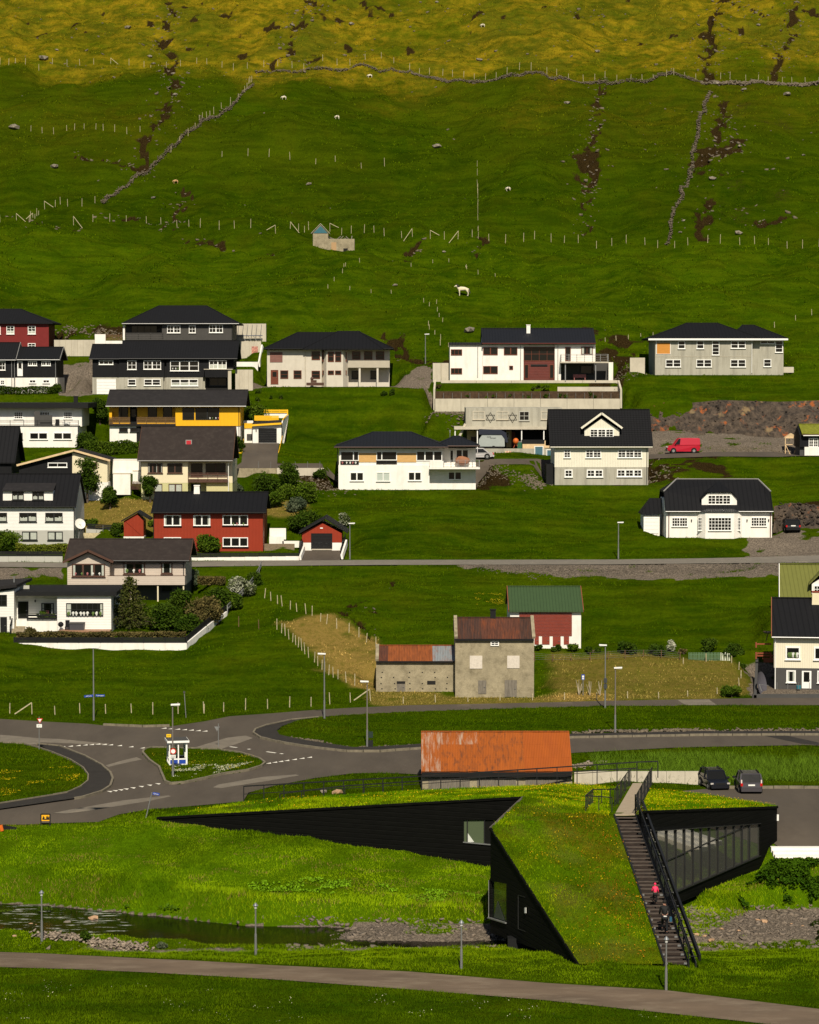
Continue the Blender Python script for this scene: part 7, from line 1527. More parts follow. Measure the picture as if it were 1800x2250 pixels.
Yw=ghit(*rZ(900,1035)).y;gw=empty('garden_wall',ghit(*rZ(900,1035)),'long white garden wall with a black board fence on top, below the white bungalow','wall')
A0=at(*rZ(205,950),Yw);A1=at(*rD(1180,728),Yw);zb=at(*rD(0,778),Yw).z
for i in range(8):MB().box(A0.x+(A1.x-A0.x)*i/8+.005,A0.x+(A1.x-A0.x)*(i+1)/8-.005,Yw,Yw+.3,zb-.5,A0.z+(A1.z-A0.z)*(i+.5)/8).build('wall_panel',WHITE,gw)
for j in range(3):
 zz=A0.z+.04+j*.18;MB().box(A0.x,A1.x,Yw+.1,Yw+.14,zz,zz+.15).build('board',BLACK,gw)
for i in range(9):x=A0.x+(A1.x-A0.x)*i/8;MB().box(x-.05,x+.05,Yw+.02,Yw+.1,A0.z-.1,A0.z+.6).build('post',BLACK,gw)
pr=[(1180,775),(1235,725),(1300,668),(1370,606),(1435,556)];pt_=[(1180,728),(1235,682),(1300,628),(1370,572),(1435,527)];GB=[ghit(*rD(*p)) for p in pr];GB[0]=at(*rD(*pr[0]),Yw)
GT=[at(*rD(*t),g_.y) for t,g_ in zip(pt_,GB)];GT[0]=at(*rD(*pt_[0]),Yw)
for i in range(4):
 for k in range(3):
  t0,t1=k/3,(k+.98)/3;MB().prism([GT[i].lerp(GT[i+1],t0),GT[i].lerp(GT[i+1],t1),GB[i].lerp(GB[i+1],t1)-Vector((0,0,.6)),GB[i].lerp(GB[i+1],t0)-Vector((0,0,.6))],(-.25,.1,0)).build('wall_panel',WHITE,gw)
 for j in range(3):MB().bar(GT[i]+Vector((-.15,0,.12+.2*j)),GT[i+1]+Vector((-.15,0,.12+.2*j)),.04,.16).build('board',BLACK,gw)
cp=[ghit(*rD(x,y)) for x,y in ((1437,552),(1502,492),(1562,424),(1607,364),(1637,312),(1652,272))];gr_=empty('guard_rail',cp[0],'curved steel guard rail continuing uphill from the white garden wall','guard rail')
for a_,b_ in zip(cp[:-1],cp[1:]):
 for dz in (1.0,.65):MB().bar(a_+Vector((0,0,dz)),b_+Vector((0,0,dz)),.07,.14).build('rail',METAL,gr_)
 MB().bar(a_,a_+Vector((0,0,1.0)),.1).build('post',METAL,gr_)
Yw=ghit(*rC(750,668)).y+.3;rw=empty('garden_wall',ghit(*rC(750,668)),'white roadside wall with a black fence in front of the bright red house','wall');A0=at(*rC(372,645),Yw);A1=at(*rC(1120,634),Yw);zb=at(*rC(0,668),Yw).z
for i in range(8):MB().box(A0.x+(A1.x-A0.x)*i/8+.005,A0.x+(A1.x-A0.x)*(i+1)/8-.005,Yw,Yw+.3,zb-.5,A0.z+(A1.z-A0.z)*(i+.5)/8).build('wall_panel',WHITE,rw)
for j in range(3):MB().box(A0.x,A1.x,Yw+.1,Yw+.14,A0.z+.05+j*.16,A0.z+.18+j*.16).build('board',BLACK,rw)
for i in range(12):x=A0.x+(A1.x-A0.x)*i/11;MB().box(x-.04,x+.04,Yw+.03,Yw+.1,A0.z-.1,A0.z+.55).build('post',BLACK,rw)
HGr=[o for o in bpy.data.objects if o.get('label','').startswith('red garage')][0]
for sx,pts in ((0,((1120,634),(1148,560),(1150,595),(1124,662))),(1,((1406,625),(1440,520),(1442,560),(1412,655)))):
 q=[at(*rC(*p),Yw if k in (0,3) else HGr.location.y-.3) for k,p in enumerate(pts)];MB().prism(q,(.2,0,0)).build('ramp_wall',WHITE,rw);MB().bar(q[0]+Vector((0,0,.4)),q[1]+Vector((0,0,.4)),.05,.5).build('ramp_board',BLACK,rw)
Yw2=ghit(*rD(200,216)).y+.3;lw=empty('garden_wall',ghit(*rD(200,216)),'grey roadside wall with a black fence in front of the white boarded house','wall');A0=at(*rD(-60,180),Yw2);A1=at(*rD(395,180),Yw2);zb=at(*rD(0,216),Yw2).z
for i in range(4):MB().box(A0.x+(A1.x-A0.x)*i/4+.005,A0.x+(A1.x-A0.x)*(i+1)/4-.005,Yw2,Yw2+.3,zb-.5,A0.z).build('wall_panel',GREYW,lw)
for j in range(3):MB().box(A0.x,A1.x,Yw2+.1,Yw2+.14,A0.z+.03+j*.18,A0.z+.18+j*.18).build('board',BLACK,lw)
s_=empty('white_garden_steps',at(*rC(960,580),HGr.location.y+1),'weathered white terrace walls and steps between the red house and the garage','steps');Yg_=HGr.location.y+2.5
for x0,y0,x1,y1,o in ((917,442,1030,500,1.2),(915,500,1015,545,.6),(1005,530,1138,556,.6)):a_=at(*rC(x0,y0),Yg_+o);b_=at(*rC(x1,y1),Yg_+o);MB().box(a_.x,b_.x,a_.y,a_.y+.4,b_.z-.3,a_.z).build('wall_block',WHITE,s_)
for k in range(4):a_=at(*rC(882,548+k*14),Yg_-k*.5);b_=at(*rC(1090,560+k*14),Yg_-k*.5);MB().box(a_.x,b_.x,a_.y-.5,a_.y,b_.z-.3,a_.z).build('step',M('old_brown_step',(.17,.13,.08),.9,.3,4),s_)
dw=empty('drive_railing',HG.p(540,720,-3),'yellow slatted railing on low white walls beside the steep asphalt drive','railing')
for p0,p1 in (((1090,500),(1020,800)),((545,545),(520,780))):
 for k in range(3):MB().bar(HG.p(p0[0],p0[1]+k*14,0),HG.p(p1[0],p1[1]+k*14,-9),.06,.14).build('board',YELP,dw)
MB().prism([HG.p(1012,800,-9),HG.p(1030,800,-9),HG.p(1026,880,-10),HG.p(1010,880,-10)],(0,.3,0)).build('wall_end',WHITE,dw);MB().prism([HG.p(400,820,-9),HG.p(520,800,-9),HG.p(520,880,-9),HG.p(395,905,-9)],(0,.3,0)).build('wall_end',WHITE,dw)
for k in range(4):MB().bar(HG.p(445,735+k*18,-9),HG.p(516,735+k*18,-9),.05,.12).build('board',YELP,dw)
yf_=empty('yellow_fence',at(*rB(1050,262),HG.Y-6),'bright yellow slatted fence between the cream houses','fence')
for k in range(4):MB().box(at(*rB(950,0),HG.Y-6).x,at(*rB(1175,0),HG.Y-6).x,HG.Y-6,HG.Y-5.95,at(*rB(0,236+k*11),HG.Y-6).z,at(*rB(0,227+k*11),HG.Y-6).z).build('board',YELP,yf_)
for x0,y0,x1,y1,o,mt,nm,lb in ((948,270,1187,345,0,WHITE,'garden_wall','cream-white wall under the yellow fence'),(952,388,1098,522,-1,WHITE,'white_outbuilding','plain white outbuilding wall between the cream houses'),(1118,365,1187,428,-.5,WHITE,'garden_wall','short white wall beside the brown gate')):
 Yk=321+o;a_=at(*rB(x0,y0),Yk);b_=at(*rB(x1,y1),Yk);rk=empty(nm,(a_.x,Yk,b_.z),lb,'wall');MB().box(a_.x,b_.x,Yk,Yk+1.2,b_.z-.6,a_.z).build('wall_face',mt,rk);MB().box(a_.x-.03,b_.x+.03,Yk-.04,Yk+1.2,a_.z+.002,a_.z+.08).build('coping',CONC if o else WHITE,rk)
gt=empty('brown_gate',at(*rB(1135,518),319),'brown slatted wooden gate left of the cream and olive house','gate')
for k in range(8):a_=at(*rB(1100+k*11,452),319);b_=at(*rB(1107+k*11,520),319);MB().box(a_.x,b_.x,319,319.04,b_.z,a_.z).build('slat',BRFRAME,gt)
Yk=ghit(620,1043).y;dr_=empty('retaining_wall',ghit(620,1043),'grey and pale concrete wall below the asphalt drive with thin rails','wall');a_=at(512,1029,Yk);b_=at(608,1044,Yk);MB().box(a_.x,b_.x,Yk,Yk+.4,b_.z-1,a_.z).build('wall_panel',CONCD,dr_);a_=at(608.5,1028.5,Yk);b_=at(712,1044,Yk);MB().box(a_.x,b_.x,Yk,Yk+.4,b_.z-1,a_.z).build('wall_panel',CONC,dr_)
for k in range(6):MB().tube(at(568+k*27,1028,Yk),at(568+k*27,1014,Yk),.025,n=5).build('rail_post',METAL,dr_)
st_=empty('garden_fence',at(*rB(850,850),296),'black garden fence with wooden steps and tube rails right of the white boarded house','fence')
Yk=ghit(*rB(850,905)).y+3
a_=at(*rB(733,808),Yk);b_=at(*rB(980,850),Yk);
for j in range(3):MB().bar(at(*rB(733,812+j*13),Yk),at(*rB(980,826+j*13),Yk),.05,.14).build('board',BLACK,st_)
for x,y in ((812,862),(868,820),(948,862)):MB().tube(at(*rB(x,y),Yk-1),at(*rB(x,y+55),Yk-1),.03,n=5).build('tube_post',METAL,st_)
for k in range(4):a_=at(*rB(705+k*4,885+k*11),Yk-1-k*.3);b_=at(*rB(860,893+k*11),Yk-1-k*.3);MB().box(a_.x,b_.x,a_.y-.3,a_.y,b_.z-.2,a_.z).build('step',POSTW,st_)
MB().box(at(*rB(718,0),Yk).x,at(*rB(1000,0),Yk).x,Yk+.1,Yk+.3,at(*rB(0,905),Yk).z,at(*rB(0,842),Yk).z).build('low_wall',GREYW,st_)
kw=empty('yard_wall',at(*rB2(110,1985),HR.Y-3),'dark grey yard wall with thin rails in front of the cream and grey house','wall');Yk=HR.Y-3.2
MB().box(at(*rB2(95,0),Yk).x,at(*rB2(1300,0),Yk).x,Yk,Yk+.25,at(*rB2(0,1985),Yk).z-.4,at(*rB2(0,1950),Yk).z).build('front_wall',SLATE,kw);MB().prism([at(*rB2(100,1960),Yk),at(*rB2(125,1480),HR.Y+7),at(*rB2(125,1560),HR.Y+7),at(*rB2(100,2000),Yk)],(.25,0,0)).build('side_wall',SLATE,kw)
for k in range(7):MB().tube(at(*rB2(405+k*142,1885),Yk+1.2),at(*rB2(405+k*142,1795),Yk+1.2),.025,n=5).build('rail_post',METAL,kw)
tr_=empty('terracotta_rails',at(*rB2(125,1480),HR.Y+5),'terracotta painted wooden rails left of the cream and grey house','fence');TC=C('terracotta_rail',(.22,.055,.022))
for x0,x1,y in ((125,330,1410),(125,375,1442),(215,375,1480),(230,375,1503),(230,360,1520),(130,330,1288)):MB().bar(at(*rB2(x0,y),HR.Y+5),at(*rB2(x1,y),HR.Y+5),.07,.14).build('rail',TC,tr_)
for x,y0,y1 in ((130,1265,1335),(130,1395,1485),(322,1410,1520)):MB().bar(at(*rB2(x,y0),HR.Y+5),at(*rB2(x,y1),HR.Y+5),.14).build('post',TC,tr_)
q=at(*rB2(310,1225),HR.Y+9);tb=empty('picnic_table',q,'dark wooden picnic table behind the corner of the cream and grey house','table');MB().box(q.x-.6,q.x+.6,q.y-1.2,q.y+.5,q.z+.65,q.z+.73).build('table_top',BRFRAME,tb);MB().bar((q.x-.5,q.y-1,q.z-.1),(q.x-.3,q.y-1,q.z+.65),.08).bar((q.x+.5,q.y-1,q.z-.1),(q.x+.3,q.y-1,q.z+.65),.08).build('leg',BRFRAME,tb)
for nm,lb,ct,x0,y0,x1,y1,mt in (('hot_tub','dark grey covered hot tub on the bungalow patio','hot tub',1012,655,1218,772,C('tub_grey',(.05,.05,.055))),('patio_chair','black high-backed patio chair beside the hot tub','chair',945,620,1008,775,BLACK),('barbecue','round black barbecue left of the patio chair','barbecue',850,635,915,780,BLACK)):
 Yk=HW.Y-1.0;a_=at(*rZ(x0,y0),Yk);b_=at(*rZ(x1,y1),Yk);r=empty(nm,(a_.x,Yk,b_.z),lb,ct)
 if nm=='hot_tub':
  for k in range(6):MB().box(a_.x+(b_.x-a_.x)*k/6+.01,a_.x+(b_.x-a_.x)*(k+1)/6-.01,Yk,Yk+.05,b_.z,a_.z-.1).build('panel',mt,r)
  MB().box(a_.x,b_.x,Yk+.05,Yk+1.0,b_.z,a_.z-.1).build('tub_body',mt,r);MB().box(a_.x-.05,b_.x+.05,Yk-.04,Yk+1.05,a_.z-.098,a_.z).build('lid',SLATE,r)
 elif nm=='patio_chair':
  MB().box(a_.x,b_.x,Yk+.4,Yk+.46,b_.z+.4,a_.z).build('backrest',mt,r);MB().box(a_.x,b_.x,Yk,Yk+.45,b_.z+.38,b_.z+.45).build('seat',mt,r)
  for x in (a_.x,b_.x-.05):
   for o in (0,.4):MB().box(x,x+.05,Yk+o,Yk+o+.05,b_.z,b_.z+.38).build('leg',mt,r)
 else:
  c_=((a_.x+b_.x)/2,Yk+.2,a_.z-.3);MB().ball(c_,.28,1,1,.95,10,7).build('kettle',mt,r)
  for t in (0,2.1,4.2):MB().bar((c_[0],c_[1],c_[2]-.2),(c_[0]+.25*math.cos(t),c_[1]+.2*math.sin(t),b_.z),.04).build('leg',METAL,r)
                # rocks
ROCKMESH=[]
def rock_mesh(seed):
 r_=np.random.default_rng(seed);bm=bmesh.new();bmesh.ops.create_icosphere(bm,subdivisions=1,radius=1.0)
 for v in bm.verts:v.co *= r_.uniform(.72,1.12);v.co.z *= .75
 me=bpy.data.meshes.new('rock');bm.to_mesh(me);bm.free();me.materials.append(ROCKM);return me
for s in range(6):ROCKMESH.append(rock_mesh(s))
def boulder(px,py,wpx,label,reg=FULL,mat=None,group='boulders on the hillside',flat=.7,cat='boulder'):
 q=ghit(*reg(px,py));w=wpx/2*q.y/F;me=random.choice(ROCKMESH)
 if mat:me=me.copy();me.materials.clear();me.materials.append(mat)
 o=bpy.data.objects.new('boulder',me);COL.objects.link(o);o.location=(q.x,q.y,max(G(q.x,q.y),WATER_Z-.05 if q.y<170 else -99)+w*flat*.35);o.scale=(w,w*.9,w*flat);o.rotation_euler=(random.uniform(-.2,.2),random.uniform(-.2,.2),random.uniform(0,6));return tag(o,label,cat,group)
for x,y,w,lb in ((183,250,34,'large flat boulder on the olive slope above the left fence'),(228,705,26,'rough boulder left in the lower left meadow'),(1300,778,20,'rounded grey boulder in the centre of the meadow'),(1480,104,20,'flat boulder near the top, left of centre of the picture'),(540,118,22,'pale boulder at the top left between two gullies'),(1232,108,18,'pale boulder beside the second gully'),
 (632,240,18,'boulder just left of the first gully at the fence'),(645,270,14,'dark boulder below the fence at the first gully'),(240,212,13,'small boulder above the flat one at the upper left'),(60,540,36,'long flat boulder at the left edge of the meadow'),(648,835,16,'flat stone low in the left meadow'),(730,312,15,'boulder in the gully at the wall line'),(737,400,17,'boulder in the lower gully')):
 boulder(x,y,w*.52*1.6,lb,rR)
for x,y,w,lb in ((294,256,20,'reddish boulder above the long wall near the centre'),(790,218,18,'grey boulder above the long wall beside the small gully'),(665,436,20,'grey boulder alone right of centre in the meadow'),(1408,380,20,'boulder below the wall end at the right'),(1592,400,26,'tall pale boulder at the upper right'),(1660,655,13,'small pale boulder at the right edge of the slope'),(1385,985,26,'flat boulder at the lower right of the slope'),(1275,757,26,'boulder at the foot of the dark wet patch'),(1470,107,16,'pale boulder on the top right slope'),(115,620,30,'cluster of flat stones in the middle of the meadow'),(115,10,14,'grey stone at the top edge of the picture'),(1000,345,12,'stone in the long wall'),(1295,355,26,'large stone at the junction of the two walls'),(795,548,12,'pale stone in the narrow gully'),(1140,980,12,'stone beside the foot of the right-hand wall'),(1390,618,16,'pale stone in the dark wet patch'),(1155,930,12,'stone right of the right-hand wall'),(1285,595,14,'stone on the edge of the dark wet patch')):
 boulder(x,y,w*.52*1.6,lb,rS)
for x,y,w,lb in ((1058,482,24,'reddish earth boulder on the slope left of the horse'),(1368,272,22,'red-brown rock in the bank right of the ruin'),(208,155,18,'rock at the bank left of the ruin')):boulder(x,y,w/2.875*1.5,lb,rT)
boulder(312,130,30,'brown boulder on the slope above the modern white house',rH);boulder(741,1744,28,'rounded boulder behind the long railing left of the orange barn',mat=ROCKP);boulder(712,1741,22,'mossy boulder behind the long railing',FULL)
for x,y,w,lb in ((640,215,100,'large flat boulder in the left rapids'),(880,178,140,'long reddish slab at the far bank of the stream'),(295,225,60,'reddish rock in the rapids beside the first path lamp'),(345,238,40,'small reddish rock beside the first path lamp'),(1125,188,50,'small pale rock at the far bank'),(575,178,36,'small rock in the rapids'),(1150,370,90,'grey boulder in the stone edging of the path'),(940,355,90,'pale boulder in the stone edging of the path'),(140,292,60,'flat red slab at the near bank, far left')):
 boulder(x,y,w/4.3125,lb,Reg(0,1990,4.3125),ROCKP if 'red' in lb else None,'boulders in the stream',.45)
r7=Reg(1440,1990,4.792)
for x,y,w,lb in ((1150,175,90,'round tan boulder on the gravel bank at the right'),(440,310,70,'orange rock heaped on the gravel bank by the stair'),(520,325,60,'orange rock right of the heap on the gravel bank'),(585,372,90,'brown boulder at the foot of the orange rocks'),(455,445,60,'pale boulder nearest the foot of the stair'),(385,298,45,'small orange rock at the left of the heap'),(700,250,60,'tan rock on the gravel bank'),(1085,160,60,'orange rock beside the round tan boulder'),(1435,198,45,'orange stone in the stream at the right'),(1555,218,40,'small orange stone in the stream at the far right'),(880,270,50,'flat reddish rock on the gravel bank')):
 boulder(x,y,w/4.792*1.1,lb,r7,ROCKP if ('orange' in lb or 'tan' in lb or 'red' in lb) else None,'boulders on the gravel bank',.6)
ICO=None
def ico():
 bm=bmesh.new();bmesh.ops.create_icosphere(bm,subdivisions=1,radius=1.0);V_=np.array([v.co[:] for v in bm.verts]);F_=np.array([[v.index for v in f.verts] for f in bm.faces]);bm.free();return V_,F_
IV,IF=ico()
CV=np.array([(x,y,z) for x in (-1,1) for y in (-1,1) for z in (-1,1)],float)*.62;CF=np.array([(0,1,3),(0,3,2),(4,6,7),(4,7,5),(0,4,5),(0,5,1),(2,3,7),(2,7,6),(0,2,6),(0,6,4),(1,5,7),(1,7,3)])
def stones(name,P_,S_,mats,label=None,cat=None,parent=None,group=None,icos=False,flat=.8):
 P_=np.asarray(P_,float);S_=np.asarray(S_,float);n=len(P_);BV,BF=(IV,IF) if icos else (CV,CF);k=len(BV)
 V_=BV[None]*rng.uniform(.65,1.25,(n,k,3));V_=V_*(S_[:,None,None]*np.stack([rng.uniform(.8,1.4,n),rng.uniform(.7,1.1,n),rng.uniform(.55,1.0,n)*flat],1)[:,None,:])
 a_=rng.uniform(0,6.28,n);c_,s_=np.cos(a_)[:,None],np.sin(a_)[:,None];x=V_[...,0]*c_-V_[...,1]*s_;y=V_[...,0]*s_+V_[...,1]*c_;t=rng.uniform(-.6,.6,n)[:,None]
 z=V_[...,2]*np.cos(t)+x*np.sin(t);x=x*np.cos(t);V_=np.stack([x,y,z],-1)+P_[:,None,:]
 Fs=(BF[None]+(np.arange(n)*k)[:,None,None]).reshape(-1,3);o=mesh_np(name,V_.reshape(-1,3),Fs,mats,parent=parent);o['kind']='stuff'
 return o
def line_pts(pts,reg,n,spread,seed=0,up=0.0):
 P_=[ghit(*reg(*p)) for p in pts];L=[0]
 for a_,b_ in zip(P_[:-1],P_[1:]):L.append(L[-1]+(b_-a_).length)
 d_=np.sort(rng.uniform(0,L[-1],n));x=np.interp(d_,L,[p.x for p in P_]);y=np.interp(d_,L,[p.y for p in P_]);x=x+rng.normal(0,spread,n)+fbm(x,y,5,2)*1.0;y=y+rng.normal(0,spread,n)+fbm(x+99,y,5,2)*1.0
 return np.column_stack([x,y,gl(x,y)+up])
LICH=M('lichen_stone',(.125,.10,.068),.95,.45,3.5,stain=((.12,.10,.07),.5,(1,1,1)))
def stone_wall(label,pts,reg,n,w=.3,h=.5,s=(.08,.21)):
 r=empty('stone_wall',ghit(*reg(*pts[0])),label,'stone wall','dry stone walls on the hillside');P_=line_pts(pts,reg,n,w*.5);gap=fbm(P_[:,0],P_[:,1],7,3,3);keep=gap>-.85;P_=P_[keep];P_[:,2] += rng.uniform(0,h,len(P_))*np.clip(1.0+gap[keep],.35,1.2);stones('stones',P_,rng.uniform(*s,len(P_)),LICH,parent=r);return r
stone_wall('long dry stone wall across the whole slope between meadow and olive pasture',[(1080,300),(1200,300),(1400,300),(1600,298),(1725,305)],rR,900)
stone_wall('right half of the long dry stone wall above the meadow',[(0,312),(100,328),(220,334),(400,328),(600,332),(790,348),(1000,348),(1220,348)],rS,2600)
stone_wall('tumbled end of the long dry stone wall at the right edge',[(1230,350),(1300,358),(1500,352),(1725,354)],rS,700,s=(.18,.5),h=.5)
stone_wall('slanting dry stone wall in the left meadow',[(1060,360),(960,460),(880,500),(840,535),(790,565),(740,615),(700,655),(640,705),(570,760),(500,805),(430,853)],rR,1900)
stone_wall('steep dry stone wall down the right side of the meadow',[(1265,385),(1245,450),(1215,570),(1190,650),(1180,740),(1150,810),(1120,890),(1100,950),(1075,1030)],rS,2100)
P_=[line_pts([(p[0],p[1]) for p in [(0,0),(1,1)]],FULL,2,.1)][:0];pts=[]
for g_,w,dep in GUL:
 L=sum(math.hypot(g_[i+1][0]-g_[i][0],g_[i+1][1]-g_[i][1]) for i in range(len(g_)-1));n=int(L*(2.2 if g_[0][1]>470 else 1.0));d_=rng.uniform(0,L,n);cum=[0]
 for i in range(len(g_)-1):cum.append(cum[-1]+math.hypot(g_[i+1][0]-g_[i][0],g_[i+1][1]-g_[i][1]))
 x=np.interp(d_,cum,[p[0] for p in g_])+rng.normal(0,w*1.1,n);y=np.interp(d_,cum,[p[1] for p in g_])+rng.normal(0,w*1.1,n);pts.append(np.column_stack([x,y,gl(x,y)]))
x=rng.uniform(-85,95,700);y=rng.uniform(440,600,700);k=(y>525) | ((x>42) & (y>450)) | (rng.random(700)<.12);x,y=x[k],y[k];pts.append(np.column_stack([x,y,gl(x,y)]));P_=np.concatenate(pts)
tag(stones('scattered_stones',P_,rng.uniform(.08,.30,len(P_))*rng.choice([1,1,1,2.0],len(P_))*np.where(P_[:,1]<430,.4,1),LICH))
xs=rng.uniform(-40,40,30000);yy=rng.uniform(150,166,30000);zz=gl(xs,yy);d_,t_=_segdist(xs,yy,RIV);ok=(zz<1.35) & (zz>.5) & (((xs>-7) & (zz>WATER_Z-.22)) | (rng.random(30000)<.04));xs,yy,zz=xs[ok],yy[ok],zz[ok]
tag(stones('river_gravel',np.column_stack([xs,yy,zz]),rng.uniform(.03,.09,len(xs))*rng.choice([1,1,1,1,1,3],len(xs)),GRAVEL_S if 'GRAVEL_S' in globals() else M('river_stone',(.15,.12,.09),.9,.5,2.5)))
P_=line_pts([(385,288),(560,310),(700,325),(860,350),(1050,372),(1250,385),(1460,395)],Reg(0,1990,4.3125),700,.25);P_[:,2] += rng.uniform(-.05,.22,len(P_));tag(stones('stone_edging',P_,rng.uniform(.06,.17,len(P_)),M('pale_riprap',(.25,.20,.15),.95,.5,3,stain=((.09,.075,.05),.5,(1,1,1)))))
P_=line_pts([(740,1165),(900,1200),(1100,1230),(1300,1257),(1500,1252),(1725,1238)],rO,900,.12);tag(stones('stone_edging',P_,rng.uniform(.06,.15,len(P_)),LICH));P_=line_pts([(40,165),(300,155),(900,146),(1725,150)],rQ,700,.15);P_[:,2] += .1;tag(stones('stone_edging',P_,rng.uniform(.08,.2,len(P_)),LICH))
P_=line_pts([(50,395),(120,375),(240,360)],rQ,200,.3);tag(stones('rubble',P_,rng.uniform(.08,.2,len(P_)),M('pale_riprap',(.25,.20,.15),.95,.5,3,stain=((.09,.075,.05),.5,(1,1,1)))))
m,nt,b=newmat('cut_rock');co=coords(nt,(1,1,.30));n1_=noise(nt,co,1.1,7,.8);n2_=noise(nt,co,.32,3,.6)
g=mix(nt,ramp(nt,n1_,.36,.62),(.007,.0045,.0025),(.105,.075,.050));g=mix(nt,ramp(nt,noise(nt,coords(nt,(1,1,.10)),.55,5,.7),.585,.66),g,(.30,.080,.014));g=mix(nt,ramp(nt,n2_,.60,.66),g,(.22,.15,.07));zsep=nt.nodes.new('ShaderNodeSeparateXYZ');nt.links.new(coords(nt),zsep.inputs[0])
nt.links.new(g,b.inputs['Base Color']);b.inputs['Roughness'].default_value=.95;bump(nt,b,n1_,.5,.8);CUTM=m
def rock_face(name,label,top,bot,reg,Yb,Yt,nx=120,nz=22,amp=.5):
 T_=[reg(*p) for p in top];B_=[reg(*p) for p in bot];vs=[];px0,px1=T_[0][0],T_[-1][0]
 for i in range(nx):
  px=px0+(px1-px0)*i/(nx-1);ty_=np.interp(px,[p[0] for p in T_],[p[1] for p in T_]);by_=np.interp(px,[p[0] for p in B_],[p[1] for p in B_])
  for j in range(nz):t=j/(nz-1);Y=Yb+(Yt-Yb)*t**.8;q=at(px,by_+14*(t==0)+(ty_-by_)*t,Y);vs.append(q)
 V_=np.array([v[:] for v in vs]);n=fbm(V_[:,0],V_[:,2]*1.2,2.4,4,2)+.6*np.abs(fbm(V_[:,0]*1.3,V_[:,2]*.6,.9,2,5));V_[:,1] -= n*amp*2.4;V_[:,0] += fbm(V_[:,2],V_[:,0],1.2,2,3)*.25
 ii=np.arange(nx*nz).reshape(nx,nz);ii=ii;Fq_=np.stack([ii[:-1,:-1],ii[1:,:-1],ii[1:,1:],ii[:-1,1:]],-1).reshape(-1,4);o=mesh_np(name,V_,Fq_,CUTM);tag(o,kind='structure');return V_
RFV=rock_face('rock_cutting','',[(285,795),(600,790),(900,762),(1150,770),(1400,778),(1725,765),(2100,760)],[(285,1062),(800,1060),(1300,1052),(1725,1055),(2100,1055)],rI,354.5,361.0)
k=rng.integers(0,len(RFV),300);P_=RFV[k]+rng.normal(0,.1,(300,3));tag(stones('broken_blocks',P_,rng.uniform(.06,.22,300),CUTM))
RFV=rock_face('rock_cutting','',[(1340,430),(1480,400),(1725,425),(2100,430)],[(1340,600),(1725,590),(2100,590)],rK,305.5,309,60,14,.4);k=rng.integers(0,len(RFV),250);tag(stones('broken_blocks',RFV[k]+rng.normal(0,.1,(250,3)),rng.uniform(.1,.38,250),CUTM))
for pts,reg,n,sp,s in (([(1060,1242),(1200,1252),(1400,1252),(1720,1250)],FULL,2600,.9,.17),([(1375,1040),(1430,1060)],FULL,260,1.6,.3),([(1560,985),(1640,990),(1700,985)],FULL,400,1.3,.22),([(960,110),(1100,115),(1230,150)],rG,260,.8,.3),([(640,1045),(700,1060),(735,1078)],FULL,300,1.4,.22),([(1060,1035),(1100,1045)],FULL,200,1.4,.22),([(1165,1045),(1195,1070)],FULL,220,.8,.25),([(120,735),(270,742)],FULL,260,.8,.3),([(1315,800),(1370,830)],FULL,200,1.6,.22)):
 P_=line_pts(pts,reg,n,sp);tag(stones('rubble',P_,rng.uniform(.3,1.0,n)*s,LICH if n != 2600 else M('dark_crushed_stone',(.10,.082,.062),.95,.5,3)))
                # plants
m,nt,b=newmat('foliage');nt.links.new(attr(nt,'col').outputs['Color'],b.inputs['Base Color']);b.inputs['Roughness'].default_value=.75;b.inputs['Specular IOR Level'].default_value=0;FOL=m
BARK=M('bark',(.09,.065,.045),.95,.3,4)
def leaves(name,P_,size,cols,parent=None,label=None,up=.3):
 n=len(P_);a_=rng.normal(0,1,(n,3));a_ /= np.linalg.norm(a_,axis=1)[:,None];c_=rng.normal(0,1,(n,3));c_[:,2] += up;b_=np.cross(a_,c_);b_ /= np.linalg.norm(b_,axis=1)[:,None]+1e-6
 s=(size*rng.uniform(.6,1.3,n))[:,None];V_=np.stack([P_-a_*s,P_+b_*s*.55,P_+a_*s,P_-b_*s*.55],1).reshape(-1,3);Fs=np.arange(n*4).reshape(n,4)
 return mesh_np(name,V_,Fs,FOL,parent=parent,cols=np.repeat(cols,4,0))
PAL=dict(dark=((.020,.042,.004),(.050,.082,.008)),mid=((.034,.066,.005),(.080,.120,.010)),lime=((.075,.105,.010),(.15,.16,.018)),grey=((.045,.065,.035),(.12,.14,.08)),con=((.030,.042,.010),(.075,.080,.018)),brown=((.06,.055,.018),(.13,.10,.035)),flower=((.06,.08,.02),(.50,.50,.38)))
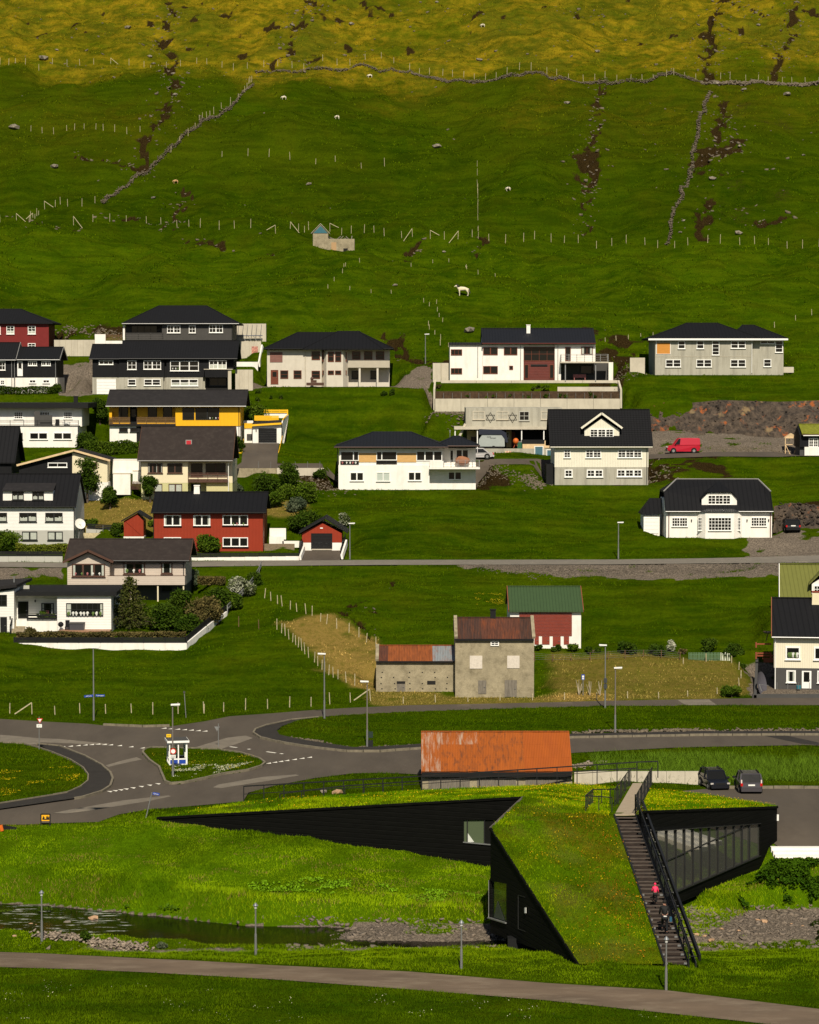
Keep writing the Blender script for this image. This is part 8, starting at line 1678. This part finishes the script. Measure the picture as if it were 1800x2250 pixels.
def bush(px,py,wpx,hpx,label,pal='mid',reg=FULL,kind='bush',n=None,cat='bush',group=None,off=0.0,Y=None):
 k=reg.k;q=ghit(*reg(px,py)) if Y is None else at(*reg(px,py),Y);s=q.y/F/k;W_=wpx*s;H_=hpx*s;q=Vector((q.x,q.y+off,G(q.x,q.y+off) if Y is None else q.z));nm={'bush':'bush','tree':'small_tree','con':'conifer_tree','hedge':'hedge'}[kind]
 r=empty(nm,q,label,cat,group);m_=MB();lo,hi=(np.array(c) for c in PAL[pal]);lf=.10+.05*min(W_,4)/4;n=n or int(min(7000,700+1100*W_*H_));P_=[]
 if kind in ('bush','tree'):
  m_.tube(q-Vector((0,0,.1)),q+Vector((0,0,H_*.55)),.05+.02*H_,.03,6);nc=min(max(8,int(7+W_*H_*1.3)),26)
  for i in range(nc):
   a_=random.uniform(0,6.28);rr=W_*.40*math.sqrt(random.random());cz=H_*(random.uniform(.30,.80) if kind=='tree' else random.uniform(.22,.74));c_=np.array([q.x+rr*math.cos(a_)*(1.15-cz/H_*.5),q.y+rr*math.sin(a_)*.8,q.z+cz]);R_=min(W_,H_)*random.uniform(.14,.34)
   m_.tube(q+Vector((0,0,H_*.3)),Vector(c_),.03,.015,5);d_=rng.normal(0,1,(n // nc,3));d_ /= np.linalg.norm(d_,axis=1)[:,None];P_.append(c_+d_*R_*rng.uniform(.3,1.3,(len(d_),1))*np.array([1.15,1,.9]))
 elif kind=='con':
  m_.tube(q-Vector((0,0,.1)),q+Vector((0,0,H_*.97)),.14,.02,6);L_=15
  for i in range(L_):
   t=(i+.3)/L_;R_=W_*.62*(1-t)**.75*random.uniform(.75,1.1)+.12;nb=max(5,int(13*(1-t))+3)
   for j in range(nb):
    a_=6.28*j/nb+random.uniform(-.3,.3);R2=R_*random.uniform(.65,1.1);z0=q.z+H_*(.10+.88*t);e=Vector((q.x+R2*math.cos(a_),q.y+R2*math.sin(a_),z0-R2*.12+.1));m_.tube((q.x,q.y,z0),e,.025,.01,4)
    u=rng.uniform(.1,1.05,(34,1))**.7;P_.append(np.array([q.x,q.y,z0])+u*(np.array(e)-np.array([q.x,q.y,z0]))+rng.normal(0,.09,(34,3)))
  lf=.12
 else:
  n=n or 3000;x=rng.uniform(-W_/2,W_/2,n);z=rng.uniform(0,1,n)**.6*H_*(.85+.25*fbm(x+q.x,x*0+q.y,1.2,2));y=rng.uniform(-.5,.5,n)*min(1.2,H_+.3);P_.append(np.column_stack([q.x+x,q.y+y,q.z+z]));m_.tube(q,q+Vector((0,0,H_*.6)),.05,n=5);lf=.11
 P_=np.concatenate(P_);t=np.clip(.5+fbm(P_[:,0]*1.0,P_[:,2]+P_[:,1],.8,2)*.9+rng.normal(0,.22,len(P_)),0,1)[:,None];cols=lo+(hi-lo)*(t**2 if pal=='flower' else t)
 leaves('foliage',P_,lf,cols,parent=r)['kind']='stuff';(m_.build('trunk',BARK,r));return r
B_=bush
B_(285,1382,92,118,'dark ragged conifer in the garden beside the white bungalow','con',kind='con',cat='tree')
B_(107,1386,43,42,'round dense green bush in front of the bungalow terrace','mid');B_(360,1383,62,60,'broad dark green bush right of the conifer','dark');B_(398,1368,52,78,'tall dark leafy tree below the taupe house balcony','dark',kind='tree',cat='tree');B_(415,1300,34,52,'narrow grey-green tree at the right corner of the taupe house','grey',kind='tree',cat='tree')
B_(450,1378,64,70,'loose brown-green bush in the garden above the sloping wall','brown');B_(415,1392,60,46,'low dark bush at the garden corner by the sloping wall','dark');B_(476,1345,60,56,'dark bush along the black garden fence','dark');B_(533,1312,42,55,'white flowering shrub beside the curved guard rail','flower');B_(560,1288,30,30,'small dark bush at the top of the curved guard rail','dark');B_(505,1340,46,46,'mid green bush between flowering shrub and fence','mid')
B_(375,1372,110,44,'dense hedge below the dark terrace of the taupe house','mid',kind='hedge',n=3600,cat='hedge');B_(465,1285,60,22,'heather and rockery plants on the garden bank','brown',kind='hedge',cat='hedge');B_(65,1402,30,26,'dry brown bush beside the stone stair of the bungalow','brown');B_(78,1397,30,14,'lime green low shrub by the bungalow stair','lime')
bh=B_(222,1401,372,15,'long clipped brown-green hedge behind the black fence of the bungalow','brown',kind='hedge',n=7000,cat='hedge',Y=gw.location.y+1.2)
B_(20,1213,60,48,'green bushes with a bare twig in front of the white boarded house','mid');B_(110,1215,150,24,'yellow-green hedge in front of the grey basement','lime',kind='hedge',n=4200,cat='hedge');B_(455,1214,56,38,'round green bush in front of the bright red house','mid');B_(192,1104,52,112,'tall tree in front of the cream gable of the black and cream house','dark',kind='tree',n=4200,cat='tree')
B_(242,1119,30,54,'small upright tree alone on the yellow lawn','dark',kind='tree',cat='tree');B_(330,1104,30,66,'slender tree in front of the cream and olive house','dark',kind='tree',cat='tree');B_(205,1158,34,20,'small bush left of the black garden fence','mid');B_(258,1180,30,34,'bush between the wooden steps and the red shed','dark');B_(333,1158,14,18,'small bush between shed and red house','mid')
B_(190,985,50,34,'bush at the right corner of the flat-roofed house','dark',kind='bush');B_(250,1000,130,36,'hedge and shrubs on the slope between the yellow and cream houses','mid',kind='hedge',n=5200,cat='hedge');B_(220,932,26,62,'narrow dark tree left of the yellow house','dark',kind='tree',cat='tree');B_(275,958,80,14,'clipped hedge below the yellow balcony','mid',kind='hedge',cat='hedge')
B_(559,930,56,44,'dense olive green tree right of the yellow house','mid',kind='tree',n=4200,cat='tree');B_(525,992,20,40,'dark bush beside the drive of the white garage','dark')
B_(588,1086,62,46,'large dark bush below the drive wall','dark',n=3600);B_(636,1072,42,58,'tall leafy tree in front of the pale drive wall','dark',kind='tree',cat='tree');B_(625,1098,34,34,'round mid green bush below the leafy tree','mid');B_(670,1104,48,46,'loose green bush on the slope left of the white hipped house','mid');B_(607,1115,38,34,'olive bush with a bare stem behind the red house','mid');B_(652,1125,44,36,'grey-green bush on the lawn behind the red garage','grey')
B_(520,1082,30,26,'grey-green bush beside the cream and olive house','grey');B_(676,1170,88,52,'broad dark green bush behind the red garage','dark',n=4200);B_(755,1158,24,34,'white flowering shrub right of the red garage roof','flower');B_(700,1052,24,24,'small bush at the end of the pale drive wall','dark')
B_(60,866,130,20,'dark hedge below the black and white house','dark',kind='hedge',n=3600,cat='hedge');B_(125,864,26,22,'round dark bush at the end of the hedge','dark')
for i,(x,y,w,h_) in enumerate(((460,785,42,40),(438,785,18,26),(560,830,22,36),(640,830,26,42),(452,850,48,34),(1510,805,60,46),(1575,800,40,60))):B_(x,y,w,h_,['larger bush','small bush','young conifer','bushy young tree','low bush','dark bush','tall thin bush'][i]+' on the bank below the beige house'+(', right end' if i>4 else ', left end'),'dark',rE)
B_(1285,1440,0,0,'x') if 0 else None
for i,(x,y,w,h_,p_) in enumerate(((1250,590,110,36,'dark'),(1400,600,120,50,'dark'),(1500,600,100,50,'mid'),(1640,610,150,40,'dark'))):B_(x,y,w,h_,['first','second','third','fourth'][i]+' dark shrub of the row along the foot of the white and red barn',p_,rL,n=1500)
for x,y,w,h_,p_,lb in ((290,812,200,96,'dark','wide dark shrub behind the green netting'),(500,822,130,80,'dark','dark shrub left of the whitish shrub'),(610,800,60,100,'flower','whitish-leaved shrub behind the green netting'),(890,800,110,105,'dark','dark open-crowned shrub behind the picket fence'),(1070,828,180,95,'dark','broad dark shrub right of the picket fence'),(700,822,100,40,'brown','low brownish shrub between netting and pickets'),(1063,1145,190,85,'mid','rounded green bush at the corner by the road'),(1150,935,40,60,'dark','small dark shrub at the end of the leaning stakes')):B_(x,y,w,h_,lb,p_,rM)
for kt,(x,y,w,h_,p_) in enumerate(((80,545,60,26,'brown'),(850,570,220,52,'mid'),(1385,572,50,46,'mid'),(110,630,80,34,'dark'),(290,628,90,34,'dark'),(480,628,110,40,'mid'),(620,628,70,36,'dark'),(735,628,80,36,'dark'),(880,628,80,40,'dark'),(1000,628,90,50,'dark'),(1220,628,90,50,'dark'),(1390,625,60,34,'mid'))):
 q=rH(x,y);Yv=Yt-(3.3 if y>600 else .3);B_(x,y,w,h_,['brownish shrub at the upper left corner of the terrace bed','widest green shrub of the terrace bed, against the upper wall','upright shrub at the upper right corner of the terrace bed','first low shrub from the left along the terrace front','second low shrub from the left along the terrace front','third low shrub from the left, tallest of the left half of the terrace front','fourth low shrub from the left along the terrace front','dark shrub at the middle of the terrace front','dark shrub right of the middle of the terrace front','dark round shrub left of the white step wall on the terrace','dark shrub below the white step wall on the terrace','small green shrub at the right end of the terrace front'][kt],p_,rH,n=500,group='shrubs in the terrace bed',Y=Yv)
for x,y,w,h_,p_,lb in ((810,340,110,120,'dark','tall weed clump at the near bank of the stream'),(1530,400,120,50,'grey','grey-green weeds at the end of the stone edging'),(420,100,260,90,'dark','dark leafy herbs overhanging the rapids'),(60,110,180,70,'mid','leafy herbs at the far bank, far left')):B_(x,y,w,h_,lb,p_,Reg(0,1990,4.3125),n=1500,cat='plant')
B_(365,1198,130,34,'tuft of dark weeds on the left grass island','dark',rN,n=500) if 0 else None
for x,y,lb in ((1545,900,'bare dead stump left of the blue sign'),(1620,905,'small bare bush right of the blue sign'),(1690,905,'bare twisted branches near the lamp')):
 q=ghit(*rL(x,y));r=empty('dead_bush',q,lb,'dead bush')
 m_=MB()
 for k in range(9):a_=random.uniform(0,6.28);m_.tube(q,q+Vector((.6*math.cos(a_)*random.random(),.3*math.sin(a_),random.uniform(.5,1.5))),.04,.012,5)
 o=m_.build('branches',M('bleached_wood',(.36,.31,.22),.9,.2,4),r);o['kind']='stuff'
                # grass
allow=((rdist>.12) & (attrs['dirt']<.5) & (attrs['stone']<.6)).reshape(nr,nc)
for poly,pz,fo in PADS:
 if fo>2 or fo==1.5:
  xs=[p[0] for p in poly];yy=[p[1] for p in poly];k=(xf>min(xs)-.2) & (xf<max(xs)+.2) & (yf>min(yy)-.2) & (yf<max(yy)+.2);kk_=np.zeros(len(xf),bool);kk_[k]=inpoly(xf[k],yf[k],poly);allow &= ~kk_.reshape(nr,nc)
allow &= ~(inpoly(xf,yf,HALL) & (polydist(xf,yf,HALL)<=0)).reshape(nr,nc);allow &= (Zg>WATER_Z+.04)
for P_ in ISL:allow |= inpoly(xf,yf,P_).reshape(nr,nc) & (rdist<5).reshape(nr,nc)
for P_ in WALKS:allow &= ~inpoly(xf,yf,P_).reshape(nr,nc)
olv=olive.reshape(nr,nc);dryg=attrs['dry'].reshape(nr,nc)
def cell(x,y):i=np.clip(np.searchsorted(ys,y)-1,0,nr-2);hw_=y*0.215+4+np.maximum(0,y-600)*.5;j=np.clip(((x/hw_+1)/2*(NXc-1)).round().astype(int),0,NXc-1);return i,j
def blades(name,P_,hgt,wid,cols,parent=None):
 n=len(P_);a_=rng.uniform(0,6.28,n);dx,dy=np.cos(a_)*wid*.5,np.sin(a_)*wid*.5;l_=rng.normal(0,.45,(n,2))*hgt[:,None]
 V_=np.empty((n,3,3));V_[:,0]=P_+np.column_stack([dx,dy,-.02+0*dx]);V_[:,1]=P_-np.column_stack([dx,dy,.02+0*dx]);V_[:,2]=P_+np.column_stack([l_[:,0],l_[:,1],hgt])
 o=mesh_np(name,V_.reshape(-1,3),np.arange(n*3).reshape(n,3),FOL,parent=parent,cols=np.repeat(cols,3,0));o['kind']='stuff';return o
def gcol(x,y,i,j,n):
 big=np.clip(.5+fbm(x,y,14,3,1)*1.1,0,1)[:,None];fine=rng.uniform(0,1,(n,1));loc=np.clip(.5+fbm(x,y,2.2,3,4)*1.3,0,1)[:,None]
 near=np.array([(.050,.108,.001),(.28,.42,.005)]);far=np.array([(.026,.058,.0008),(.070,.118,.0012)])
 w=(1-smooth((y-172)/14))*np.where(y<137+x*-.25,.12,np.where(y<153,.5,1.0));w=w[:,None];g0_=near[0]*w+far[0]*(1-w);g1_=near[1]*w+far[1]*(1-w);c=g0_+(g1_-g0_)*np.clip(loc*.65+fine*.16+big*.45-.18,0,1)
 yl=(rng.random(n)<.05+.25*big[:,0]**3)[:,None];c=np.where(yl,c*np.array([1.35,1.1,1.2]),c);br=((fbm(x,y*2.2,2.6,3,7)>.24) & (rng.random(n)<.35) & (y<176) & (y>157))[:,None];c=np.where(br,np.array([.24,.17,.04]),c)
 o_=olv[i,j][:,None];oc=np.array([.17,.14,.005])*(.6+.8*fine);c=c*(1-o_)+oc*o_;d_=np.clip(dryg[i,j],0,1)[:,None];dc=np.array([.46,.31,.09])*(.5+.8*fine);return c*(1-d_)+dc*d_
def field(name,n,y0,y1,h0,h1,w0,w1,xl=None,thin=None):
 y=rng.uniform(y0,y1,n);x=rng.uniform(-1,1,n)*(y*.158+1.5)
 i,j=cell(x,y);ok=allow[i,j]
 if thin is not None:ok &= fbm(x,y,thin,3,6)+rng.uniform(-.35,.35,n)>-.05
 x,y,i,j=x[ok],y[ok],i[ok],j[ok];n=len(x);h_=rng.uniform(h0,h1,n)*(1+.8*np.clip(fbm(x,y,3.5,3,2),-.5,1));d_,_=_segdist(x,y,RIV);tall=np.clip(1-np.abs(d_-5.2)/2.6,0,1)*(y>np.interp(x,[r[0] for r in RIV],[r[1] for r in RIV]))*1.5;h_=h_*(1+1.3*tall)
 return blades(name,np.column_stack([x,y,gl(x,y)]),h_,rng.uniform(w0,w1,n),gcol(x,y,i,j,n))
field('grass',520000,118,178,.05,.14,.02,.045);field('grass',170000,178,240,.05,.16,.04,.09)
field('grass',160000,238,376,.06,.20,.05,.14,thin=3.5);field('grass',100000,376,600,.10,.32,.12,.3,thin=6)
n=26000;x=rng.uniform(14,36,n);y=rng.uniform(193,206,n);i,j=cell(x,y);ok=allow[i,j] & (fbm(x,y,3,2,3)>-.25);x,y=x[ok],y[ok];n=len(x);blades('tall_grass',np.column_stack([x,y,gl(x,y)]),rng.uniform(.3,.8,n),rng.uniform(.03,.06,n),np.array([.085,.15,.010])*rng.uniform(.5,1.4,(n,1)))
n=330000;x=rng.uniform(-17,24,n);y=rng.uniform(139,191,n);z=roof_z(x,y);ok=~np.isnan(z);x,y=x[ok],y[ok];z=rzf(x,y);wkd=np.minimum(_segdist(x,y,[(12.8,159),(14.9,187)])[0],9);ok=(wkd>.8) & (_segdist(x,y,[(hC.x,hC.y),(hD.x,hD.y)])[0]>.1);x,y,z=x[ok],y[ok],z[ok];n=len(x)
big=np.clip(.5+fbm(x,y,3.2,3,3)*1.5,0,1)[:,None];c=np.array([.08,.19,.001])*(1-big)+np.array([.30,.40,.003])*big;dk=np.clip(fbm(x,y,2.4,3,6)*2.2+(y<157)*.25,0,.75)[:,None];bn=np.clip((1.9-np.abs(x-10.4-(158-y)*.05))*.5+fbm(x,y,1.6,3,7)*1.6+.25,0,.9)[:,None]*(y<160)[:,None];c=(c*(1-dk)+np.array([.045,.085,.001])*dk)*.9;c=(c*(1-bn)+np.array([.15,.10,.006])*bn)*rng.uniform(.55,1.25,(n,1));blades('turf_grass',np.column_stack([x,y,z]),rng.uniform(.06,.20,n),rng.uniform(.02,.06,n),c,parent=hall)
def dots(name,x,y,z,size,col,parent=None):
 n=len(x);o=leaves(name,np.column_stack([x,y,z]),size,col*rng.uniform(.8,1.2,(n,1)),parent=parent,up=2.5);o['kind']='stuff';return o
k=rng.choice(n,9000);pr_=fbm(x[k],y[k],1.8,3,5)+.3*(x[k]>8)>.12;k=k[pr_];dots('buttercups',x[k],y[k],z[k]+.18,.035,np.array([.62,.40,.01]),hall)
k=rng.choice(n,26000);pr_=(np.abs(x[k]-10.6-(158-y[k])*.06)<1.3+fbm(x[k],y[k],2,2)*3) & (fbm(x[k],y[k],.9,2,2)>.05) & (y[k]<158);k=k[pr_];dots('sorrel',x[k],y[k],z[k]+.16,.045,np.array([.36,.13,.008]),hall)
def flower_patch(name,poly_px,n,size,col,h_=.2,clump=.0):
 P_=W2(poly_px);xs=[p[0] for p in P_];yy=[p[1] for p in P_];x=rng.uniform(min(xs),max(xs),n);y=rng.uniform(min(yy),max(yy),n);i,j=cell(x,y);ok=inpoly(x,y,P_) & allow[i,j] & (fbm(x,y,1.5,3,4)>clump);x,y=x[ok],y[ok];o=dots(name,x,y,gl(x,y)+h_,size,np.array(col));return o
flower_patch('white_flowers',[(380,1690),(480,1685),(560,1680),(480,1705),(400,1718),(375,1712)],5000,.04,(.50,.50,.35),.15,.02);flower_patch('buttercups',[(0,1700),(160,1690),(180,1715),(110,1745),(0,1760)],6000,.035,(.50,.36,.01),.18,.05);flower_patch('buttercups',[(330,1660),(560,1660),(560,1690),(380,1715)],2600,.03,(.5,.38,.02),.16,.08)
flower_patch('broad_leaf_plants',[(545,1942),(700,1935),(900,1950),(1065,1968),(1065,1990),(900,1978),(700,1966),(545,1960)],9000,.09,(.13,.25,.008),.12,.0);flower_patch('broad_leaf_plants',[(0,1990),(440,1995),(440,2025),(0,2012)],4500,.12,(.05,.10,.006),.35,.0);flower_patch('broad_leaf_plants',[(1640,1940),(1800,1930),(1800,2000),(1640,2010)],3500,.12,(.022,.05,.003),.25,-.2);flower_patch('broad_leaf_plants',[(1600,1950),(1800,1935),(1800,2012),(1650,2016)],9000,.13,(.030,.070,.004),.45,-.1);flower_patch('broad_leaf_plants',[(1625,1945),(1800,1940),(1800,2008),(1660,2012)],7000,.12,(.040,.085,.004),.6,.05);flower_patch('meadow_flowers',[(0,2160),(1200,2200),(1500,2250),(0,2250)],1800,.03,(.5,.48,.3),.2,.15)
flower_patch('buttercups',[(1040,1300),(1100,1290),(1110,1330),(1050,1345)],2200,.05,(.30,.24,.01),.2,.05)
